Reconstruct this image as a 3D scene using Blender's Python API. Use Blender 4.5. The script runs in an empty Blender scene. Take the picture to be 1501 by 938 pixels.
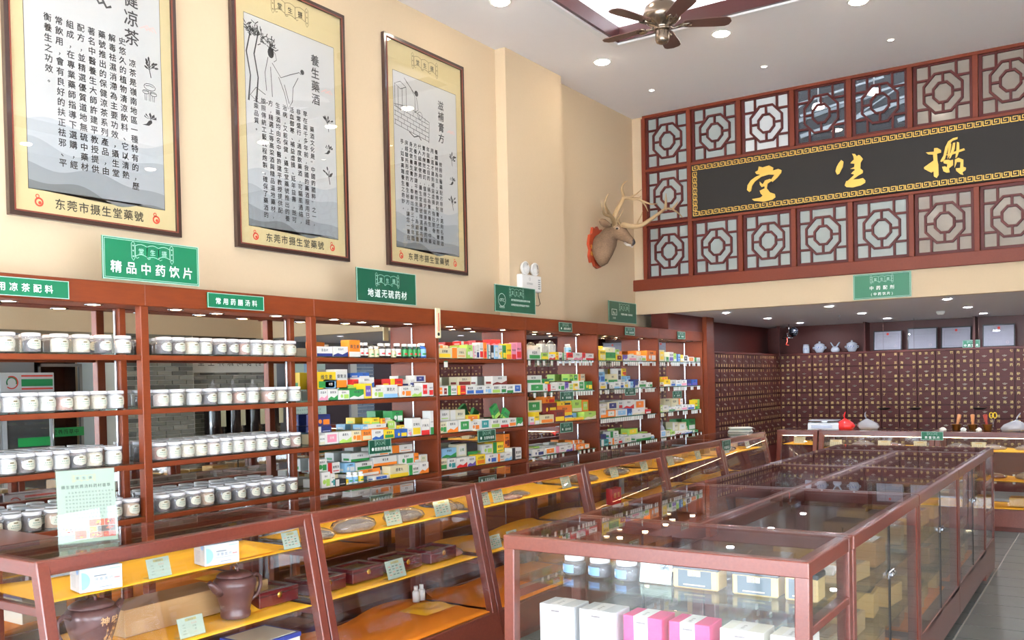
import bpy, math, random
from mathutils import Vector, Matrix
random.seed(7)
PI = math.pi
SC = bpy.context.scene
COL = SC.collection

# ---------------------------------------------------------------- camera
cam_data = bpy.data.cameras.new('camera')
cam_data.sensor_width = 36.0
cam_data.lens = 1344.84 / 1501 * 36
cam_data.shift_y = (581.708 - 469.0) / 1501
cam_data.clip_start = 0.05
cam = bpy.data.objects.new('camera', cam_data)
COL.objects.link(cam)
_y, _p, _r = math.radians(33.6297), math.radians(-1.00126), math.radians(-1.21997)
_f = Vector((-math.sin(_y) * math.cos(_p), math.cos(_y) * math.cos(_p), math.sin(_p)))
_rt = Vector((math.cos(_y), math.sin(_y), 0))
_up = _rt.cross(_f)
_rt2 = _rt * math.cos(_r) + _up * math.sin(_r)
_up2 = -_rt * math.sin(_r) + _up * math.cos(_r)
cam.matrix_world = Matrix(((_rt2.x, _up2.x, -_f.x, 0), (_rt2.y, _up2.y, -_f.y, 0), (_rt2.z, _up2.z, -_f.z, 1.64), (0, 0, 0, 1)))
SC.camera = cam

# ---------------------------------------------------------------- world, exposure, daylight
world = bpy.data.worlds.new('overcast_sky')
SC.world = world
world.use_nodes = True
wn = world.node_tree.nodes
wn['Background'].inputs[0].default_value = (0.76, 0.88, 1.0, 1)
wn['Background'].inputs[1].default_value = 6.6
SC.view_settings.view_transform = 'Standard'
SC.view_settings.look = 'None'
SC.view_settings.gamma = 1
SC.view_settings.use_curve_mapping = False
SC.view_settings.exposure = 1.2
SC.cycles.use_denoising = True
SC.cycles.transparent_max_bounces = 40
SC.cycles.max_bounces = 10
SC.cycles.glossy_bounces = 6
SC.cycles.diffuse_bounces = 4
SC.cycles.caustics_reflective = True
SC.cycles.caustics_refractive = False
SC.cycles.sample_clamp_indirect = 4
sun = bpy.data.lights.new('sun', 'SUN'); sun.energy = 42; sun.angle = .009; sun.color = (.97, .98, 1)
so = bpy.data.objects.new('sun', sun); COL.objects.link(so)
so.rotation_euler = (math.radians(-34), 0, 0)          # high sun behind the building: lights only the pavement outside
pl = bpy.data.lights.new('daylight_portal', 'AREA')
pl.shape = 'RECTANGLE'
pl.size = 6.4
pl.size_y = 2.9
pl.cycles.is_portal = True
po = bpy.data.objects.new('daylight_portal', pl)
COL.objects.link(po)
po.location = (-1.35, -2.45, 1.45)
po.rotation_euler = (PI / 2, 0, 0)

po2 = bpy.data.objects.new('side_daylight_portal', bpy.data.lights.new('side_daylight_portal', 'AREA')); COL.objects.link(po2)  # portal of the added side opening that brings in extra daylight
q2 = po2.data; q2.shape = 'RECTANGLE'; q2.size = 4.6; q2.size_y = 2.7; q2.cycles.is_portal = True
po2.location = (2.70, .35, 1.45); po2.rotation_euler = (PI / 2, 0, PI / 2)

L_MAIN, L_SPOT, L_LOW, L_LED = 36.0, 38.0, 370.0, 10.0

# ---------------------------------------------------------------- materials
MATS = {}
def newmat(name):
    m = bpy.data.materials.new(name); m.use_nodes = True
    m.node_tree.nodes.clear()
    MATS[name] = m
    return m, m.node_tree.nodes, m.node_tree.links
def out(n, l, sh):
    o = n.new('ShaderNodeOutputMaterial'); l.new(sh, o.inputs[0])
def srgb(h):
    h = h.lstrip('#')
    c = [int(h[i:i + 2], 16) / 255 for i in (0, 2, 4)]
    return tuple(((x + .055) / 1.055) ** 2.4 if x > .04045 else x / 12.92 for x in c) + (1,)
def mat(name, col, rough=.5, metal=0, coat=0, var=0, vscale=12, bump=0, trans=0):
    if name in MATS: return MATS[name]
    m, n, l = newmat(name)
    b = n.new('ShaderNodeBsdfPrincipled')
    c = srgb(col) if isinstance(col, str) else col
    b.inputs['Base Color'].default_value = c
    b.inputs['Roughness'].default_value = rough
    b.inputs['Metallic'].default_value = metal
    b.inputs['Coat Weight'].default_value = coat
    b.inputs['Coat Roughness'].default_value = .06
    if var or bump:
        t = n.new('ShaderNodeTexCoord'); z = n.new('ShaderNodeTexNoise')
        z.inputs['Scale'].default_value = vscale; z.inputs['Detail'].default_value = 4
        l.new(t.outputs['Object'], z.inputs['Vector'])
        if var:
            r = n.new('ShaderNodeMix'); r.data_type = 'RGBA'
            r.inputs[6].default_value = tuple(max(0, x * (1 - var)) for x in c[:3]) + (1,)
            r.inputs[7].default_value = tuple(min(1, x * (1 + var)) for x in c[:3]) + (1,)
            l.new(z.outputs['Fac'], r.inputs[0]); l.new(r.outputs[2], b.inputs['Base Color'])
        if bump:
            bp = n.new('ShaderNodeBump'); bp.inputs['Strength'].default_value = bump; bp.inputs['Distance'].default_value = .01
            l.new(z.outputs['Fac'], bp.inputs['Height']); l.new(bp.outputs[0], b.inputs['Normal'])
    out(n, l, b.outputs[0])
    return m
def wood(name, c1, c2, rough=.35, scale=3.0, coat=.4):
    m, n, l = newmat(name)
    b = n.new('ShaderNodeBsdfPrincipled'); t = n.new('ShaderNodeTexCoord'); mp = n.new('ShaderNodeMapping')
    mp.inputs['Scale'].default_value = (scale * 6, scale * .7, scale * 6)
    z = n.new('ShaderNodeTexNoise'); z.inputs['Scale'].default_value = 4; z.inputs['Detail'].default_value = 6; z.inputs['Roughness'].default_value = .65
    z2 = n.new('ShaderNodeTexNoise'); z2.inputs['Scale'].default_value = 1.3
    r = n.new('ShaderNodeValToRGB')
    r.color_ramp.elements[0].position = .3; r.color_ramp.elements[0].color = srgb(c1)
    r.color_ramp.elements[1].position = .7; r.color_ramp.elements[1].color = srgb(c2)
    l.new(t.outputs['Object'], mp.inputs['Vector']); l.new(mp.outputs[0], z.inputs['Vector']); l.new(t.outputs['Object'], z2.inputs['Vector'])
    mx = n.new('ShaderNodeMath'); mx.operation = 'ADD'; s = n.new('ShaderNodeMath'); s.operation = 'MULTIPLY'; s.inputs[1].default_value = .5
    l.new(z.outputs['Fac'], mx.inputs[0]); l.new(z2.outputs['Fac'], mx.inputs[1]); l.new(mx.outputs[0], s.inputs[0]); l.new(s.outputs[0], r.inputs[0])
    l.new(r.outputs[0], b.inputs['Base Color'])
    b.inputs['Specular IOR Level'].default_value = .35 if coat < .1 else .5
    b.inputs['Roughness'].default_value = rough; b.inputs['Coat Weight'].default_value = coat; b.inputs['Coat Roughness'].default_value = .18
    out(n, l, b.outputs[0])
    return m
def glass(name, tint=(1, 1, 1, 1), refl=1.0, haze=0.0, hazecol=(1, 1, 1, 1), rough=0.0):
    m, n, l = newmat(name)
    tr = n.new('ShaderNodeBsdfTransparent'); tr.inputs[0].default_value = tint
    g = n.new('ShaderNodeBsdfGlossy'); g.inputs['Roughness'].default_value = rough
    lw = n.new('ShaderNodeLayerWeight'); lw.inputs[0].default_value = .5
    p = n.new('ShaderNodeMath'); p.operation = 'POWER'; p.inputs[1].default_value = 5
    ma = n.new('ShaderNodeMath'); ma.operation = 'MULTIPLY_ADD'; ma.inputs[1].default_value = .95 * refl; ma.inputs[2].default_value = .035 * refl
    l.new(lw.outputs['Facing'], p.inputs[0]); l.new(p.outputs[0], ma.inputs[0])
    mx = n.new('ShaderNodeMixShader')
    l.new(ma.outputs[0], mx.inputs[0])
    base = tr.outputs[0]
    if haze:
        d = n.new('ShaderNodeBsdfDiffuse'); d.inputs[0].default_value = hazecol
        m2 = n.new('ShaderNodeMixShader'); m2.inputs[0].default_value = haze
        l.new(tr.outputs[0], m2.inputs[1]); l.new(d.outputs[0], m2.inputs[2]); base = m2.outputs[0]
    l.new(base, mx.inputs[1]); l.new(g.outputs[0], mx.inputs[2])
    out(n, l, mx.outputs[0])
    return m
def emit(name, col, s):
    m, n, l = newmat(name)
    e = n.new('ShaderNodeEmission'); e.inputs[0].default_value = srgb(col) if isinstance(col, str) else col; e.inputs[1].default_value = s
    out(n, l, e.outputs[0]); return m

W_CAB = wood('red_rosewood', '#66270d', '#7c3610', .5, 3, .06)
W_CASE = wood('case_rosewood', '#5c251b', '#783a2b', .32, 3, .4)
W_DARK = wood('dark_rosewood', '#461a15', '#5a251c', .45, 3, .08)
W_LAT = wood('lattice_wood', '#64240f', '#753016', .5, 3, .05)
W_LATIN = wood('lattice_inner_wood', '#48100c', '#571812', .5, 3, .05)
GLASS = glass('clear_glass')
GLASS_G = glass('shelf_glass', (.93, .98, .95, 1))
JARP = glass('jar_plastic', (.97, .97, .98, 1), 1.3, .16, (.95, .93, .95, 1), .08)
BAGP = glass('bag_plastic', (.95, .95, .95, 1), 2.0, .16, (.9, .9, .92, 1), .12)
MIRROR = mat('mirror_silver', (.80, .82, .82, 1), .0, 1)
CREAM = mat('cream_wall_paint', '#d2bb9b', .9, var=.02, vscale=40, bump=.05)
CEIL = mat('ceiling_paint', '#fbf7f7', .9, var=.01)
CEIL2 = mat('lower_ceiling_paint', '#ddd8da', .85)
WHITE = mat('white_plastic', '#f2f0ec', .4)
PAPER = mat('white_paper', '#dfded6', .7)
BLACK = mat('black_print', '#26221f', .7)
GREY = mat('grey_metal', '#9a9a9c', .3, .8)
CHROME = mat('chrome', '#b4b4b8', .2, 1)
GREEN = mat('sign_green', '#0a6c48', .4, coat=.12)
GREEN_D = mat('sign_green_dark', '#0d503a', .4, coat=.12)
SIGNW = mat('sign_white', '#eef3ee', .5)
SIGNB = mat('sign_border', '#a9cdbd', .5)
GOLD = mat('gold_leaf', '#e6bd5c', .4, .35)
BOARD = mat('board_black', '#18130f', .7, var=.15, vscale=60)
YCLOTH = mat('yellow_cloth', '#fdb822', .85, var=.08, vscale=6, bump=.25)
OCLOTH = mat('orange_cloth', '#f08a12', .85, var=.12, vscale=5, bump=.3)
SLATE = mat('slate_tile', '#5d6461', .28, var=.22, vscale=5, bump=.08)
GROUT = mat('grout', '#b2aea6', .9)
BRICKM = [mat('grey_brick', '#7c7b70', .85, var=.1), mat('dark_brick', '#5f5f57', .85, var=.1), mat('light_brick', '#8f8e82', .85, var=.1)]
MORTAR = mat('mortar', '#cfcdc2', .9)
KRAFT = mat('kraft_board', '#b08a5c', .8, var=.06)
TAN = mat('tan_board', '#c9a45e', .5)

PAL = dict(W='#dedcd6', C='#ddd1aa', E='#d9d2b4', G='#2e8b45', g='#a7cf5e', B='#2f5fae', b='#8fc0e2', R='#cf2a2a', O='#ee8326', Y='#f0cc2c', P='#e58fa6', K='#2e2c30', N='#2a3470', M='#7e2a24', V='#6d56a8', T='#2b8c8c')
CNAME = dict(W='white', C='cream', E='beige', G='green', g='light green', B='blue', b='pale blue', R='red', O='orange', Y='yellow', P='pink', K='black', N='navy', M='maroon', V='violet', T='teal')
PM = {k: mat('carton_' + CNAME[k].replace(' ', '_'), v, .42) for k, v in PAL.items()}

# ---------------------------------------------------------------- mesh builder
class MB:
    def __init__(s): s.v = []; s.f = []; s.m = []; s.sm = []
    def add(s, vs, fs, m=0, sm=False):
        o = len(s.v); s.v += [tuple(v) for v in vs]
        for f in fs: s.f.append([i + o for i in f]); s.m.append(m); s.sm.append(sm)
    def box(s, a, b, m=0):
        x0, y0, z0 = a; x1, y1, z1 = b
        if x0 > x1: x0, x1 = x1, x0
        if y0 > y1: y0, y1 = y1, y0
        if z0 > z1: z0, z1 = z1, z0
        s.add([(x0, y0, z0), (x1, y0, z0), (x1, y1, z0), (x0, y1, z0), (x0, y0, z1), (x1, y0, z1), (x1, y1, z1), (x0, y1, z1)],
              [(0, 3, 2, 1), (4, 5, 6, 7), (0, 1, 5, 4), (1, 2, 6, 5), (2, 3, 7, 6), (3, 0, 4, 7)], m)
    def cbox(s, a, b, c=.004, m=0):
        lo = Vector(a); hi = Vector(b); ce = (lo + hi) / 2; h = (hi - lo) / 2
        h = Vector((abs(h.x), abs(h.y), abs(h.z))); c = min(c, h.x * .9, h.y * .9, h.z * .9)
        s._cb(lambda v: ce + v, h, c, m)
    def _cb(s, tf, h, c, m):
        idx = {}; vs = []
        for sx in (-1, 1):
            for sy in (-1, 1):
                for sz in (-1, 1):
                    for ax in range(3):
                        v = [sx * (h.x - c), sy * (h.y - c), sz * (h.z - c)]
                        v[ax] = (sx, sy, sz)[ax] * h[ax]
                        idx[(sx, sy, sz, ax)] = len(vs); vs.append(tf(Vector(v)))
        fs = []
        for ax in range(3):
            a1, a2 = (ax + 1) % 3, (ax + 2) % 3
            for sg in (-1, 1):
                q = []
                for (p, r) in ((-1, -1), (1, -1), (1, 1), (-1, 1)):
                    k = [0, 0, 0]; k[ax] = sg; k[a1] = p; k[a2] = r; q.append(idx[(k[0], k[1], k[2], ax)])
                fs.append(q if sg > 0 else q[::-1])
        for ax in range(3):
            a1, a2 = (ax + 1) % 3, (ax + 2) % 3
            for p in (-1, 1):
                for r in (-1, 1):
                    k = [0, 0, 0]; k[a1] = p; k[a2] = r
                    k0 = k[:]; k0[ax] = -1; k1 = k[:]; k1[ax] = 1
                    q = [idx[(*k0, a1)], idx[(*k1, a1)], idx[(*k1, a2)], idx[(*k0, a2)]]
                    fs.append(q if p * r < 0 else q[::-1])
        for sx in (-1, 1):
            for sy in (-1, 1):
                for sz in (-1, 1):
                    q = [idx[(sx, sy, sz, k)] for k in range(3)]
                    fs.append(q if sx * sy * sz > 0 else q[::-1])
        s.add(vs, fs, m)
    def bar(s, p0, p1, w, h, up=(0, 0, 1), m=0, c=.004):
        p0 = Vector(p0); p1 = Vector(p1); d = p1 - p0; L = d.length; d.normalize()
        u = Vector(up); u = (u - d * u.dot(d)).normalized(); r = d.cross(u); ce = (p0 + p1) / 2
        s._cb(lambda v: ce + d * v.x + r * v.y + u * v.z, Vector((L / 2, w / 2, h / 2)), min(c, w * .3, h * .3), m)
    def obox(s, ce, size, R, m=0):
        ce = Vector(ce); hx, hy, hz = [k / 2 for k in size]
        vs = [ce + R @ Vector(v) for v in ((-hx, -hy, -hz), (hx, -hy, -hz), (hx, hy, -hz), (-hx, hy, -hz), (-hx, -hy, hz), (hx, -hy, hz), (hx, hy, hz), (-hx, hy, hz))]
        s.add(vs, [(0, 3, 2, 1), (4, 5, 6, 7), (0, 1, 5, 4), (1, 2, 6, 5), (2, 3, 7, 6), (3, 0, 4, 7)], m)
    def loft(s, rings, m=0, caps=True, sm=True):
        n = len(rings[0]); o = len(s.v)
        for r in rings: s.v += [tuple(p) for p in r]
        for i in range(len(rings) - 1):
            for j in range(n):
                k = (j + 1) % n
                s.f.append([o + i * n + j, o + i * n + k, o + (i + 1) * n + k, o + (i + 1) * n + j]); s.m.append(m); s.sm.append(sm)
        if caps:
            s.f.append([o + j for j in range(n)][::-1]); s.m.append(m); s.sm.append(False)
            s.f.append([o + (len(rings) - 1) * n + j for j in range(n)]); s.m.append(m); s.sm.append(False)
    def lathe(s, prof, n=20, m=0, ce=(0, 0, 0), caps=True, axis='z', sm=True):
        cx, cy, cz = ce
        def P(r, z, a):
            if axis == 'z': return (cx + r * math.cos(a), cy + r * math.sin(a), cz + z)
            if axis == 'x': return (cx + z, cy + r * math.cos(a), cz + r * math.sin(a))
            return (cx + r * math.sin(a), cy + z, cz + r * math.cos(a))
        s.loft([[P(max(r, 1e-4), z, 2 * PI * j / n) for j in range(n)] for r, z in prof], m, caps, sm)
    def tube(s, pts, rad, n=8, m=0, caps=True, flat=1.0):
        pts = [Vector(p) for p in pts]
        if not hasattr(rad, '__len__'): rad = [rad] * len(pts)
        rings = []; prev = None
        for i, p in enumerate(pts):
            d = (pts[min(i + 1, len(pts) - 1)] - pts[max(i - 1, 0)]).normalized()
            if prev is None:
                u = Vector((0, 0, 1)) if abs(d.z) < .9 else Vector((1, 0, 0))
            else: u = prev
            u = (u - d * u.dot(d)).normalized(); prev = u; r = d.cross(u)
            rings.append([p + (r * math.cos(2 * PI * j / n) + u * math.sin(2 * PI * j / n) * flat) * rad[i] for j in range(n)])
        s.loft(rings, m, caps)
    def cyl(s, p0, p1, r, n=12, m=0, r1=None):
        s.tube([p0, p1], [r, r if r1 is None else r1], n, m)
    def prism(s, pts, d, m=0):
        """pts: list of 3D points of one face, d: extrusion vector"""
        d = Vector(d); a = [Vector(p) for p in pts]; n = len(a)
        s.add(a + [p + d for p in a], [list(range(n))[::-1], [n + i for i in range(n)]] + [[i, (i + 1) % n, n + (i + 1) % n, n + i] for i in range(n)], m)
    def mesh(s, name, mats):
        me = bpy.data.meshes.new(name)
        me.from_pydata(s.v, [], s.f)
        for k in mats: me.materials.append(k)
        me.polygons.foreach_set('material_index', s.m)
        me.polygons.foreach_set('use_smooth', s.sm)
        me.update()
        return me
    def recalc(s):
        return s

def obj(name, mb, mats, parent=None, loc=None, rot=None, norm=False):
    if not isinstance(mats, (list, tuple)): mats = [mats]
    if isinstance(mb, MB): me = mb.mesh(name, mats)
    else: me = mb
    if norm:
        import bmesh
        b = bmesh.new(); b.from_mesh(me); bmesh.ops.recalc_face_normals(b, faces=b.faces); b.to_mesh(me); b.free()
    o = bpy.data.objects.new(name, me); COL.objects.link(o)
    if parent: o.parent = parent
    if loc: o.location = loc
    if rot: o.rotation_euler = rot
    return o
def tag(o, label, cat, group=None, kind=None):
    if label: o['label'] = label
    if cat: o['category'] = cat
    if group: o['group'] = group
    if kind: o['kind'] = kind
    return o
def thing(name, label, cat, loc=(0, 0, 0), rz=0, group=None):
    o = bpy.data.objects.new(name, None); COL.objects.link(o)
    o.location = loc; o.rotation_euler = (0, 0, rz); o.empty_display_size = .05
    return tag(o, label, cat, group)
def struct(name, mb, mats, loc=None):
    o = obj(name, mb, mats, None, loc); o['kind'] = 'structure'; return o
KIDS = {}
def copy_tree(o, parent=None):
    c = o.copy(); COL.objects.link(c)
    if parent: c.parent = parent
    for ch in list(o.children):
        copy_tree(ch, c)
    return c

# planes for flat print: u right, v up, w outwards
class PL:
    def __init__(s, o, r, u): s.o = Vector(o); s.r = Vector(r); s.u = Vector(u); s.n = s.r.cross(s.u)
    def __call__(s, a, b, w=0): return s.o + s.r * a + s.u * b + s.n * w
FX = lambda o=(0, 0, 0): PL(o, (0, 1, 0), (0, 0, 1))      # faces +x
FY = lambda o=(0, 0, 0): PL(o, (1, 0, 0), (0, 0, 1))      # faces -y
def pbox(mb, p, u0, v0, u1, v1, w0, w1, m=0):
    mb.add([p(u0, v0, w0), p(u1, v0, w0), p(u1, v1, w0), p(u0, v1, w0), p(u0, v0, w1), p(u1, v0, w1), p(u1, v1, w1), p(u0, v1, w1)],
           [(0, 3, 2, 1), (4, 5, 6, 7), (0, 1, 5, 4), (1, 2, 6, 5), (2, 3, 7, 6), (3, 0, 4, 7)], m)
def pquad(mb, p, u0, v0, u1, v1, w, m=0):
    mb.add([p(u0, v0, w), p(u1, v0, w), p(u1, v1, w), p(u0, v1, w)], [(0, 1, 2, 3)], m)
def ppoly(mb, p, pts, w, m=0):
    mb.add([p(a, b, w) for a, b in pts], [list(range(len(pts)))], m)
def ribbon(mb, p, pts, wd, w, m=0):
    ws = wd if hasattr(wd, '__len__') else [wd] * len(pts)
    vs = []
    for i, (a, b) in enumerate(pts):
        a0, b0 = pts[max(i - 1, 0)]; a1, b1 = pts[min(i + 1, len(pts) - 1)]
        dx, dy = a1 - a0, b1 - b0; L = math.hypot(dx, dy) or 1; nx, ny = -dy / L * ws[i] / 2, dx / L * ws[i] / 2
        vs += [p(a - nx, b - ny, w), p(a + nx, b + ny, w)]
    mb.add(vs, [(2 * i, 2 * i + 2, 2 * i + 3, 2 * i + 1) for i in range(len(pts) - 1)], m)
def disc(mb, p, a, b, r, w, m=0, n=12, ry=None):
    ry = ry or r
    mb.add([p(a + r * math.cos(2 * PI * k / n), b + ry * math.sin(2 * PI * k / n), w) for k in range(n)], [list(range(n))], m)
def ring(mb, p, a, b, r, wd, w, m=0, n=20, a0=0, a1=2 * PI):
    ribbon(mb, p, [(a + r * math.cos(a0 + (a1 - a0) * k / n), b + r * math.sin(a0 + (a1 - a0) * k / n)) for k in range(n + 1)], wd, w, m)
GLY = {}
def glyph(ch, off=0.0):
    k = (ch, off)
    if k not in GLY:
        cu = bpy.data.curves.new('glyph', 'FONT'); cu.body = ch; cu.resolution_u = 1; cu.offset = off
        o = bpy.data.objects.new('glyph', cu)
        me = bpy.data.meshes.new_from_object(o)
        GLY[k] = ([(v.co.x, v.co.y) for v in me.vertices], [list(q.vertices) for q in me.polygons])
        xs = [v[0] for v in GLY[k][0]] or [0]
        GLY[k] += (min(xs), max(xs))
        bpy.data.objects.remove(o); bpy.data.curves.remove(cu); bpy.data.meshes.remove(me)
    return GLY[k]
def text(mb, p, s, u, v, size, w=.0006, m=0, pitch=1.0, vert=False, off=0.0, center=True, sx=1.0):
    """Horizontal: centred on u, baseline box bottom at v. Vertical: column centre u, top v."""
    if off > .009:
        q_ = off * size
        for k_, (dx_, dy_) in enumerate(((q_, 0), (-q_, 0), (0, q_), (0, -q_))):
            text(mb, PL(p(dx_, dy_, 0), p.r, p.u), s, u, v, size, w + .00008 * (k_ + 1), m, pitch, vert, 0, center, sx)
    off = 0
    adv = []
    for ch in s:
        adv.append(1.0 if ord(ch) > 255 else (.62 if ch != ' ' else .4))
    if vert:
        y = v
        for ch in s:
            y -= size * pitch
            if ch == ' ': continue
            vs, fs, a, b = glyph(ch, off)
            dx = .25 if ch in '，。、' else 0
            mb.add([p(u + (x - .5 + dx) * size * sx, y + (q + .1) * size, w) for x, q in vs], fs, m)
        return
    tot = sum(adv) * size * pitch * sx
    x0 = u - tot / 2 if center else u
    for ch, ad in zip(s, adv):
        if ch != ' ':
            vs, fs, a, b = glyph(ch, off)
            cx = x0 + ad * size * pitch * sx / 2; mid = .5 if ad == 1.0 else (a + b) / 2
            mb.add([p(cx + (x - mid) * size * sx, v + (q + .1) * size, w) for x, q in vs], fs, m)
        x0 += ad * size * pitch * sx
def emblem(mb, p, u, v, wd, w=.0006, ml=0, mt=0):
    """the shop's scroll: three waving panels between two rolled ends, one character on each"""
    pw = wd * .26; h = wd * .2; lw = wd * .012
    for k in range(3):
        a = u - 1.5 * pw + k * pw
        top = [(a + pw * t, v + h * .5 + h * .18 * math.sin(t * PI)) for t in (0, .25, .5, .75, 1)]
        bot = [(a + pw * t, v - h * .5 + h * .18 * math.sin(t * PI) - (h * .12 if k == 1 else 0)) for t in (0, .25, .5, .75, 1)]
        ribbon(mb, p, top, lw, w, ml); ribbon(mb, p, bot, lw, w, ml)
        ribbon(mb, p, [top[0], bot[0]], lw, w, ml); ribbon(mb, p, [top[-1], bot[-1]], lw, w, ml)
        ribbon(mb, p, [bot[0], (a + pw * .12, v - h * .72), (a + pw * .3, v - h * .6)], lw, w, ml)
        text(mb, p, '堂生摄'[k], a + pw / 2, v - h * .3, h * .62, w, mt, off=.012)
    for sgn in (-1, 1):
        a = u + sgn * (1.5 * pw + wd * .045)
        ribbon(mb, p, [(a - wd * .035, v - h * .7), (a - wd * .04, v + h * .7), (a, v + h * .9), (a + wd * .035, v + h * .7), (a + wd * .035, v - h * .7), (a, v - h * .95), (a - wd * .035, v - h * .7)], lw, w, ml)
        for q in (-.55, 0, .5): disc(mb, p, a, v + h * q, wd * .018, w, ml, 6)
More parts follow.
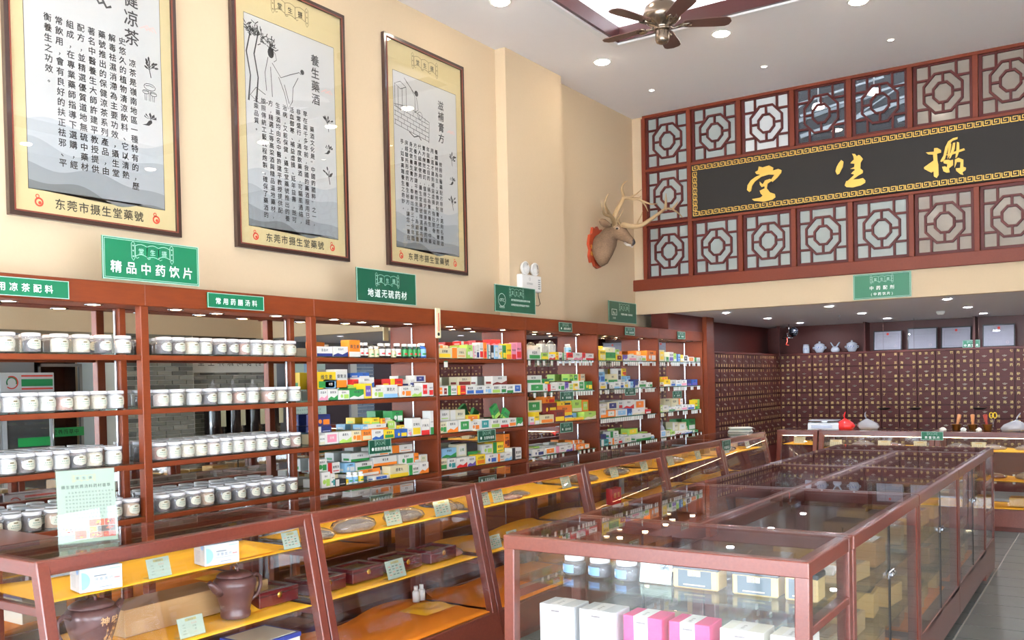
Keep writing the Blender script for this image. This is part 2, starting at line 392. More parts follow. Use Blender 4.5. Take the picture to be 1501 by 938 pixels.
BOXES="""2,1,0,4.315,4.456,1.829,1.894,WN
2,1,0,4.466,4.606,1.829,1.897,WN
2,1,0,4.617,4.726,1.829,1.944,OW
2,1,0,4.732,4.773,1.829,1.929,bottle_K
2,1,0,4.78,4.822,1.829,1.93,bottle_K
2,1,0,4.835,4.882,1.829,1.903,bottle_C
2,1,0,4.892,4.932,1.829,1.904,bottle_C
2,1,0,4.943,5.006,1.829,1.929,bottle_K
2,1,0,5.012,5.065,1.829,1.931,bottle_K
2,1,0,5.074,5.116,1.829,1.892,bottle_C
2,1,0,5.117,5.179,1.829,1.933,bottle_R
2,1,0,5.197,5.249,1.829,1.93,bottle_G
2,1,0,5.259,5.308,1.829,1.931,bottle_G
2,1,0,5.315,5.356,1.829,1.932,bottle_G
2,1,0,5.363,5.396,1.829,1.933,bottle_G
2,1,0,5.403,5.482,1.829,1.94,bottle_B
2,2,0,4.324,4.402,1.538,1.609,WP
2,2,0,4.408,4.498,1.538,1.607,WG
2,2,0,4.504,4.609,1.538,1.6,Wg
2,2,0,4.612,4.752,1.538,1.603,GW
2,2,0,4.759,4.837,1.538,1.643,YV
2,2,0,4.842,4.958,1.538,1.613,Wg
2,2,0,4.961,5.111,1.538,1.63,Wb
2,2,0,5.136,5.269,1.538,1.617,WO
2,2,0,5.271,5.384,1.538,1.61,Wg
2,2,0,5.392,5.463,1.538,1.64,WR
2,2,0,5.474,5.529,1.538,1.639,WR
2,3,0,4.32,4.367,1.245,1.309,WE
2,3,0,4.37,4.494,1.245,1.32,WP
2,3,0,4.501,4.619,1.245,1.319,Wg
2,3,0,4.622,4.717,1.245,1.32,CO
2,3,0,4.724,4.822,1.245,1.319,OC
2,3,0,4.828,4.947,1.245,1.313,WB
2,3,0,4.954,5.065,1.245,1.306,YG
2,3,0,5.072,5.21,1.245,1.303,BY
2,3,0,5.217,5.257,1.245,1.303,WP
2,3,0,5.267,5.368,1.245,1.378,WY
2,3,0,5.374,5.469,1.245,1.365,WR
2,3,0,5.483,5.522,1.245,1.424,WG
2,4,0,4.33,4.408,0.958,1.061,Wg
2,4,0,4.414,4.452,0.958,1.045,WT
2,4,0,4.457,4.555,0.958,1.002,KW
2,4,0,4.561,4.581,0.958,0.993,YW
2,4,0,4.586,4.633,0.958,1.038,bottle_W
2,4,0,4.639,4.69,0.958,1.033,bottle_W
2,4,0,4.697,4.745,0.958,1.032,bottle_Y
2,4,0,4.835,4.994,0.958,0.985,WB
2,4,0,5.007,5.212,0.958,1.041,CY
2,4,0,5.219,5.335,0.958,1.031,WG
2,4,0,5.342,5.449,0.958,1.038,WO
3,1,0,5.593,5.767,1.829,1.905,CY
3,1,0,5.775,5.962,1.829,1.911,CO
3,1,0,5.975,6.052,1.829,1.939,gW
3,1,0,6.059,6.099,1.829,1.937,WP
3,1,0,6.107,6.142,1.829,1.944,WN
3,1,0,6.151,6.201,1.829,1.962,WR
3,1,0,6.209,6.25,1.829,1.963,OR
3,1,0,6.258,6.304,1.829,1.947,WT
3,1,0,6.312,6.354,1.829,1.943,KW
3,1,0,6.362,6.42,1.829,1.944,bW
3,1,0,6.428,6.482,1.829,1.945,WY
3,1,0,6.49,6.539,1.829,1.946,GY
3,1,0,6.548,6.619,1.829,1.96,YO
3,1,0,6.628,6.694,1.829,1.967,PR
3,1,0,6.703,6.782,1.829,1.975,PR
3,2,0,5.59,5.647,1.538,1.611,WO
3,2,0,5.654,5.704,1.538,1.604,WM
3,2,0,5.711,5.828,1.538,1.613,WG
3,2,0,5.835,5.946,1.538,1.611,RY
3,2,0,5.954,6.063,1.538,1.61,WB
3,2,0,6.071,6.198,1.538,1.608,WB
3,2,0,6.205,6.306,1.538,1.606,Wb
3,2,0,6.314,6.443,1.538,1.607,Wg
3,2,0,6.451,6.532,1.538,1.611,WG
3,2,0,6.54,6.638,1.538,1.609,WG
3,2,0,6.646,6.768,1.538,1.61,WB
3,3,0,5.597,5.685,1.245,1.329,EG
3,3,0,5.692,5.831,1.245,1.333,WO
3,3,0,5.843,6.001,1.245,1.337,WG
3,3,0,6.008,6.128,1.245,1.316,WO
3,3,0,6.137,6.276,1.245,1.329,WT
3,3,0,6.289,6.427,1.245,1.322,Wg
3,3,0,6.435,6.552,1.245,1.321,WR
3,3,0,6.56,6.675,1.245,1.319,WO
3,3,0,6.683,6.779,1.245,1.317,GW
3,4,0,5.596,5.679,0.958,1.047,EG
3,4,0,5.686,5.793,0.958,1.039,WT
3,4,0,5.805,5.943,0.958,1.033,WR
3,4,0,5.951,6.06,0.958,1.033,WV
3,4,0,6.073,6.196,0.958,1.04,YO
3,4,0,6.204,6.365,0.958,1.031,WB
3,4,0,6.378,6.478,0.958,1.025,WO
3,4,0,6.486,6.588,0.958,1.026,Wb
3,4,0,6.598,6.746,0.958,1.057,WK
4,1,0,6.894,7.105,1.829,1.916,WG
4,1,0,7.112,7.235,1.829,1.891,gY
4,1,0,7.243,7.357,1.829,1.88,WR
4,1,0,7.367,7.42,1.829,1.901,YO
4,1,0,7.429,7.483,1.829,1.901,WK
4,1,0,7.492,7.566,1.829,1.896,WG
4,1,0,7.582,7.69,1.829,1.898,RW
4,1,0,7.699,7.871,1.829,1.9,WP
4,1,0,7.881,7.939,1.829,1.901,RW
4,1,0,7.949,8.108,1.829,1.896,WR
4,2,0,6.883,7.17,1.538,1.612,WG
4,2,0,7.208,7.37,1.538,1.602,WR
4,2,0,7.38,7.522,1.538,1.619,WG
4,2,0,7.532,7.593,1.538,1.617,VW
4,2,0,7.602,7.684,1.538,1.603,Wg
4,2,0,7.694,7.777,1.538,1.602,YW
4,2,0,7.788,7.901,1.538,1.627,WG
4,2,0,7.91,8.068,1.538,1.619,GY
4,3,0,6.894,6.97,1.245,1.314,WP
4,3,0,6.981,7.053,1.245,1.353,YW
4,3,0,7.073,7.31,1.245,1.321,CO
4,3,0,7.327,7.512,1.245,1.356,MY
4,3,0,7.518,7.879,1.245,1.27,YO
4,3,0,7.891,8.155,1.245,1.319,gE
4,4,0,6.928,7.128,0.958,1.019,WN
4,4,0,7.143,7.328,0.958,1.016,WO
4,4,0,7.338,7.511,0.958,1.019,WP
4,4,0,7.521,7.641,0.958,1.017,WV
4,4,0,7.65,7.713,0.958,1.017,WR
4,4,0,7.73,7.868,0.958,1.009,OW
4,4,0,7.878,7.986,0.958,1.006,OW
5,1,0,8.227,8.364,1.829,1.934,YC
5,1,0,8.374,8.584,1.829,1.913,Gg
5,1,0,8.601,8.74,1.829,1.89,YM
5,1,0,8.759,8.861,1.829,1.892,VW
5,1,0,8.888,9.085,1.829,1.894,WP
5,1,0,9.104,9.325,1.829,1.889,Wg
5,1,0,9.348,9.597,1.829,1.946,OW
5,2,0,8.228,8.358,1.538,1.608,WY
5,2,0,8.375,8.531,1.538,1.585,WK
5,2,0,8.543,8.664,1.538,1.604,Wb
5,2,0,8.684,8.76,1.538,1.609,WB
5,2,0,8.771,8.865,1.538,1.608,WY
5,2,0,8.876,8.988,1.538,1.607,bW
5,2,0,9.026,9.115,1.538,1.628,NW
5,2,0,9.126,9.313,1.538,1.611,WG
5,2,0,9.333,9.473,1.538,1.593,WG
5,3,0,8.232,8.347,1.245,1.344,WO
5,3,0,8.364,8.559,1.245,1.316,OW
5,3,0,8.577,8.828,1.245,1.314,Wb
5,3,0,8.847,8.943,1.245,1.318,Bb
5,3,0,8.962,9.265,1.245,1.306,WE
5,3,0,9.285,9.423,1.245,1.29,RW
5,4,0,8.233,8.393,0.958,1.022,TW
5,4,0,8.473,8.593,0.958,1.022,WO
5,4,0,8.612,8.703,0.958,1.021,WR
5,4,0,8.738,8.913,0.958,1.018,WE
5,4,0,9.034,9.411,0.958,1.023,WG
5,4,0,9.468,9.519,0.958,0.999,bottle_W
6,1,0,9.674,9.812,1.829,1.958,CY
6,1,0,9.821,9.933,1.829,1.881,GW
6,1,0,9.949,10.073,1.829,1.938,WV
6,1,0,10.085,10.152,1.829,1.924,gW
6,1,0,10.164,10.273,1.829,1.917,bB
6,1,0,10.286,10.354,1.829,1.91,YW
6,1,0,10.367,10.5,1.829,1.903,WK
6,1,0,10.513,10.692,1.829,1.888,WO
6,1,0,10.706,10.89,1.829,1.881,WG
6,2,0,9.677,9.777,1.538,1.589,CM
6,2,0,9.791,9.961,1.538,1.619,YW
6,2,0,9.982,10.117,1.538,1.601,WB
6,2,0,10.141,10.279,1.538,1.607,Wb
6,2,0,10.292,10.455,1.538,1.606,WP
6,2,0,10.469,10.593,1.538,1.612,NV
6,2,0,10.618,10.789,1.538,1.61,BV
6,3,0,9.674,9.737,1.245,1.323,gW
6,3,0,9.749,9.889,1.245,1.32,WE
6,3,0,9.901,10.103,1.245,1.289,WG
6,3,0,10.117,10.265,1.245,1.291,WE
6,3,0,10.279,10.452,1.245,1.309,WP
6,3,0,10.465,10.687,1.245,1.302,WB
6,3,0,10.703,10.777,1.245,1.356,YG
6,3,0,10.791,10.844,1.245,1.362,gG
6,4,0,9.671,9.819,0.958,1.031,Wb
6,4,0,9.831,9.934,0.958,1.023,EW
6,4,0,9.946,10.071,0.958,1.008,gW
6,4,0,10.084,10.251,0.958,0.999,WM
6,4,0,10.265,10.354,0.958,0.991,WV
6,4,0,10.368,10.597,0.958,0.989,WB
6,4,0,10.611,10.782,0.958,0.985,GW
2,2,1,4.391,4.567,1.612,1.727,YG
2,2,1,4.565,4.681,1.609,1.745,WO
2,2,1,4.446,4.585,1.606,1.676,Wb
2,2,1,4.594,4.767,1.603,1.636,gG
2,2,1,4.799,4.953,1.619,1.687,WB
2,2,1,4.8,4.903,1.687,1.721,BW
2,2,1,4.736,4.789,1.616,1.673,RY
2,2,1,5.13,5.269,1.618,1.674,RY
2,2,1,5.409,5.554,1.645,1.697,WN
2,2,1,5.351,5.396,1.615,1.667,WN
2,3,1,4.369,4.505,1.365,1.441,NO
2,3,1,4.366,4.515,1.319,1.36,NW
2,3,1,4.879,5.096,1.307,1.351,WO
2,3,1,4.815,4.873,1.315,1.353,bW
2,3,1,4.917,5.001,1.352,1.396,Yg
2,3,1,5.011,5.06,1.348,1.388,OY
2,3,1,5.07,5.181,1.299,1.376,Eg
2,3,1,5.14,5.261,1.355,1.436,GW
2,3,1,5.19,5.304,1.292,1.327,YW
2,4,1,4.377,4.463,1.055,1.141,WG
2,4,1,4.471,4.585,1.035,1.109,WR
2,4,1,4.635,4.734,1.029,1.093,bW
2,4,1,4.695,4.883,1.097,1.157,WG
2,4,1,4.744,4.917,1.03,1.088,WG
2,4,1,4.784,4.995,0.986,1.034,OW
2,4,1,4.895,5.097,1.118,1.183,WO
2,4,1,4.928,5.179,1.044,1.109,WO
2,4,1,5.131,5.362,1.124,1.18,WO
2,4,1,5.205,5.376,1.028,1.11,WG
2,4,1,5.387,5.433,1.033,1.106,OW
2,4,1,5.444,5.557,1.026,1.088,WE
3,1,1,5.971,6.024,1.915,1.938,gW
3,1,1,6.009,6.11,1.942,1.972,RW
3,1,1,6.439,6.576,1.948,1.998,RP
3,1,1,5.729,5.832,1.909,1.933,EO
3,2,1,5.952,6.137,1.61,1.682,EM
3,2,1,6.448,6.665,1.607,1.684,WM
3,2,1,5.651,5.717,1.61,1.696,WN
3,3,1,5.649,5.831,1.334,1.421,Wg
3,3,1,5.843,6.042,1.33,1.416,EW
3,3,1,6.053,6.242,1.315,1.365,YO
3,4,1,5.725,5.91,1.037,1.113,bG
3,4,1,5.923,6.05,1.034,1.134,EW
3,4,1,6.063,6.204,1.033,1.137,KG
3,4,1,6.275,6.423,1.028,1.106,Wg
3,4,1,6.431,6.595,1.021,1.115,YG
3,4,1,6.606,6.689,1.058,1.177,OM
4,1,1,7.128,7.305,1.893,1.956,WP
4,1,1,7.755,7.839,1.901,1.988,bottle_W
4,2,1,6.956,7.246,1.612,1.686,WG
4,2,1,7.284,7.379,1.602,1.653,GY
4,2,1,7.756,7.827,1.628,1.695,gG
4,2,1,7.837,7.922,1.627,1.694,gG
4,2,1,7.932,8.068,1.626,1.694,EO
4,3,1,6.97,7.237,1.35,1.456,CG
4,3,1,7.251,7.508,1.326,1.425,MY
4,3,1,7.516,7.794,1.295,1.393,OY
4,3,1,7.524,7.782,1.393,1.433,YK
4,3,1,7.596,7.817,1.266,1.289,BW
4,3,1,7.806,7.987,1.325,1.439,gE
4,3,1,7.997,8.157,1.317,1.434,Og
4,3,1,7.265,7.472,1.425,1.486,OR
4,4,1,7.797,7.889,1.005,1.045,OW
4,4,1,7.898,7.985,1.005,1.039,OW
5,1,1,8.477,8.737,1.912,1.97,WE
5,1,1,8.313,8.459,1.937,1.98,YC
5,1,1,8.755,8.832,1.893,1.951,gW
5,1,1,9.217,9.441,1.892,1.945,OC
5,2,1,8.317,8.493,1.607,1.713,bB
5,2,1,8.572,8.773,1.604,1.69,CG
5,2,1,8.786,8.872,1.609,1.748,WK
5,2,1,8.891,8.986,1.667,1.748,YR
5,2,1,8.994,9.083,1.606,1.666,bW
5,3,1,8.544,8.776,1.316,1.395,EN
5,3,1,8.796,8.889,1.316,1.404,WR
5,3,1,8.909,9.165,1.309,1.406,WR
5,3,1,9.176,9.452,1.299,1.398,WO
5,3,1,8.318,8.525,1.339,1.381,WE
5,4,1,8.32,8.496,1.015,1.064,NK
5,4,1,8.593,8.779,1.019,1.084,WG
5,4,1,8.828,8.989,1.005,1.034,WE
5,4,1,9.011,9.245,1.021,1.088,gY
5,4,1,9.025,9.347,0.987,1.025,WE
6,2,1,9.892,10.083,1.611,1.651,YO
6,3,1,9.958,10.151,1.296,1.392,CE
6,3,1,10.174,10.364,1.288,1.386,CE
6,3,1,10.387,10.52,1.307,1.381,WO
6,4,1,10.201,10.361,1.0,1.099,EW
6,4,1,10.374,10.613,0.988,1.088,CW
6,4,1,10.682,10.898,0.98,1.116,GW"""
JARS=[(0, 1, [2.314, 2.439, 2.581, 2.697, 2.818, 2.932]), (0, 2, [2.237, 2.326, 2.418, 2.507, 2.596, 2.685, 2.782, 2.879, 2.976]), (0, 3, [2.214, 2.303, 2.392, 2.481, 2.57, 2.659, 2.748, 2.859, 2.967]), (0, 4, [2.228, 2.317, 2.416, 2.525, 2.625, 2.743, 2.851, 2.954]), (1, 1, [3.183, 3.272, 3.367, 3.457, 3.558, 3.648, 3.737, 3.83, 3.92, 4.011, 4.108, 4.201]), (1, 2, [3.157, 3.251, 3.372, 3.479, 3.59, 3.694, 3.793, 3.922, 4.022, 4.137]), (1, 3, [3.137, 3.226, 3.315, 3.404, 3.493, 3.582, 3.671, 3.76, 3.852, 3.941, 4.04, 4.129, 4.218]), (1, 4, [3.143, 3.244, 3.348, 3.442, 3.563, 3.674, 3.785, 3.874, 3.987, 4.089, 4.203])]
CHARS={'tang': [[(-3.303, 3.852), (-3.271, 3.865), (-3.261, 3.908), (-3.218, 3.891), (-3.148, 3.902), (-3.102, 3.871), (-3.109, 3.841), (-3.175, 3.827), (-3.245, 3.816), (-3.289, 3.829)], [(-3.245, 3.816), (-3.109, 3.841), (-3.05, 3.85), (-3.013, 3.831), (-3.017, 3.804), (-3.064, 3.755), (-3.116, 3.719), (-3.133, 3.742), (-3.092, 3.793), (-3.158, 3.804), (-3.237, 3.791), (-3.308, 3.749), (-3.339, 3.707), (-3.35, 3.656), (-3.372, 3.644), (-3.396, 3.671), (-3.388, 3.722), (-3.352, 3.769), (-3.298, 3.8)], [(-3.254, 3.742), (-3.221, 3.708), (-3.194, 3.747), (-3.138, 3.757), (-3.121, 3.734), (-3.168, 3.709), (-3.178, 3.656), (-3.199, 3.659), (-3.202, 3.687), (-3.234, 3.681), (-3.251, 3.707)], [(-3.255, 3.644), (-3.199, 3.662), (-3.175, 3.656), (-3.144, 3.612), (-3.092, 3.588), (-3.086, 3.553), (-3.119, 3.529), (-3.215, 3.52), (-3.32, 3.544), (-3.343, 3.564), (-3.249, 3.569), (-3.223, 3.586), (-3.245, 3.613)]], 'sheng': [[(-2.395, 3.847), (-2.373, 3.827), (-2.38, 3.774), (-2.418, 3.709), (-2.439, 3.702), (-2.454, 3.74), (-2.441, 3.783), (-2.424, 3.813)], [(-2.287, 3.895), (-2.257, 3.886), (-2.239, 3.859), (-2.226, 3.873), (-2.21, 3.867), (-2.18, 3.825), (-2.204, 3.792), (-2.208, 3.733), (-2.182, 3.708), (-2.185, 3.681), (-2.229, 3.663), (-2.284, 3.63), (-2.332, 3.625), (-2.276, 3.669), (-2.268, 3.681), (-2.299, 3.692), (-2.275, 3.715), (-2.259, 3.724), (-2.27, 3.737), (-2.305, 3.742), (-2.267, 3.757), (-2.263, 3.789), (-2.304, 3.8), (-2.285, 3.82), (-2.269, 3.831), (-2.273, 3.864)], [(-2.357, 3.599), (-2.348, 3.622), (-2.284, 3.63), (-2.222, 3.626), (-2.183, 3.632), (-2.16, 3.604), (-2.163, 3.581), (-2.207, 3.559), (-2.285, 3.549), (-2.348, 3.562), (-2.364, 3.58)]], 'she': [[(-1.588, 3.799), (-1.516, 3.795), (-1.513, 3.829), (-1.484, 3.827), (-1.452, 3.801), (-1.452, 3.777), (-1.488, 3.772), (-1.486, 3.705), (-1.478, 3.665), (-1.476, 3.564), (-1.494, 3.536), (-1.519, 3.555), (-1.521, 3.606), (-1.54, 3.594), (-1.569, 3.613), (-1.605, 3.64), (-1.607, 3.656), (-1.539, 3.698), (-1.52, 3.71), (-1.524, 3.768), (-1.567, 3.777)], [(-1.431, 3.743), (-1.413, 3.825), (-1.387, 3.875), (-1.345, 3.899), (-1.303, 3.903), (-1.306, 3.885), (-1.352, 3.874), (-1.381, 3.836), (-1.403, 3.762), (-1.417, 3.71), (-1.446, 3.684), (-1.46, 3.694)], [(-1.38, 3.859), (-1.359, 3.848), (-1.367, 3.787), (-1.378, 3.735), (-1.396, 3.707), (-1.391, 3.776)], [(-1.345, 3.853), (-1.324, 3.854), (-1.329, 3.797), (-1.346, 3.753), (-1.368, 3.711), (-1.382, 3.705), (-1.36, 3.786)], [(-1.31, 3.858), (-1.292, 3.849), (-1.29, 3.791), (-1.297, 3.746), (-1.312, 3.71), (-1.326, 3.704), (-1.318, 3.764)], [(-1.41, 3.748), (-1.332, 3.767), (-1.248, 3.787), (-1.24, 3.768), (-1.29, 3.757), (-1.375, 3.735)], [(-1.435, 3.698), (-1.389, 3.698), (-1.368, 3.688), (-1.347, 3.692), (-1.345, 3.638), (-1.383, 3.613), (-1.377, 3.573), (-1.405, 3.574), (-1.433, 3.594), (-1.444, 3.637), (-1.418, 3.638), (-1.401, 3.626), (-1.397, 3.656), (-1.429, 3.67)], [(-1.33, 3.69), (-1.298, 3.703), (-1.256, 3.678), (-1.257, 3.61), (-1.234, 3.599), (-1.237, 3.576), (-1.265, 3.56), (-1.258, 3.532), (-1.286, 3.545), (-1.32, 3.581), (-1.323, 3.604), (-1.285, 3.603), (-1.28, 3.659), (-1.312, 3.664), (-1.334, 3.613)]]}

# ================================================================= THE SETTING
XL, XR, YB, YN, ZC, ZS, YF = -4.80, 2.10, 9.90, 14.00, 4.70, 2.39, -2.5
def wallbox(name, a, b, m=CREAM):
    mb = MB(); mb.box(a, b); return struct(name, mb, [m])
mb = MB(); mb.box((XL - .15, YF, 0), (XL, YN + .5, ZC + .3))
mb.box((XL, 7.05, 0), (-4.686, 8.06, ZC))                     # shallow pilaster
struct('wall_left', mb, [CREAM])
mb = MB(); mb.box((XL, YB, ZS), (XR + .8, YB + .1, 2.67)); mb.box((XL, YB, 2.67), (-4.665, YB + .1, ZC))
struct('wall_back', mb, [CREAM])
# niche back wall
mb = MB(); mb.box((XL - .15, YN + .5, 0), (4.6, YN + .6, ZC)); struct('wall_niche', mb, [W_DARK])
# right wall in sections (seen in the mirrors)
XRR = 2.75
mb = MB()
mb.box((XRR, 2.9, 0), (XRR + .1, 6.60, ZC)); mb.box((XRR, YF, 2.8), (XRR + .1, 2.9, ZC)); mb.box((XRR, YF, 0), (XRR + .1, -2.0, 2.8)); mb.box((XRR, -2.0, 0), (XRR + .1, 2.9, .1)); mb.box((XRR, 7.24, 0), (XRR + .1, 7.52, ZC))  # the opening near the front is added to let in more daylight
mb.box((XRR, 6.60, 2.05), (XRR + .1, 7.24, ZC))
mb.box((XR, 4.7, 2.40), (XRR, YB, ZC))
struct('wall_right', mb, [CREAM])
GWALL = mat('grey_wall_paint', '#8d8f94', .85); PALEBLUE = mat('pale_blue_panel', '#c3d2dc', .6)
mb = MB(); mb.box((XRR - .02, 4.6, 0), (XRR, 6.6, 2.4)); struct('trim_1', mb, [GWALL])
mb = MB(); mb.box((XRR + .9, 6.2, 0), (XRR + 1.0, 7.6, 2.4)); mb.box((XRR + .1, 6.2, 2.1), (XRR + .9, 7.6, 2.2)); mb.box((XRR + .1, 6.1, 0), (XRR + .9, 6.2, 2.2)); mb.box((XRR + .1, 7.55, 0), (XRR + .9, 7.65, 2.2)); mb.box((XRR + .1, 6.2, -.05), (XRR + .9, 7.6, -.01)); mb.box((XR + .5, 9.85, 0), (4.6, 9.95, 2.5)); mb.box((4.6, 9.85, 0), (4.7, YN + .6, 2.5)); struct('wall_passage', mb, [mat('dark_passage', '#3a332f', .9)])
mb = MB(); mb.box((XRR - .06, 7.20, 0), (XRR - .02, 7.50, 2.4)); struct('trim_2', mb, [PALEBLUE])
mb = MB(); mb.box((XR + .02, 7.53, 0), (XRR, 8.63, 2.4)); mb.box((XR + .22, 8.63, 0), (XRR, 10.40, 2.4))
bw = struct('wall_brick', mb, [MORTAR])
def brick_mesh(L, m, ext=.018):
    b = MB(); b.cbox((-ext, 0, 0), (.0, L, .055), .003); return b.mesh('brick', [m])
BR = [[brick_mesh(L, m) for m in BRICKM] for L in (.232, .112)]
def bricks(parent, x, y0, y1, z0, z1):
    r = int(round((z0) / .065)); z = r * .065
    while z < z1 - .03:
        y = y0 + .004; first = (r % 2 == 1)
        while y < y1 - .06:
            half = first or (y1 - y < .2)
            first = False
            o = bpy.data.objects.new('brick', BR[1 if half else 0][random.choice((0, 0, 1, 2))]); COL.objects.link(o)
            o.parent = parent; o.location = (x - random.random() * .003, y, z + .005)
            y += .12 if half else .24
        z += .065; r += 1
bricks(bw, XR + .02, 7.53, 8.63, 0.97, 2.40)
bricks(bw, XR + .22, 8.65, 10.38, 1.17, 2.40)
mb = MB()
for (x, y0, y1, zt) in ((XR + .02, 7.53, 8.63, .95), (XR + .22, 8.65, 10.38, 1.15)):
    r = 0
    while r * .065 < zt:
        y = y0 + (.0 if r % 2 else -.12)
        while y < y1:
            mb.box((x - .018, max(y, y0), r * .065 + .005), (x, min(y + .232, y1), r * .065 + .06)); y += .24
        r += 1
b = obj('lower_bricks', mb, BRICKM[0], bw); b['kind'] = 'stuff'
# beyond the soffit on the right: piers, dark openings, stair flight
mb = MB()
mb.box((XR + .5, 10.40, 0), (XR + .6, 14.5, 2.39), 0)
mb.box((XR + .44, 11.6, 0), (XR + .5, 12.3, 2.15), 1)
mb.box((XR + .44, 12.95, 0), (XR + .5, 13.65, 2.15), 1)
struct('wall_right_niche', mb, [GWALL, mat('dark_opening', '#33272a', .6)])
for k, (a, c_) in enumerate(((12.42, 12.86), (13.74, 14.15))):
    mb = MB(); mb.box((XR + .34, a, 0), (XR + .5, c_, 2.39))
    pr = struct('trim_%d' % (3 + k), mb, [MORTAR]); mb = MB()
    for r in range(36):
        y = a - (.12 if r % 2 else 0)
        while y < c_:
            if min(y + .232, c_) - max(y, a) > .03: mb.box((XR + .325, max(y, a), r * .065 + .005), (XR + .341, min(y + .232, c_), r * .065 + .06))
            y += .24
    q = obj('pier_bricks', mb, mat('blue_grey_brick', '#6f7c8a', .8, var=.1), pr); q['kind'] = 'stuff'
# ceiling with a recessed tray
T = (-3.81, .9, 1.10, 7.60)
mb = MB()
x0, y0, x1, y1 = XL - .15, YF, XRR + .1, YB + .1
for a, b_ in (((x0, y0), (T[0], y1)), ((T[2], y0), (x1, y1)), ((T[0], y0), (T[2], T[1])), ((T[0], T[3]), (T[2], y1))):
    mb.box((a[0], a[1], ZC), (b_[0], b_[1], ZC + .02))
mb.box((T[0] - .4, T[1] - .4, 4.98), (T[2] + .4, T[3] + .4, 5.02))
for a, b_ in (((T[0] - .4, T[1] - .4), (T[0] - .36, T[3] + .4)), ((T[2] + .36, T[1] - .4), (T[2] + .4, T[3] + .4)), ((T[0] - .4, T[1] - .4), (T[2] + .4, T[1] - .36)), ((T[0] - .4, T[3] + .36), (T[2] + .4, T[3] + .4))):
    mb.box((a[0], a[1], ZC + .019), (b_[0], b_[1], 4.985))
struct('ceiling', mb, [CEIL])
mb = MB()                                                # red-brown board round the tray
g = .045
for a, b_ in (((T[0], T[1], ZC + .005), (T[0] + .03, T[3], 4.83)), ((T[2] - .03, T[1], ZC + .005), (T[2], T[3], 4.83)), ((T[0], T[1], ZC + .005), (T[2], T[1] + .03, 4.83)), ((T[0], T[3] - .03, ZC + .005), (T[2], T[3], 4.83))):
    mb.box(a, b_)
struct('trim_5', mb, [mat('tray_board', '#451918', .4, coat=.2)])
mb = MB()
for a, b_ in (((T[0] - .05, T[1] - .05), (T[0] + .002, T[3] + .05)), ((T[2] - .002, T[1] - .05), (T[2] + .05, T[3] + .05)), ((T[0], T[1] - .05), (T[2], T[1] + .002)), ((T[0], T[3] - .002), (T[2], T[3] + .05))):
    mb.box((a[0], a[1], ZC - .014), (b_[0], b_[1], ZC + .004))
struct('trim_6', mb, [mat('tray_lip', '#f6f4f4', .7)])
mb = MB(); mb.box((XL, YB + .1, ZS), (4.6, YN + .5, ZS + .08)); o = struct('ceiling_niche', mb, [CEIL2])
# unseen glowing strips added on the ledge behind the board to brighten the tray
E_TRAY_FILL = emit('tray_fill_strip', '#f4f6ff', 22.0)
mb = MB()
for a, b_ in (((T[0] - .2, T[1], 4.74), (T[0] - .17, T[3], 4.745)), ((T[2] + .17, T[1], 4.74), (T[2] + .2, T[3], 4.745)), ((T[0], T[3] + .17, 4.74), (T[2], T[3] + .2, 4.745)), ((T[0], T[1] - .2, 4.74), (T[2], T[1] - .17, 4.745))):
    mb.box(a, b_)
o = struct('trim_11', mb, [E_TRAY_FILL])
# floor with slate tiles
mb = MB(); mb.box((XL, YF, -.06), (4.6, YN + .5, -.003)); fl = struct('floor', mb, [GROUT])
TM = []
for k in range(6):
    b = MB(); b.cbox((.004, .004, -.014), (.656, .326, 0), .002); TM.append(b.mesh('floor_tile', [SLATE if k % 3 else mat('slate_tile_light', '#6a706c', .3, var=.2, vscale=6, bump=.08)]))
rest = MB(); ntile = 0
for i in range(-6, 9):
    for j in range(-10, 44):
        x = -.87 + i * .66; y = 7.844 + (j - 24) * .33
        if x < XL - .4 or x > 4.4 or y < YF or y > YN: continue
        vis = (i >= 0 and i <= 2 and y > 3.2 and y < 11) or (i in (-1, -2, -3, 3) and 2.5 < y < 9.2) 
        if vis and ntile < 290:
            o = bpy.data.objects.new('floor_tile', TM[(i * 7 + j * 3) % 6]); COL.objects.link(o); o.parent = fl; o.location = (x, y, 0); ntile += 1
        else: rest.box((x + .004, y + .004, -.014), (x + .656, y + .326, 0))
o = obj('distant_floor_tiles', rest, SLATE, fl); o['kind'] = 'stuff'
# shop front: frame and glazing behind the camera, pavement outside
mb = MB()
mb.box((XL - .15, YF - .1, 2.95), (XRR + .1, YF, 5.0)); mb.box((XL - .15, YF - .1, 0), (-4.6, YF, 2.95)); mb.box((1.9, YF - .1, 0), (XRR + .1, YF, 2.95))
struct('wall_front', mb, [CREAM])
mb = MB()
for k in range(5):
    x = -4.6 + k * 6.5 / 4; mb.box((x - .03, YF - .07, 0), (x + .03, YF - .01, 2.95))
mb.box((-4.6, YF - .07, 2.3), (1.9, YF - .01, 2.36)); mb.box((-4.6, YF - .07, 2.9), (1.9, YF - .01, 2.95))
struct('window_1', mb, [GREY])
mb = MB()
for k in range(5): mb.box((XRR + .02, -2.0 + k * 1.21, .1), (XRR + .07, -1.94 + k * 1.21, 2.8))
mb.box((XRR + .02, -2.0, 2.4), (XRR + .07, 2.9, 2.46)); struct('added_side_window', mb, [GREY])  # unseen side glazing, added to brighten the room with more daylight
mb = MB(); mb.box((-30, -40, -.12), (30, YF - .1, -.05)); mb.box((4.62, YF - .1, -.12), (30, 30, -.05)); mb.box((XRR + .1, YF - .1, -.12), (4.62, 6.1, -.05)); struct('pavement', mb, [mat('pavement_concrete', '#d8d8da', .85, var=.05)])

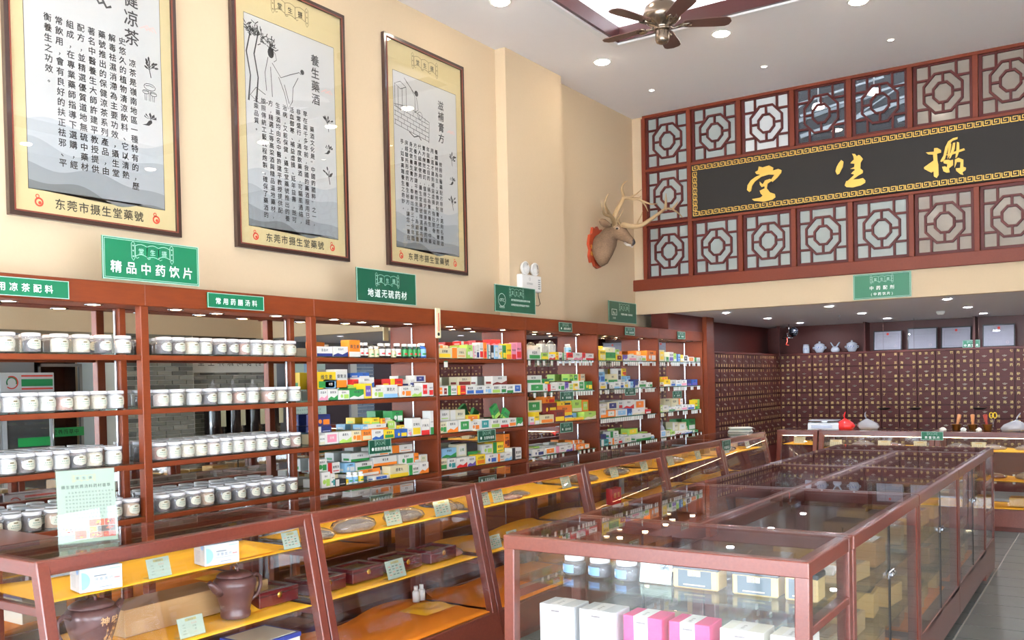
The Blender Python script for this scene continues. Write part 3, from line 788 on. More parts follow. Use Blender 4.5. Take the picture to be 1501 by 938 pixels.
# ------------------------------------------------------------ lattice screen above the soffit
scr = thing('lattice_screen', 'long red-brown wooden lattice partition with octagon patterned panels above the cream beam', 'screen', (-4.65, YB, 2.665))
def L(x, y, z): return (x + 4.65, y - YB, z - 2.665)
ZR = [2.665, 2.795, 3.425, 4.052, 4.682]
mb = MB(); mb.cbox(L(-4.80, YB - .05, 2.665), L(XR + .6, YB, 2.795), .004); obj('bottom_rail', mb, W_LAT, scr)
PX = [-4.65, -4.075, -3.49, -2.905, -2.32, -1.735, -1.15, -.565, .02, .605, 1.19, 1.775, 2.36]
for k, (za, zb, xa) in enumerate(((3.41, 3.44, -4.65), (4.04, 4.072, -4.65), (4.668, 4.70, -4.65))):
    mb = MB(); mb.cbox(L(xa, YB - .045, za), L(XR + .6, YB + .03, zb), .003); obj('rail', mb, W_LAT, scr)
def stile(x, z0, z1):
    mb = MB(); mb.cbox(L(x - .025, YB - .047, z0), L(x + .025, YB + .03, z1), .003); obj('stile', mb, W_LAT, scr)
stile(-4.64, 2.795, 4.668)
stile(-4.075, 2.795, 4.668)
for x in PX[2:]:
    stile(x, 2.795, 3.41); stile(x, 4.072, 4.668)
for x in PX[8:]: stile(x, 3.44, 4.04)
pw, ph = .535, .615
def lattice_mesh():
    mb = MB(); w = .022; d0, d1 = .0, .028
    def bar(a, b, ww=w):
        mb.bar((a[0], (d0 + d1) / 2, a[1]), (b[0], (d0 + d1) / 2, b[1]), ww, d1 - d0, (0, 1, 0), 0, .002)
    W, H = pw, ph
    for x in (w * .7, W - w * .7): bar((x, 0), (x, H), w * 1.4)
    for z in (w * .7, H - w * .7): bar((0, z), (W, z), w * 1.4)
    cx, cz = W / 2, H / 2
    a, b = .172, .19
    q = .42
    octo = lambda ra, rb: [(cx + ra * sx, cz + rb * sz) for sx, sz in ((-q, 1), (q, 1), (1, q), (1, -q), (q, -1), (-q, -1), (-1, -q), (-1, q))]
    for ra, rb in ((a, b), (a * .5, b * .5)):
        P = octo(ra, rb)
        for i in range(8):
            p, r = Vector(P[i]), Vector(P[(i + 1) % 8]); e = (r - p).normalized() * .006
            bar(p - e, r + e)
    for sx in (-1, 1):
        bar((cx + sx * a, cz), (cx + sx * a * .5, cz)); bar((cx, cz + sx * b), (cx, cz + sx * b * .5))
        for sz in (-1, 1):
            vx, vz = cx + sx * a * .70, cz + sz * b * .74
            bar((vx, vz), (vx, cz + sz * H / 2)); bar((vx, vz), (cx + sx * W / 2, vz))
    return mb.mesh('lattice_panel', [W_LATIN])
LM = lattice_mesh()
PANE_F = mat('frosted_pane', '#a0a8a4', .25, coat=.2, var=.06, vscale=3)
PANE_W = mat('pale_frosted_pane', '#dfe4e4', .25, coat=.3)
PANE_B = mat('grey_brown_frosted_pane', '#8f857a', .2, coat=.4, var=.12, vscale=3)
def pane_mesh(m):
    b = MB(); b.box((0, .03, 0), (pw, .036, ph)); return b.mesh('glass_pane', [m])
PMS = dict(f=pane_mesh(PANE_F), w=pane_mesh(PANE_W), b=pane_mesh(PANE_B), c=pane_mesh(GLASS))
def panel(i, row, kind):
    x = PX[i] + .03; z = (2.795, 3.44, 4.068)[row]
    o = bpy.data.objects.new('lattice_panel', LM); COL.objects.link(o); o.parent = scr; o.location = L(x, YB - .02, z)
    g_ = bpy.data.objects.new('glass_pane', PMS[kind]); COL.objects.link(g_); g_.parent = o
for i, k in enumerate('fffffbbbffff'): panel(i, 0, k)
panel(0, 1, 'f')
for i in (8, 9, 10, 11): panel(i, 1, 'f')
for i, k in enumerate('ffwccbbbffff'): panel(i, 2, k)
# dark loft behind the clear panes
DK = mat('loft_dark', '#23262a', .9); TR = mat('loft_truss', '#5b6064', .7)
mb = MB()
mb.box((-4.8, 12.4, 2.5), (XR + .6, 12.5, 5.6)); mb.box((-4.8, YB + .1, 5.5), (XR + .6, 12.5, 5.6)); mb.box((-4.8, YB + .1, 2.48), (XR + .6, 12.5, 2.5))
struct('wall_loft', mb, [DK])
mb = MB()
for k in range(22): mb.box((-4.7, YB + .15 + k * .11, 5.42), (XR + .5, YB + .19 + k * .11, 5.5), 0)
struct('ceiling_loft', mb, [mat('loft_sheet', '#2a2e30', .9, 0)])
for k in range(3):
    t = thing('roof_truss', 'pale steel truss bars in the dark loft behind the lattice, %s of three' % ('left', 'middle', 'right')[k], 'truss', (-3.4 + k * 1.1, 11.2, 4.5), 0, 'loft trusses')
    mb = MB(); mb.bar((-.9, 0, .0), (1.1, .3, .45), .05, .05); obj('chord', mb, TR, t)
    mb = MB(); mb.bar((-.9, 0, .25), (1.1, .3, .62), .03, .03); obj('upper_chord', mb, TR, t)
    mb = MB(); mb.bar((-.4, .1, .1), (.3, .2, .5), .02, .02); obj('web', mb, TR, t)

for k, (x, z) in enumerate(((-2.93, 4.75), (-2.31, 4.80))):
    t = thing('loft_lamp', 'small round lamp glowing in the dark loft behind the %s clear lattice pane' % ('left', 'right')[k], 'lamp', (x, 11.0, z))
    mb = MB(); mb.lathe([(.07, 0), (.075, .01), (.06, .05), (0, .06)], 18); obj('lamp_shade', mb, WHITE, t)
    mb = MB(); mb.lathe([(.0, -.012), (.05, -.008), (.066, .0), (.0, .002)], 18); obj('lamp_disc', mb, emit('loft_glow', '#fff2e0', 14), t)
    mb = MB(); mb.cyl((0, 0, .05), (0, 0, 5.42 - z), .008, 8); obj('drop_rod', mb, GREY, t)

# ------------------------------------------------------------ black name board
t = thing('name_board', 'long black name board with three big gold calligraphy characters and key pattern border', 'sign', (-2.33, YB - .05, 3.444))
BX0, BX1, BZ1 = -4.045 + 2.33, -.60 + 2.33, .594
mb = MB(); mb.cbox((BX0, -.01, 0), (BX1, .04, BZ1), .004); obj('board', mb, BOARD, t)
p = FY((BX0, -.0101, 0))
mb = MB(); W, H = BX1 - BX0, BZ1; s = .046; wd = .0085
def key(mb, f, n, step):
    for k in range(n):
        o = k * step; a = step * .82; b = s
        pts = [(0, 0), (a, 0), (a, b), (a * .32, b), (a * .32, b * .42), (a * .62, b * .42), (a * .62, b * .62)]
        pts2 = [(0, 0), (0, b * 1.0)]
        ribbon(mb, p, [f(o + u, v) for u, v in pts], wd, .002); ribbon(mb, p, [f(o + u, v) for u, v in pts2], wd, .002)
n = 44; st = (W - .04) / n
key(mb, lambda u, v: (.02 + u, .018 + v), n, st)
key(mb, lambda u, v: (.02 + u, H - .018 - s + v), n, st)
n2 = 7; st2 = (H - .15) / n2
key(mb, lambda u, v: (.02 + v, .075 + u), n2, st2)
key(mb, lambda u, v: (W - .02 - v, .075 + u), n2, st2)
obj('key_border', mb, GOLD, t)
for k in ('tang', 'sheng', 'she'):
    mb = MB()
    for j, P in enumerate(CHARS[k]):
        mb.prism([(x + 2.33, -.0105 - .0004 * j, z - 3.444) for x, z in P], (0, -.012, 0))
    obj('gold_character', mb, GOLD, t, norm=True)

# ------------------------------------------------------------ ceiling lights
def downlight(x, y, z, r, m, label, group, name='ceiling_light', ringm=None):
    key_ = (r, m.name)
    if key_ not in DL:
        a = MB(); a.lathe([(r, 0), (r * 1.28, -.004), (r * 1.32, 0), (r * 1.32, .004), (r, .004)], 20, caps=False)
        b = MB(); b.lathe([(r, .001), (r * .92, -.010), (r * .6, -.018), (0, -.021)] if r > .04 else [(r, .001), (r, .003)], 20)
        DL[key_] = (a.mesh('trim_ring', [ringm or WHITE]), b.mesh('lamp_disc', [m]))
    t = thing(name, label, 'ceiling light', (x, y, z), 0, group)
    for nm, me in zip(('trim_ring', 'lamp_disc'), DL[key_]):
        o = bpy.data.objects.new(nm, me); COL.objects.link(o); o.parent = t; o.location = (0, 0, -.006)
    return t
DL = {}
E_MAIN = emit('warm_lamp', '#fff0d8', L_MAIN); E_LOW = emit('cool_lamp', '#eef2ff', L_LOW); E_SPOT = emit('spot_lamp', '#ffd9a8', L_SPOT); E_TINY = emit('small_lamp', '#fff0dc', 18)
rw = {0: 'far row', 1: 'middle row', 2: 'near row', 3: 'row over the camera'}
for j, y in enumerate((7.93, 6.19, 4.4, 2.6, .8, -1.0)):
    for i, x in enumerate((-4.148, -2.95, -1.775, -.6, .6, 1.7)):
        if j > 0 and i > 0 and T[0] < x < T[2] and y > T[1]: continue
        downlight(x, y, ZC, .070, E_MAIN, 'bright round warm downlight in the high ceiling, number %s from left, row at %s' % (('one', 'two', 'three', 'four', 'five', 'six')[i], ('far end', 'poster three', 'poster two', 'poster one', 'shop front', 'street door')[j]), 'high ceiling downlights')
for i, x in enumerate((-4.14, -2.925, -1.744, -.55, .65, 1.8)):
    downlight(x, 9.03, ZC, .026, E_TINY, 'tiny round spotlight in the high ceiling before the lattice, %s from left' % ('first', 'second', 'third', 'fourth', 'fifth', 'sixth')[i], 'tiny ceiling spotlights', ringm=GREY)
downlight(-3.35, 6.6, 4.98, .075, E_MAIN, 'round downlight inside the recessed ceiling tray left of the fan', 'tray downlights')
downlight(-1.0, 3.6, 4.98, .075, E_MAIN, 'round downlight inside the recessed ceiling tray above the island cases', 'tray downlights')
for i, x in enumerate((-3.88, -2.69, -1.50, -.3, .9, 2.0)):
    for j, y in enumerate((10.43, 11.95, 13.42)):
        downlight(x, y, ZS, .040, E_LOW, 'round white downlight in the low ceiling, %s column, %s row' % (('first', 'second', 'third', 'fourth', 'fifth', 'sixth')[i], ('front', 'middle', 'back')[j]), 'low ceiling downlights')
t = thing('smoke_detector', 'small round white smoke detector on the low grey ceiling', 'detector', (-1.86, 12.4, ZS)); mb = MB(); mb.lathe([(.05, 0), (.05, -.02), (.035, -.045), (.0, -.047)], 16); obj('housing', mb, WHITE, t); mb = MB(); mb.lathe([(.008, -.047), (.008, -.05)], 8); obj('status_lamp', mb, GREY, t)
t = thing('sprinkler', 'small metal sprinkler head hanging from the low ceiling', 'sprinkler', (-3.0, 12.1, ZS)); mb = MB(); mb.cyl((0, 0, 0), (0, 0, -.05), .008); obj('pipe', mb, GREY, t); mb = MB(); mb.lathe([(.022, -.05), (.022, -.053)], 10); obj('deflector', mb, GREY, t)

# ------------------------------------------------------------ ceiling fan
fan = thing('ceiling_fan', 'five-blade brown ceiling fan with brushed bronze motor hanging from the tray', 'fan', (-3.033, 6.834, 4.42))
BRZ = mat('brushed_bronze', '#8d7f70', .25, .9); BLADE = mat('fan_blade_wood', '#5a3a32', .45, var=.12, vscale=20)
mb = MB(); mb.cyl((0, 0, .22), (0, 0, .54), .012, 12); obj('down_rod', mb, BRZ, fan)
mb = MB(); mb.lathe([(.02, .25), (.035, .235), (.035, .215), (.09, .205), (.135, .17), (.15, .12), (.145, .075), (.11, .04), (.07, .02), (.065, .0), (.07, -.01)], 28); obj('motor_housing', mb, BRZ, fan)
mb = MB(); mb.lathe([(.05, .0), (.055, -.02), (.055, -.085), (.048, -.105), (.03, -.115), (0, -.118)], 24); obj('switch_cup', mb, BRZ, fan)
mb = MB(); mb.lathe([(.06, .54), (.055, .50), (.025, .47)], 20); obj('canopy', mb, BRZ, fan)
for a in (-110, -43, 28, 104, 175):
    a = math.radians(a); mb = MB()
    pr = [(.17, .045), (.2, .055), (.30, .062), (.42, .07), (.50, .068), (.53, .05), (.545, 0)]
    tw = -.12
    vt = [(x, y) for x, y in pr] + [(x, -y) for x, y in pr[::-1][1:]]
    R = Matrix.Rotation(a, 3, 'Z')
    mb.prism([R @ Vector((x, y, .03 + y * tw)) for x, y in vt], (0, 0, .007))
    b_ = obj('blade', mb, BLADE, fan, norm=True)
    mb = MB()
    mb.tube([R @ Vector(q) for q in ((.06, 0, .02), (.10, .02, .012), (.15, .0, .022), (.2, .0, .024))], [.012, .009, .012, .016], 8)
    for sg in (-1, 1): mb.tube([R @ Vector(q) for q in ((.13, 0, .02), (.16, sg * .03, .024 + sg * .004), (.21, sg * .038, .026 + sg * .006), (.235, sg * .02, .027))], [.006, .008, .007, .004], 6)
    obj('blade_bracket', mb, BRZ, fan)

# ------------------------------------------------------------ posters
FRAME_D = mat('picture_frame_dark', '#33211c', .3, coat=.5); FRAME_R = mat('picture_frame_edge', '#7b3a2c', .35)
MATB = mat('poster_mount', '#d6c493', .6, var=.03, vscale=50); PANEL = mat('poster_paper', '#cfcecb', .6)
RED = mat('poster_red', '#d8402c', .6); PINK = mat('poster_pink', '#ecc4bd', .6)
RIDGE = [mat('poster_ridge_%s' % n_, c_, .7) for n_, c_ in (('pale', '#bfc2c3'), ('soft', '#aeb2b4'), ('mid', '#979b9d'), ('dark', '#7b7f7f'))]
POSTERS = [
 (2.528, 2.555, '保健凉茶', ['　　凉茶是嶺南地區一種特有的，歷', '史悠久的植物清涼飲料、它以清熱', '解毒祛濕消滯為主要功效，攝生堂', '藥號推出的保健涼茶系列產品，由', '著名中醫養生大師許建平教授提供', '配方，並精選優質道地無硫中藥材', '組成，在專業藥師指導下選購，經', '常飲用，會有良好的扶正祛邪、平', '衡養生之功效。'], 'leftmost tall framed herb tea poster with vertical black text, top cut by the photo edge'),
 (3.992, 2.548, '養生藥酒', ['　　藥酒文化是“中國的國粹”之一，', '早在兩千多年前，我國的藥酒服用已經', '非常盛行，適度飲藥酒，可驅風通絡，', '活血御寒、補益虛損、延年益壽，既可', '治病，又能保健。攝生堂藥號推出的養', '生藥酒均由名中醫許建平教授提供配', '方，精選上等高梁酒與精品道地藥材，', '按照傳統工藝流程炮製，確保了藥酒的', '上乘品質。'], 'middle tall framed medicinal wine poster with a robed man drawn beside a pine tree'),
 (5.470, 2.57, '滋補膏方', ['　　按照中醫藥配方原理，選用名貴滋', '養類藥材為主，以傳統制膏方式熬膏服', '用，這才達到補益虛損、強壯筋骨、延', '年益壽之目的，稱之為膏方養生，中藥', '膏方療效確切，值得追求健康長壽的現', '代人細緻使用，攝生堂藥號精選著名膏', '方養生專家許建平教授坐堂，為顧客量', '身定做養生膏方，奉獻出享三十余年臨', '床經驗所形成的養生秘方，讓您一膏在', '手，如享高端養生之奇妙。'], 'rightmost tall framed herbal paste poster with a drawn worker at a brick stove')]
def sprig(mb, p, cx, cy, s, seed, w):
    r = random.Random(seed)
    ribbon(mb, p, [(cx + s * .1, cy - s * .5), (cx, cy), (cx + s * .05, cy + s * .4)], s * .05, w)
    for k in range(9):
        a = r.uniform(.1, 2.9); q = r.uniform(.2, .5) * s; bx, by = cx, cy + r.uniform(-.1, .15) * s
        ex, ey = bx + q * math.cos(a), by + q * math.sin(a)
        ribbon(mb, p, [(bx, by), (ex, ey)], s * .02, w)
        n_ = 6; ang = a
        ppoly(mb, p, [(ex + .14 * s * math.cos(t_) * math.cos(ang) - .06 * s * math.sin(t_) * math.sin(ang), ey + .14 * s * math.cos(t_) * math.sin(ang) + .06 * s * math.sin(t_) * math.cos(ang)) for t_ in [2 * PI * i / n_ for i in range(n_)]], w + .0001 * k)
def mushroom(mb, p, cx, cy, s, w):
    for dx, dy, q in ((0, .25, 1), (-.25, -.05, .55), (.22, -.08, .6)):
        a, b = cx + dx * s, cy + dy * s
        ribbon(mb, p, [(a + q * s * .35 * math.cos(t_), b + q * s * .18 * math.sin(t_)) for t_ in [2 * PI * i / 12 for i in range(13)]], s * .03, w)
        ribbon(mb, p, [(a - q * s * .25, b + q * s * .03), (a, b + q * s * .08), (a + q * s * .25, b + q * s * .03)], s * .03, w)
        for e in (-.06, .06): ribbon(mb, p, [(a + e * s, b - q * s * .15), (a + e * s * .7, cy - s * .5)], s * .025, w)
def root(mb, p, cx, cy, s, seed, w):
    ppoly(mb, p, [(cx - .5 * s, cy - .4 * s), (cx - .1 * s, cy - .38 * s), (cx + .1 * s, cy - .2 * s), (cx + .08 * s, cy - .05 * s), (cx - .1 * s, cy - .1 * s), (cx - .25 * s, cy - .3 * s)], w)
    for a in (.3, .9, 1.6, 2.4, 2.9):
        ex, ey = cx + .3 * s * math.cos(a), cy + .25 * s * math.sin(a)
        ppoly(mb, p, [(cx, cy), (ex + .08 * s, ey - .06 * s), (ex + .08 * s * math.cos(a), ey + .1 * s), (ex - .08 * s, ey)], w + .0001)
    ribbon(mb, p, [(cx, cy - .1 * s), (cx, cy + .3 * s)], s * .03, w)
def art(mb, p, k):
    w = .0009; R = random.Random(k)
    if k == 0:      # mossy rock bank
        for i in range(70):
            u = .20 + R.random() * .40; v = 1.40 - (u - .2) * .22 + R.gauss(0, .022); a = R.uniform(.9, 2.2)
            ribbon(mb, p, [(u, v), (u + .03 * math.cos(a), v + .03 * math.sin(a))], .005, w)
        for i in range(9):
            u = .2 + i * .045; ribbon(mb, p, [(u, 1.36 - i * .008), (u + .03, 1.33 - i * .01), (u + .06, 1.345 - i * .01)], .014, w)
        for i in range(8): ribbon(mb, p, [(.3 + i * .03, 1.43), (.34 + i * .03, 1.5), (.36 + i * .03, 1.44)], .003, w)
    elif k == 1:    # pine tree and robed man raising a cup
        for x0 in (.135, .2):
            ribbon(mb, p, [(x0, .98), (x0 + .02, 1.15), (x0 - .01, 1.3), (x0 + .03, 1.45), (x0 + .02, 1.5)], [.014, .010, .011, .009, .006], w)
        for i in range(90):
            u = .12 + R.random() * .26; v = 1.47 - (u - .12) * .35 + R.gauss(0, .025); a = R.uniform(0, PI)
            ribbon(mb, p, [(u, v), (u + .03 * math.cos(a), v + .03 * math.sin(a))], .006, w)
        disc(mb, p, .335, 1.345, .028, w, 0, 10, .036); ribbon(mb, p, [(.345, 1.37), (.375, 1.35), (.385, 1.31), (.36, 1.29)], .004, w)
        for pts in ([(.31, 1.31), (.28, 1.2), (.29, 1.08)], [(.345, 1.28), (.42, 1.2), (.5, 1.24), (.59, 1.28), (.61, 1.27)], [(.4, 1.2), (.45, 1.1), (.48, 1.0), (.52, 1.06), (.53, 1.16), (.58, 1.24)], [(.33, 1.25), (.34, 1.05)], [(.3, 1.0), (.22, .98), (.15, 1.02), (.2, 1.08), (.28, 1.05)], [(.45, 1.16), (.49, 1.04)]):
            ribbon(mb, p, pts, .005, w)
        disc(mb, p, .62, 1.29, .018, w)
    else:           # brick stove, tub and stooping worker
        for r_ in range(5):
            v = 1.10 + r_ * .035
            ribbon(mb, p, [(.12, v + .03), (.55, v - .03)], .004, w)
            for c_ in range(6):
                u = .13 + c_ * .075 + (r_ % 2) * .035
                if u < .54: ribbon(mb, p, [(u, v + .03 - (u - .12) * .13), (u, v + .065 - (u - .12) * .13)], .004, w)
        ribbon(mb, p, [(.12, 1.285), (.3, 1.30), (.56, 1.23), (.55, 1.06)], .005, w)
        for pts in ([(.13, 1.45), (.13, 1.28), (.2, 1.25), (.27, 1.28), (.27, 1.45), (.2, 1.48), (.13, 1.45), (.2, 1.42), (.27, 1.45)], [(.17, 1.43), (.17, 1.26)], [(.22, 1.43), (.22, 1.26)],
                    [(.27, 1.5), (.33, 1.46), (.38, 1.4), (.38, 1.27)], [(.4, 1.4), (.42, 1.3), (.37, 1.27)], [(.34, 1.45), (.4, 1.41)], [(.25, 1.52), (.34, 1.45)]): ribbon(mb, p, pts, .005, w)
        disc(mb, p, .40, 1.43, .024, w, 0, 10); ring(mb, p, .44, 1.26, .03, .004, w)
        ribbon(mb, p, [(.3, 1.10), (.36, 1.07), (.42, 1.09), (.45, 1.06)], .008, w)
for k, (y0, z0, title, cols, lab) in enumerate(POSTERS):
    W, H = 1.04, 1.815
    t = thing('framed_poster', lab, 'poster', (XL + .005, y0, z0))
    fr = .032
    mb = MB()
    p = FX()
    for a, b_ in (((0, 0), (W, fr)), ((0, H - fr), (W, H)), ((0, fr), (fr, H - fr)), ((W - fr, fr), (W, H - fr))): pbox(mb, p, a[0], a[1], b_[0], b_[1], 0, .032, 0)
    e = fr - .007
    for a, b_ in (((e, e), (W - e, fr)), ((e, H - fr), (W - e, H - e)), ((e, fr), (fr, H - fr)), ((W - fr, fr), (W - e, H - fr))): pbox(mb, p, a[0], a[1], b_[0], b_[1], .032, .036, 1)
    obj('frame', mb, [FRAME_D, FRAME_R], t)
    mb = MB(); pbox(mb, p, fr, fr, W - fr, H - fr, .006, .015); obj('mount', mb, MATB, t)
    mb = MB(); pi = FX((.015, 0, 0)); U0, U1, V0, V1 = .112, .935, .155, 1.55
    pquad(mb, pi, U0 - .003, V0 - .003, U1 + .003, V1 + .003, .0002, 1); pquad(mb, pi, U0, V0, U1, V1, .0004, 0)
    for q, (vb, am) in enumerate(((.52, .03), (.40, .035), (.30, .03), (.20, .035))):
        pts = [(U0, V0 if q == 3 else V0 + .0)]
        for i in range(25):
            s_ = i / 24; pts.append((U0 + (U1 - U0) * s_, vb + am * math.sin(s_ * 7 + q * 2.1) * .6 + am * .5 * math.sin(s_ * 13 + q) - s_ * .05 * (q > 1)))
        pts.append((U1, V0)); ppoly(mb, pi, pts[::-1], .0005 + .0001 * q, 2 + q)
    obj('printed_sheet', mb, [PANEL, BLACK] + RIDGE, t)
    mb = MB()
    tv = 1.46 if k else 1.52
    text(mb, pi, title, .745 if k < 2 else .72, tv, .082 if k else .098, .0010, 0, 1.12, True, .012)
    nc = len(cols)
    for c_, s_ in enumerate(cols):
        text(mb, pi, s_.replace('　', ' '), (.70 if k != 0 else .745) - c_ * (.063 if nc == 9 else .055), 1.03 if k else 1.12, .042 if k else .046, .0010, 0, 1.13 if k != 0 else 1.19, True, .018)
    text(mb, pi, '东莞市摄生堂藥號', W / 2, .062, .062, .0010, 0, 1.1, False, .012)
    obj('lettering', mb, BLACK, t)
    mb = MB(); art(mb, pi, k)
    mu = .855
    sprig(mb, pi, mu, .98, .11, k * 5 + 1, .0010)
    if k == 0: mushroom(mb, pi, mu, .84, .11, .0010)
    else: root(mb, pi, mu + .01, .80, .10, k, .0010)
    (root if k == 0 else sprig)(mb, pi, mu, .68 if k == 0 else .60, .11, k + 3, .0010)
    obj('ink_drawing', mb, mat('poster_ink', '#3c3a38', .7), t)
    mb = MB(); emblem(mb, pi, W / 2, H - .125, .36, .0008, 0, 1); obj('scroll_emblem', mb, [mat('poster_brown_line', '#8a7a58', .7), BLACK], t)
    mb = MB()
    for u in (.165, W - .165):
        ring(mb, pi, u, .088, .020, .009, .0010); disc(mb, pi, u + .004, .084, .009, .0011); ring(mb, pi, u - .008, .118, .009, .005, .0010, n=10)
    obj('red_seal', mb, RED, t)
    mb = MB()
    for i in range(4): ribbon(mb, pi, [(.80 + .02 * i, 1.2 + .012 * (i % 2)), (.83 + .02 * i, 1.215 + .012 * (i % 2)), (.85 + .02 * i, 1.2)], .007, .0008)
    obj('pink_cloud', mb, PINK, t)
    mb = MB(); pbox(mb, p, fr, fr, W - fr, H - fr, .024, .027); obj('picture_glass', mb, GLASS, t)

# ------------------------------------------------------------ signs
def sign(corner, w, h, face, label, lines, em=None, dark=False, th=.008, name='green_sign', badge=None, lean=0):
    p0 = PL((0, 0, 0), (0, 1, 0), (0, 0, 1)) if face == 'x' else PL((0, 0, 0), (1, 0, 0), (0, 0, 1))
    t = thing(name, label, 'sign', corner)
    mb = MB(); pbox(mb, p0, 0, 0, w, h, 0, th); obj('board', mb, GREEN_D if dark else GREEN, t)
    mb = MB(); b = max(.0035, h * .02); q = b * .6
    for a, c_ in (((0, 0), (w, b)), ((0, h - b), (w, h)), ((0, b), (b, h - b)), ((w - b, b), (w, h - b))): pbox(mb, p0, a[0], a[1], c_[0], c_[1], th, th + .0015)
    g_ = b * 2.2
    if h > .09 and not dark:
        for a, c_ in (((g_, g_), (w - g_, g_ + q)), ((g_, h - g_ - q), (w - g_, h - g_)), ((g_, g_), (g_ + q, h - g_)), ((w - g_ - q, g_), (w - g_, h - g_))): pquad(mb, p0, a[0], a[1], c_[0], c_[1], th + .001)
    obj('border', mb, SIGNB, t)
    p = PL(p0(0, 0, th), p0.r, p0.u)
    mb = MB()
    for s_, u, v, sz, pit in lines: text(mb, p, s_, u * w, v * h, sz * h, .0012, 0, pit, False, .018)
    if badge: badge(mb, p, w, h)
    obj('lettering', mb, SIGNW, t)
    if em:
        mb = MB(); emblem(mb, p, em[0] * w, em[1] * h, em[2] * w, .0012); obj('scroll_emblem', mb, SIGNB, t)
    return t
SX = -4.36
sign((SX, 2.10, 2.092), .49, .088, 'x', 'long green sign for herb tea ingredients on the cabinet beam, cut off at left edge', [('常用凉茶配料', .5, .25, .48, 1.35)])
sign((SX, 2.776, 2.212), .59, .222, 'x', 'big green sign standing under the left poster, for fine herbal slices', [('精品中药饮片', .5, .16, .30, 1.32)], (.5, .72, .46))
sign((SX, 3.422, 2.098), .412, .086, 'x', 'long green sign for medicinal soup ingredients on the beam over the second bay', [('常用药膳汤料', .5, .25, .46, 1.35)])
sign((SX, 4.656, 2.212), .632, .230, 'x', 'big green sign standing on the beam between the middle and right posters', [('地道无硫药材', .5, .15, .27, 1.15)], (.5, .7, .42), True)
def otc(mb, p, w, h):
    ring(mb, p, .16 * w, .44 * h, .085 * w, .004, .0012); text(mb, p, 'OTC', .16 * w, .36 * h, .17 * h, .0012, 0, 1, False, .01); text(mb, p, '非处方药', .16 * w, .13 * h, .09 * h, .0012)
sign((SX, 6.319, 2.225), .633, .228, 'x', 'green over-the-counter medicine sign with round OTC badge below the emergency light', [('请仔细阅读药品使用说明书并按', .62, .44, .085, 1.12), ('说明使用或在药师指导下购买！', .62, .26, .085, 1.12)], (.52, .76, .38), True, badge=otc)
def rx(mb, p, w, h):
    for a, b_ in (((.1, .33), (.28, .35)), ((.1, .6), (.28, .62)), ((.1, .33), (.112, .62)), ((.268, .33), (.28, .62))): pquad(mb, p, a[0] * w, a[1] * h, b_[0] * w, b_[1] * h, .0012)
    text(mb, p, 'Rx', .19 * w, .36 * h, .2 * h, .0012, 0, 1, False, .012); text(mb, p, '处方药', .19 * w, .15 * h, .1 * h, .0012)
sign((SX, 8.358, 2.223), .637, .218, 'x', 'green prescription medicine sign with square Rx badge below the deer head', [('凭医师处方销售、购买和使用', .64, .36, .1, .95)], (.55, .74, .4), True, badge=rx)
def dot(mb, p, w, h): disc(mb, p, .17 * w, .34 * h, .12 * h, .0012, 0, 14)
for (y, z, w, h, s_, lab) in ((7.367, 2.092, .24, .085, '感冒咳嗽药', 'small green sign on the beam over the fifth bay'), (8.733, 2.1, .225, .082, '心脑血管药', 'small green sign on the beam over the sixth bay'), (10.106, 2.095, .22, .085, '外用药', 'small green sign on the beam over the seventh bay'),
        (4.743, 1.148, .232, .1, '胃肠肝胆用药', 'green category sign hanging from the third shelf of the third bay'), (6.039, 1.145, .25, .096, '五官科用药', 'green category sign hanging from the third shelf of the fourth bay'),
        (7.366, 1.442, .238, .085, '清热解毒', 'green category sign hanging under the second shelf of the fifth bay'), (7.354, 1.145, .228, .092, '滋补用药', 'green category sign hanging under the third shelf of the fifth bay'), (8.705, 1.459, .24, .08, '妇科用药', 'green category sign hanging under the second shelf of the sixth bay'), (9.936, 1.40, .25, .078, '皮肤用药', 'dark green category sign under the second shelf of the seventh bay')):
    sign((SX - .003, y, z), w, h, 'x', lab, [(s_, .62, .2, .27, 1.08 if len(s_) > 5 else 1.15)], (.5, .76, .5), True, .006, badge=dot)
sign((-2.307, YB - .012, 2.40), .56, .258, 'y', 'green dispensing sign on the cream beam below the lattice', [('中药配剂', .5, .34, .17, 1.5), ('(中药饮片)', .5, .12, .13, 1.3)], (.5, .76, .42))
t = thing('thermometer', 'narrow cream wall thermometer hanging on the beam between third and fourth bays', 'thermometer', (-4.352, 5.533, 1.978))
mb = MB(); mb.cbox((0, -.032, 0), (.012, .032, .23), .006); obj('plate', mb, mat('thermometer_cream', '#e8e2b8', .4), t)
mb = MB(); mb.cyl((.014, 0, .05), (.014, 0, .19), .003, 6); obj('tube', mb, RED, t)
mb = MB(); pq = FX((.0122, 0, 0))
for i in range(14): pquad(mb, pq, .006, .06 + i * .01, .016, .0625 + i * .01, .0003)
disc(mb, pq, 0, .03, .014, .0003); obj('scale_marks', mb, BLACK, t)

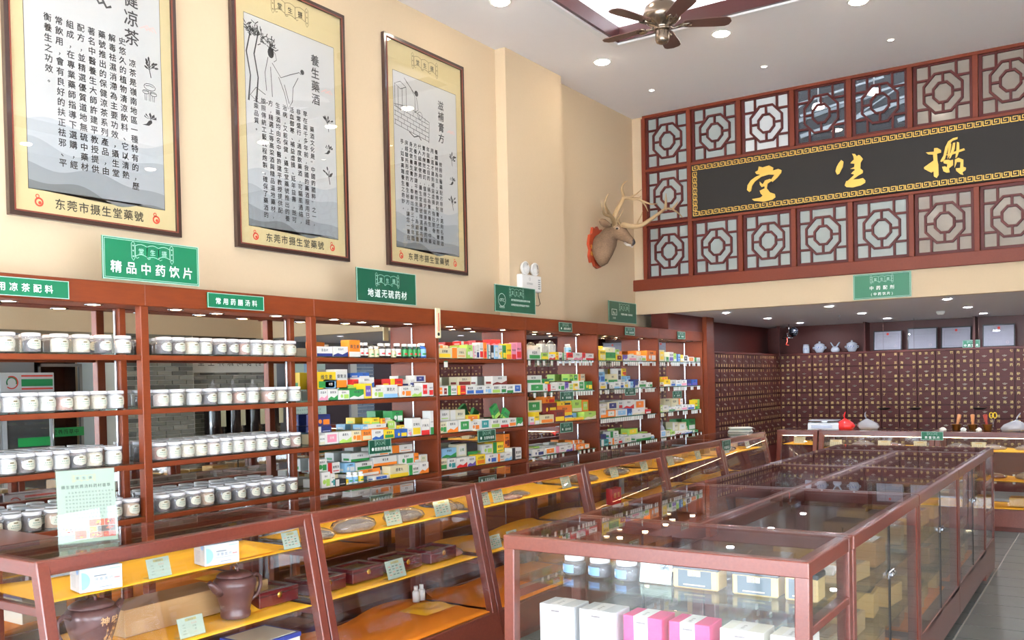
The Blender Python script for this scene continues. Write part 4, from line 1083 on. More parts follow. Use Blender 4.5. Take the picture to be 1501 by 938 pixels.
# ------------------------------------------------------------ emergency light and deer head
t = thing('emergency_light', 'white twin-lamp emergency light on the wall pilaster behind the over-the-counter sign', 'emergency light', (-4.686, 7.335, 2.478))
mb = MB(); mb.cbox((0, -.175, 0), (.06, .175, .155), .008); obj('housing', mb, WHITE, t)
pq = FX((.06, -.175, 0)); mb = MB()
for i in range(5): pquad(mb, pq, .285, .03 + i * .02, .325, .04 + i * .02, .0006)
text(mb, pq, '应急照明灯', .14, .06, .022, .0006); ring(mb, pq, .14, .115, .012, .003, .0006); obj('label_print', mb, mat('grey_print', '#8a8a8a', .7), t)
for yy in (-.09, .075):
    mb = MB(); mb.lathe([(.02, -.02), (.05, .0), (.063, .028), (.063, .036), (.054, .036), (.03, .01), (.0, .004)], 20, 0, (.02, yy, .215), axis='x'); mb.cyl((.02, yy, .15), (.02, yy, .19), .01)
    l_ = obj('lamp_head', mb, WHITE, t)
    mb = MB(); mb.lathe([(.054, .033), (.053, .038), (.0, .041)], 20, 0, (.02, yy, .215), axis='x'); obj('lens', mb, GLASS, l_)
mb = MB(); mb.tube([(.006, .19, .03), (.005, .2, -.03), (.005, .23, -.1), (.005, .2, -.12), (.005, .12, -.12)], .003, 6); obj('cable', mb, BLACK, t)

deer = thing('mounted_deer_head', 'brown stag head with long branching antlers on a red wooden plaque on the cream wall', 'deer head', (XL, 8.93, 2.88))
def D(x, y, z): return (x + 4.80, y - 8.93, z - 2.88)
FUR = None
def fur():
    m, n, l = newmat('deer_fur'); b = n.new('ShaderNodeBsdfPrincipled'); tc = n.new('ShaderNodeTexCoord'); mp = n.new('ShaderNodeMapping'); mp.inputs['Scale'].default_value = (20, 20, 60)
    z = n.new('ShaderNodeTexNoise'); z.inputs['Scale'].default_value = 3; z.inputs['Detail'].default_value = 6
    z2 = n.new('ShaderNodeTexNoise'); z2.inputs['Scale'].default_value = 5
    r = n.new('ShaderNodeValToRGB'); r.color_ramp.elements[0].position = .3; r.color_ramp.elements[0].color = srgb('#55402f'); r.color_ramp.elements[1].position = .7; r.color_ramp.elements[1].color = srgb('#96775a')
    ad = n.new('ShaderNodeMath'); ad.operation = 'ADD'; ml = n.new('ShaderNodeMath'); ml.operation = 'MULTIPLY'; ml.inputs[1].default_value = .5
    l.new(tc.outputs['Object'], mp.inputs[0]); l.new(mp.outputs[0], z.inputs['Vector']); l.new(tc.outputs['Object'], z2.inputs['Vector'])
    l.new(z.outputs['Fac'], ad.inputs[0]); l.new(z2.outputs['Fac'], ad.inputs[1]); l.new(ad.outputs[0], ml.inputs[0]); l.new(ml.outputs[0], r.inputs[0]); l.new(r.outputs[0], b.inputs['Base Color'])
    b.inputs['Roughness'].default_value = .85
    bp = n.new('ShaderNodeBump'); bp.inputs['Strength'].default_value = .4; bp.inputs['Distance'].default_value = .006; l.new(z.outputs['Fac'], bp.inputs['Height']); l.new(bp.outputs[0], b.inputs['Normal'])
    out(n, l, b.outputs[0]); return m
FUR = fur()
mb = MB()
pts = [(0, -.02), (.07, .0), (.10, .05), (.16, .03), (.19, .10), (.17, .17), (.20, .23), (.17, .33), (.12, .35), (.10, .42), (.05, .40), (0, .44), (-.05, .40), (-.10, .42), (-.12, .35), (-.17, .33), (-.20, .23), (-.17, .17), (-.19, .10), (-.16, .03), (-.10, .05), (-.07, .0)]
mb.prism([(0.002, a, b - .01) for a, b in pts], (.03, 0, 0)); obj('plaque', mb, mat('plaque_wood', '#a83c1e', .4, coat=.4), deer, norm=True)
mb = MB(); pq = FX((.032, 0, 0)); text(mb, pq, '发财', -.145, .24, .052, .001, 0, 1.4, True, .02); obj('gold_lettering', mb, GOLD, deer)
# neck and head: one lofted body; section = centre, axis-u half width (y), half height, direction
def sec(c, d, ry, rz, n=20, sharp=1.0, chin=1.0):
    c = Vector(D(*c)); d = Vector(d).normalized(); s_ = Vector((0, 1, 0)); s_ = (s_ - d * s_.dot(d)).normalized(); u = s_.cross(d) * -1
    if u.z < 0: u = -u
    out_ = []
    for j in range(n):
        a = 2 * PI * j / n; q = math.sin(a); k = chin if q < 0 else 1
        out_.append(c + s_ * math.cos(a) * ry * (1 - .25 * max(0, -q) * (2 - chin if chin < 1 else 1) * .6) + u * q * rz * k)
    return out_
mb = MB()
S_ = [((-4.775, 8.93, 3.035), (1, 0, .25), .135, .175), ((-4.72, 8.925, 3.05), (1, 0, .35), .125, .168), ((-4.66, 8.91, 3.10), (1, 0, .6), .105, .14), ((-4.60, 8.895, 3.165), (1, 0, .7), .09, .118),
      ((-4.555, 8.885, 3.21), (1, 0, .3), .083, .105), ((-4.51, 8.875, 3.225), (1, -.1, -.15), .080, .095), ((-4.47, 8.865, 3.215), (1, -.15, -.45), .078, .088), ((-4.435, 8.855, 3.19), (1, -.15, -.55), .068, .078), ((-4.40, 8.845, 3.16), (1, -.15, -.6), .054, .063),
      ((-4.36, 8.835, 3.125), (1, -.15, -.6), .043, .052), ((-4.325, 8.825, 3.095), (1, -.15, -.6), .039, .046), ((-4.30, 8.818, 3.075), (1, -.15, -.6), .038, .042), ((-4.285, 8.814, 3.062), (1, -.15, -.6), .030, .032), ((-4.278, 8.812, 3.056), (1, -.15, -.6), .012, .012)]
mb.loft([sec(c, d, a, b) for c, d, a, b in S_]); head = obj('head_and_neck', mb, FUR, deer, norm=True)
mb = MB()
mb.loft([sec((-4.31, 8.820, 3.094), (1, -.15, -.6), .030, .034, 14), sec((-4.288, 8.815, 3.074), (1, -.15, -.6), .030, .032, 14), sec((-4.272, 8.811, 3.06), (1, -.15, -.6), .020, .022, 14), sec((-4.268, 8.81, 3.057), (1, -.15, -.6), .006, .006, 14)])
obj('nose', mb, mat('deer_nose', '#2c2422', .35), deer, norm=True)
mb = MB(); mb.tube([D(-4.30, 8.790, 3.040), D(-4.34, 8.79, 3.05), D(-4.38, 8.80, 3.075), D(-4.34, 8.84, 3.055), D(-4.30, 8.825, 3.03)], [.010, .014, .012, .014, .010], 8); obj('white_lip', mb, mat('deer_white_fur', '#d8cfc4', .85), deer)
mb = MB(); mb.tube([D(-4.33, 8.785, 3.068), D(-4.365, 8.79, 3.088), D(-4.40, 8.795, 3.10)], [.0025, .003, .0015], 6); obj('mouth_line', mb, mat('deer_mouth', '#3a2f2a', .8), deer)
for sg in (-1, 1):
    ec = Vector(D(-4.462, 8.866 + sg * .066, 3.235)); mb = MB()
    mb.lathe([(.0, -.016), (.012, -.010), (.016, 0), (.012, .010), (0, .016)], 14, 0, tuple(ec), axis='y'); obj('eye', mb, mat('deer_eye', '#191210', .08, coat=1), deer)
    mb = MB(); mb.tube([ec + Vector((.024 * math.cos(a), sg * .004, .017 * math.sin(a))) for a in [2 * PI * i / 12 for i in range(13)]], .005, 6, caps=False); obj('eyelid', mb, mat('deer_eyelid', '#c6b5a0', .8), deer)
    # ear
    b0 = Vector(D(-4.535, 8.875 + sg * .07, 3.275)); d_ = Vector((-.25, sg * 1.0, .28)).normalized(); up_ = Vector((.2, -.15 * sg, 1)).normalized(); sd = d_.cross(up_).normalized()
    if sg < 0: d_ = Vector((-.45, -.9, .3)).normalized(); sd = d_.cross(up_).normalized()
    rings = []
    for t_, wv in ((0, .018), (.2, .032), (.5, .045), (.75, .035), (.93, .016), (1, .003)):
        c = b0 + d_ * .165 * t_
        rings.append([c + up_ * math.cos(a) * wv + sd * (math.sin(a) * wv * .35 + (.4 * wv * math.cos(a) ** 2)) for a in [2 * PI * i / 12 for i in range(12)]])
    mb = MB(); mb.loft(rings); obj('ear', mb, FUR, deer, norm=True)
ANT = mat('antler_bone', '#b0936c', .6, var=.15, vscale=30, bump=.3); 
def branch(mb, pts, r0, r1, sub=4):
    P = [Vector(D(*q)) for q in pts]; out_ = []
    for i in range(len(P) - 1):
        a = P[max(i - 1, 0)]; b = P[i]; c = P[i + 1]; d = P[min(i + 2, len(P) - 1)]
        for k in range(sub):
            t_ = k / sub
            out_.append(.5 * ((2 * b) + (-a + c) * t_ + (2 * a - 5 * b + 4 * c - d) * t_ ** 2 + (-a + 3 * b - 3 * c + d) * t_ ** 3))
    out_.append(P[-1]); n = len(out_)
    mb.tube(out_, [r0 + (r1 - r0) * (i / (n - 1)) ** 1.15 for i in range(n)], 9)
mb = MB()
branch(mb, [(-4.50, 8.82, 3.27), (-4.46, 8.75, 3.37), (-4.43, 8.84, 3.51), (-4.42, 8.879, 3.577), (-4.40, 8.80, 3.65), (-4.38, 8.805, 3.70), (-4.35, 8.843, 3.737)], .030, .004)
branch(mb, [(-4.42, 8.875, 3.57), (-4.36, 8.953, 3.565), (-4.3, 9.012, 3.56), (-4.27, 9.082, 3.508), (-4.24, 9.101, 3.434)], .022, .003)
branch(mb, [(-4.29, 9.03, 3.55), (-4.22, 9.13, 3.516), (-4.18, 9.218, 3.532)], .012, .003)
branch(mb, [(-4.38, 8.93, 3.568), (-4.3, 8.948, 3.608), (-4.27, 9.021, 3.667)], .011, .002)
branch(mb, [(-4.31, 9.0, 3.56), (-4.27, 9.001, 3.591)], .010, .003)
branch(mb, [(-4.49, 8.79, 3.29), (-4.43, 8.60, 3.33), (-4.38, 8.36, 3.315), (-4.34, 8.24, 3.36), (-4.33, 8.19, 3.43)], .022, .003)
branch(mb, [(-4.47, 8.73, 3.33), (-4.42, 8.52, 3.37), (-4.38, 8.37, 3.42), (-4.35, 8.36, 3.49), (-4.34, 8.39, 3.53)], .020, .003)
branch(mb, [(-4.46, 8.66, 3.335), (-4.42, 8.50, 3.345), (-4.40, 8.44, 3.375)], .009, .002)
obj('antler', mb, ANT, deer)
mb = MB()
branch(mb, [(-4.49, 8.91, 3.26), (-4.4, 8.826, 3.27), (-4.3, 8.818, 3.243), (-4.22, 8.883, 3.257), (-4.15, 8.954, 3.316), (-4.1, 9.09, 3.401), (-4.08, 9.206, 3.459), (-4.05, 9.318, 3.464), (-4.03, 9.436, 3.434), (-4.02, 9.524, 3.4)], .032, .003)
branch(mb, [(-4.08, 9.19, 3.45), (-4.06, 9.164, 3.523), (-4.05, 9.146, 3.614)], .022, .002)
branch(mb, [(-4.05, 9.30, 3.463), (-4.03, 9.366, 3.52), (-4.02, 9.39, 3.555)], .014, .003)
branch(mb, [(-4.25, 8.85, 3.25), (-4.24, 8.843, 3.29), (-4.21, 8.86, 3.35), (-4.2, 8.88, 3.405)], .011, .002)
branch(mb, [(-4.44, 8.85, 3.27), (-4.42, 8.741, 3.318), (-4.38, 8.735, 3.37), (-4.35, 8.733, 3.416)], .014, .003)
obj('antler', mb, ANT, deer)

# ------------------------------------------------------------ wall cabinets: one unit per bay
XC, XM = -4.38, -4.61
PY = [.55, 1.79, 3.03, 4.27, 5.565, 6.82, 8.155, 9.61, 10.94]
SZ = [1.829, 1.538, 1.245, .958]
ORD = ['first', 'second', 'third', 'fourth', 'fifth', 'sixth', 'seventh', 'eighth', 'ninth', 'tenth', 'eleventh', 'twelfth', 'thirteenth', 'fourteenth', 'fifteenth', 'sixteenth', 'seventeenth', 'eighteenth']
SHN = ['top', 'second', 'third', 'bottom']
DLS = {}
def cab_spot(parent, x, y):
    if not DLS:
        a = MB(); a.lathe([(.032, 0), (.044, -.003), (.046, 0), (.046, .003), (.032, .003)], 16, caps=False)
        b = MB(); b.lathe([(.032, .0), (.032, .002)], 16); DLS['r'] = a.mesh('spot_ring', [CHROME]); DLS['d'] = b.mesh('spot_lens', [E_SPOT])
    r_ = bpy.data.objects.new('spotlight', DLS['r']); COL.objects.link(r_); r_.parent = parent; r_.location = (x, y, 2.0815)
    d_ = bpy.data.objects.new('spot_lens', DLS['d']); COL.objects.link(d_); d_.parent = r_
tagm = MB(); tagm.box((0, -.019, 0), (.0015, .019, .008), 1); tagm.box((0, -.018, -.042), (.0012, .018, 0), 0); TAGM = tagm.mesh('price_tag', [PAPER, GREEN])
UNITS = []
for u in range(8):
    ya, yb = PY[u], PY[u + 1]; b = u - 1
    name_ = ('unlit empty', 'first', 'second', 'third', 'fourth', 'fifth', 'sixth', 'seventh')[u]
    desc = {0: 'red-brown open wall cabinet bay left of the photo edge', 1: 'red-brown mirrored wall cabinet bay of herb jars at the left edge', 2: 'red-brown mirrored wall cabinet bay of herb jars, second from left', 3: 'mirrored cabinet bay with medicine boxes and capped bottles, third from left', 4: 'mirrored cabinet bay of medicine boxes with solid right panel, fourth from left', 5: 'mirrored cabinet bay with square price tags below OTC sign, fifth from left', 6: 'narrow looking mirrored medicine cabinet bay with price tags, sixth from left', 7: 'farthest mirrored medicine cabinet bay next to the dark column, seventh from left'}[u]
    t = thing('shelf_cabinet', desc, 'cabinet', (XC, ya, 0)); UNITS.append(t)
    w = yb - ya; D_ = XM - XC
    ZB = 2.085
    mb = MB(); mb.cbox((-.02 if u < 7 else -.02, 0, ZB), (.008, w, 2.20), .003); obj('crown_beam', mb, W_CAB, t)
    mb = MB(); mb.box((D_ - .03, 0, 2.072 + .012), (-.02, w, 2.105)); mb.box((D_ - .005, 0, 2.0), (D_ - .03, w, 2.105)); obj('canopy_board', mb, W_CAB, t)
    mb = MB(); mb.box((XL - XC + .002, 0, 0), (D_ - .004, w, 2.19)); obj('back_board', mb, W_DARK, t)
    mb = MB(); mb.box((D_ - .003, .0, .10), (D_, w, 2.08)); obj('back_mirror', mb, MIRROR, t)
    if u < 4:      # open posts at the left end
        mb = MB(); mb.cbox((-.05, -.024, 0), (0, .024, ZB + .0), .003); obj('front_post', mb, W_CAB, t)
        mb = MB(); mb.cbox((D_, -.02, .1), (D_ + .03, .02, ZB), .003); obj('rear_post', mb, W_CAB, t)
        if u > 0:
            mb = MB(); mb.box((D_, -.032, .1), (D_ + .006, -.024, 2.07)); obj('chrome_rail', mb, CHROME, t)
    else:
        mb = MB(); mb.cbox((D_, -.018, 0), (0, .018, ZB), .003); obj('divider_panel', mb, W_CAB, t)
        mb = MB(); mb.box((D_, -.030, .1), (D_ + .006, -.022, 2.07)); obj('chrome_rail', mb, CHROME, t)
    if u == 7:
        mb = MB(); mb.cbox((D_, w - .036, 0), (0, w, ZB), .003); obj('divider_panel', mb, W_CAB, t)
        mb = MB(); mb.box((D_, w - .048, .1), (D_ + .006, w - .040, 2.07)); obj('chrome_rail', mb, CHROME, t)
    for k, z in enumerate(SZ):
        wooden = (u <= 4) or (u == 5 and k == 2)
        if wooden:
            mb = MB(); mb.cbox((-.032, .024, z - .036), (-.004, w - .022, z - .008), .003); obj('shelf_edge', mb, W_CAB, t)
        mb = MB(); mb.box((D_ + .004, .02, z - .008), (-.006, w - .02, z)); obj('glass_shelf', mb, GLASS_G, t)
        for yy in (.026, w - .04):
            mb = MB(); mb.box((D_ + .002, yy, z - .02), (-.03, yy + .014, z - .009)); obj('shelf_bracket', mb, GREY if u > 4 else W_CAB, t)
        if u >= 5:
            runs = {(5, 0): [.06, .21, .31, .45, .56, .66, .78, .89, .98, 1.04, 1.09, 1.14, 1.2], (5, 1): [.14, .32, .43, .84, .9, .95, 1.0, 1.05, 1.1, 1.15, 1.2], (5, 3): [.1, .28, .36, .42, .48, .62, .95, 1.03, 1.12, 1.22]}.get((u, k))
            if (u, k) == (5, 2): runs = []
            if runs is None:
                rr = random.Random(u * 10 + k); runs = []; y = .06
                while y < w - .08: runs.append(y); y += rr.choice((.048, .05, .052, .11, .16)) if not (u == 6 and k == 2 and y < 1.0) else .045
            for y in runs:
                o = bpy.data.objects.new('price_tag', TAGM); COL.objects.link(o); o.parent = t; o.location = (-.005, y, z - .012)
    mb = MB(); mb.box((D_, .02, 0), (-.02, w - .02, .10)); obj('plinth', mb, W_DARK, t)
    if u > 0:
        for fy, fx in ((.2, -.07), (.48, -.15), (.8, -.07)): cab_spot(t, fx, w * fy)
    if u == 4:
        o = bpy.data.objects.new('price_tag', TAGM); COL.objects.link(o); o.parent = t; o.location = (0, .1, SZ[0] - .03); o.scale = (1, 1.3, 1)
# fascia above the far bay and the dark column
mb = MB(); mb.cbox((-4.60, YB - .0, 2.19), (-4.385, 10.94, ZS), .003); t = struct('trim_7', mb, [W_DARK])
mb = MB(); mb.cbox((XL, 10.945, 0), (-4.33, 11.20, ZS), .005); struct('wall_column', mb, [W_CAB])

# ------------------------------------------------------------ herb jars
LIDM = glass('jar_lid_plastic', (.9, .9, .92, 1), 1.0, .8, (.93, .91, .94, 1), .15)
b = MB(); b.lathe([(.0405, 0), (.043, .003), (.043, .076), (.040, .080)], 20); JB = b.mesh('jar_body', [JARP])
b = MB(); b.lathe([(.0435, .078), (.0445, .080), (.0445, .092), (.042, .095)], 20); JL = b.mesh('lid', [LIDM])
JC = []
for k, (c_, h_) in enumerate((('#e9dfd0', .072), ('#c3a07c', .070), ('#5a4a44', .066), ('#eee6dc', .073), ('#b48672', .068), ('#d8ccb0', .072), ('#4a4244', .060), ('#e3d2c8', .070))):
    b = MB(); b.lathe([(.038, .004), (.0395, .008), (.039, h_ - .008), (.03, h_), (.01, h_ + .004)], 14); JC.append(b.mesh('contents', [mat('herb_filling_%s' % ('ivory', 'tan', 'dark', 'white', 'russet', 'straw', 'black', 'pinkish')[k], c_, .9, var=.35, vscale=180, bump=.6)]))
def jar_label():
    mb = MB(); r = .0437; W_, H_ = .037, .026; cz = .040
    n = 16; ring_ = []
    def P(a, b, e=0): return ((r + e) * math.cos(a / r), (r + e) * math.sin(a / r), cz + b)
    rows = [-1, -.8, -.5, 0, .5, .8, 1]; vs = []
    for q in rows:
        hw = W_ * (max(0, 1 - abs(q) ** 2.6)) ** .5 + .002
        for j in range(9): vs.append(P(hw * (j / 4 - 1), q * H_))
    fs = [(i * 9 + j, i * 9 + j + 1, (i + 1) * 9 + j + 1, (i + 1) * 9 + j) for i in range(6) for j in range(8)]
    mb.add(vs, fs, 0)
    def dash(a, b, w_, h_, m):
        mb.add([P(a + w_ * i / 2, b + v, .0004) for v in (0, h_) for i in range(3)], [(0, 1, 4, 3), (1, 2, 5, 4)], m)
    dash(-.010, .012, .020, .006, 1)
    for i, a in enumerate((-.018, -.009, .002, .011)): dash(a, .0005, .006, .004, 2)
    for a in (-.022, -.014, -.005, .004, .012): dash(a, -.010, .005, .003, 2)
    return mb.mesh('label', [mat('jar_label_ivory', '#c6c3b2', .7), mat('label_brown', '#6e6040', .7), mat('label_green', '#5a8a7c', .7)])
JLB = jar_label()
def place_jar(x, y, z, rz, lab, grp, k):
    t = thing('herb_jar', lab, 'jar', (x, y, z), rz, grp)
    for nm, me in (('jar_body', JB), ('contents', JC[k % len(JC)]), ('lid', JL), ('label', JLB)):
        o = bpy.data.objects.new(nm, me); COL.objects.link(o); o.parent = t
    return t
rj = random.Random(3)
for b_, s_, ys in JARS:
    bay = ('leftmost bay', 'second bay')[b_]
    for i, y in enumerate(ys):
        if y > (3.03, 4.27)[b_] - .07: continue
        k = rj.choice((0, 0, 3, 3, 5, 7, 4)) if rj.random() < .82 else rj.choice((2, 6))
        if s_ == 4: k = rj.choice((2, 6, 1, 4, 2))
        place_jar(-4.437, y, SZ[s_ - 1], rj.uniform(-.1, .12), 'white-labelled herb jar, front row, %s shelf, %s, %s from left' % (SHN[s_ - 1], bay, ORD[i]), 'herb jars on the %s shelf of the %s' % (SHN[s_ - 1], bay), k)
    y = ys[0] + .05; i = 0
    while y < (2.94, 4.19)[b_]:
        place_jar(-4.543, y, SZ[s_ - 1], rj.uniform(-.3, .3), 'herb jar against the mirror, back row, %s shelf, %s, %s from left' % (SHN[s_ - 1], bay, ORD[min(i, 17)]), 'herb jars on the %s shelf of the %s' % (SHN[s_ - 1], bay), rj.randrange(8))
        y += rj.choice((.094, .1, .12)) ; i += 1

# ------------------------------------------------------------ medicine boxes and bottles
WORDS = ['感冒灵', '板蓝根', '止咳糖浆', '健胃消食', '清热片', '六味丸', '黄连素', '维生素', '钙片', '消炎片', '通便丸', '润喉糖', '安神丸', '活血片', '胃药']
def carton(w, h, d, body, acc, style, word, name='carton'):
    """front faces +x at x=0, body extends to -x; width along y"""
    mb = MB(); mb.cbox((-d, 0, 0), (0, w, h), .0012, 0)
    p = FX((0, 0, 0)); q = .0004; dark = body in 'WCEYgbOP'
    if style == 0: pquad(mb, p, w * .08, h * .08, w * .92, h * .45, q, 1); text(mb, p, word[:3], w * .5, h * .55, min(h * .3, w * .24), q, 2, 1.1, off=.02)
    elif style == 1:
        pquad(mb, p, w * .5, h * .1, w * .93, h * .55, q, 1); disc(mb, p, w * .3, h * .38, min(w, h) * .2, q, 1, 12); text(mb, p, word[:4], w * .5, h * .66, min(h * .22, w * .18), q, 2, 1.1, off=.02)
    elif style == 2: pquad(mb, p, 0, 0, w * .34, h, q, 1); text(mb, p, word[:3], w * .66, h * .45, min(h * .26, w * .18), q, 2, 1.05, off=.02); pquad(mb, p, w * .42, h * .18, w * .9, h * .26, q, 1)
    elif style == 3: pquad(mb, p, 0, 0, w, h * .3, q, 1); text(mb, p, word[:3], w * .5, h * .5, min(h * .3, w * .25), q, 2, 1.15, off=.02)
    elif style == 4:
        ppoly(mb, p, [(0, h * .15), (w * .3, h * .35), (w * .6, h * .2), (w, h * .5), (w, 0), (0, 0)], q, 1); text(mb, p, word[:3], w * .5, h * .62, min(h * .24, w * .22), q, 2, 1.15, off=.02)
    else: pquad(mb, p, w * .15, h * .15, w * .85, h * .85, q, 1); text(mb, p, word[:2], w * .5, h * .42, min(h * .25, w * .25), q + .0003, 3, 1.15, off=.02)
    # end panel and top print
    for yy, sg in ((0, -1), (w, 1)):
        pe = PL((0, yy, 0), (-sg * 1.0, 0, 0), (0, 0, 1)) if False else None
    mb.add([(-d * .8, -.0004, h * .15), (-d * .2, -.0004, h * .15), (-d * .2, -.0004, h * .4), (-d * .8, -.0004, h * .4)], [(0, 1, 2, 3)], 1)
    return mb.mesh(name, [PM[body], PM[acc], mat('print_dark', '#3b3f45', .6), PM['W' if acc not in 'WCE' else 'G']])
def bottle_parts(t, w, h, acc):
    r = w / 2; cx = -r
    mb = MB(); mb.lathe([(r * .92, 0), (r, .004), (r, h * .66), (r * .8, h * .74), (r * .62, h * .78), (r * .62, h * .82)], 16, 0, (cx, r, 0))
    bodyc = {'K': mat('bottle_dark', '#2d2422', .25, coat=.5), 'G': mat('bottle_green', '#163f33', .25, coat=.5), 'C': PM['C'], 'W': WHITE, 'Y': WHITE, 'R': mat('bottle_dark', '#2d2422'), 'B': PM['B']}[acc]
    obj('bottle_body', mb, bodyc, t)
    mb = MB(); mb.lathe([(r * .70, h * .80), (r * .76, h * .81), (r * .76, h * .97), (r * .70, h)], 16, 0, (cx, r, 0)); obj('cap', mb, WHITE, t)
    mb = MB(); r2 = r * 1.012; za, zb = h * .1, h * .6; n = 12
    vs = [(cx + r2 * math.cos(a), r + r2 * math.sin(a), z) for z in (za, zb) for a in [(-1.9 + 3.8 * i / n) for i in range(n + 1)]]
    mb.add(vs, [(i, i + 1, n + 2 + i, n + 1 + i) for i in range(n)], 0)
    r3 = r * 1.02; vs = [(cx + r3 * math.cos(a), r + r3 * math.sin(a), z) for z in (h * .2, h * .32) for a in [(-.7 + 1.4 * i / 4) for i in range(5)]]
    mb.add(vs, [(i, i + 1, 6 + i, 5 + i) for i in range(4)], 1)
    lm = {'K': PAPER, 'G': PM['G'], 'C': PM['C'], 'W': PM['b'], 'Y': PM['Y'], 'R': PAPER, 'B': PM['b']}[acc]
    obj('bottle_label', mb, [lm, PM['R' if acc in 'KRG' else 'G']], t)
rows = {}
rb = random.Random(11)
for ln in BOXES.split('\n'):
    b_, s_, row, y0, y1, z0, z1, code = ln.split(',')
    b_, s_, row = int(b_), int(s_), int(row); y0, y1, z0, z1 = map(float, (y0, y1, z0, z1))
    lim = PY[b_ + 2] - .025
    y0 = max(y0, PY[b_ + 1] + .03)
    if y1 > lim: y1 = lim
    if y1 - y0 < .012: continue
    k_ = (b_, s_, row); rows[k_] = rows.get(k_, 0) + 1; i = rows[k_]
    h = z1 - z0; w = y1 - y0
    x = -4.40 if row == 0 else -4.483
    bay = ORD[b_]; rown = 'front' if row == 0 else 'upper'
    grp = 'medicines on the %s shelf of the %s bay' % (SHN[s_ - 1], bay)
    pos = '%s of %s row, %s shelf, %s bay' % (ORD[i - 1], rown, SHN[s_ - 1], bay)
    if code.startswith('bottle'):
        acc = code[-1]; cn = {'K': 'dark', 'G': 'dark green', 'C': 'cream', 'W': 'white', 'Y': 'white and yellow', 'R': 'brown', 'B': 'blue'}[acc]
        t = thing('medicine_bottle', '%s medicine bottle with white cap, %s' % (cn, pos), 'bottle', (x, y0, z0), 0, grp)
        bottle_parts(t, min(w, .07), h, acc)
    else:
        d = .075 if row == 0 else .09
        if row == 0: x -= .0; d = min(.078, .06 + h * .2)
        me = carton(w, h, d, code[0], code[1], rb.randrange(6) if w > .03 else 3, rb.choice(WORDS), 'medicine_box')
        o = obj('medicine_box', me, [], None, (x, y0, z0))
        o['label'] = '%s medicine box with %s print, %s' % (CNAME[code[0]], CNAME[code[1]], pos); o['category'] = 'box'; o['group'] = grp
# cartons hidden behind the front rows: joined, only slivers of them show
mbk = MB(); bk = []
for b_ in range(2, 7):
    for s_ in range(1, 5):
        if s_ == 1 and b_ == 2: continue
        r_ = random.Random(b_ * 9 + s_); y = PY[b_ + 1] + .05
        while y < PY[b_ + 2] - .15:
            w = r_.uniform(.07, .13); h = r_.uniform(.05, .075)
            if s_ in (3, 4) or b_ > 4 or r_.random() < .5:
                mbk.cbox((-4.567, y, SZ[s_ - 1]), (-4.497, y + w, SZ[s_ - 1] + h), .0012, r_.randrange(5))
            y += w + r_.uniform(.01, .05)
o = obj('back_row_cartons', mbk, [PM[k] for k in 'WECgb']); tag(o, 'mixed cartons packed against the mirrors behind the front medicine boxes', 'boxes', None, 'stuff')
# leaning green cartons, paper bags of gauze, grey toy
for k, (ya, sg) in enumerate(((6.40, 1), (6.50, -1))):
    me = carton(.085, .11, .03, 'G', 'g', 3, '清热片', 'medicine_box'); o = obj('medicine_box', me, [], None, (-4.43, ya, 1.315), (sg * .5, 0, 0))
    tag(o, 'green medicine box %s over the boxes of the third shelf, fourth bay' % ('leaning right' if sg > 0 else 'leaning left'), 'box', 'leaning green boxes')
for k, ya in enumerate((7.22, 7.37)):
    t = thing('gauze_bag', 'clear bag of white gauze packs on the top shelf of fifth bay, %s one' % ('left', 'right')[k], 'bag', (-4.5, ya + .07, 1.829), 0, 'gauze bags')
    mb = MB()
    for j in range(3): mb.cbox((-.03, -.06 + j * .04, .07), (.03, -.025 + j * .04, .15), .004)
    obj('gauze_packs', mb, PAPER, t)
    mb = MB(); mb.loft([[(.045 * math.cos(a) * q, .07 * math.sin(a) * q, z) for a in [2 * PI * i / 14 for i in range(14)]] for z, q in ((0, .95), (.03, 1), (.09, 1), (.13, .9), (.165, .6), (.18, .3))]); obj('bag_film', mb, BAGP, t)
t = thing('grey_plush_toy', 'grey plastic wrapped bundle with knotted ears on the bottom shelf of farthest bay', 'bundle', (-4.46, 9.79, .99), 0)
mb = MB(); mb.loft([[(.05 * q * math.cos(a), .085 * q * math.sin(a), z) for a in [2 * PI * i / 14 for i in range(14)]] for z, q in ((0, .8), (.03, 1), (.07, .9), (.10, .5), (.11, .2))]); obj('body', mb, mat('grey_film', '#8d8f96', .4, bump=.8, vscale=25), t)
mb = MB(); mb.tube([(0, .04, .09), (0, .06, .13), (0, .05, .17)], [.012, .01, .003], 8); mb.tube([(0, .03, .09), (0, .02, .12), (0, .0, .14)], [.012, .01, .003], 8); obj('knot', mb, mat('grey_film', ''), t)

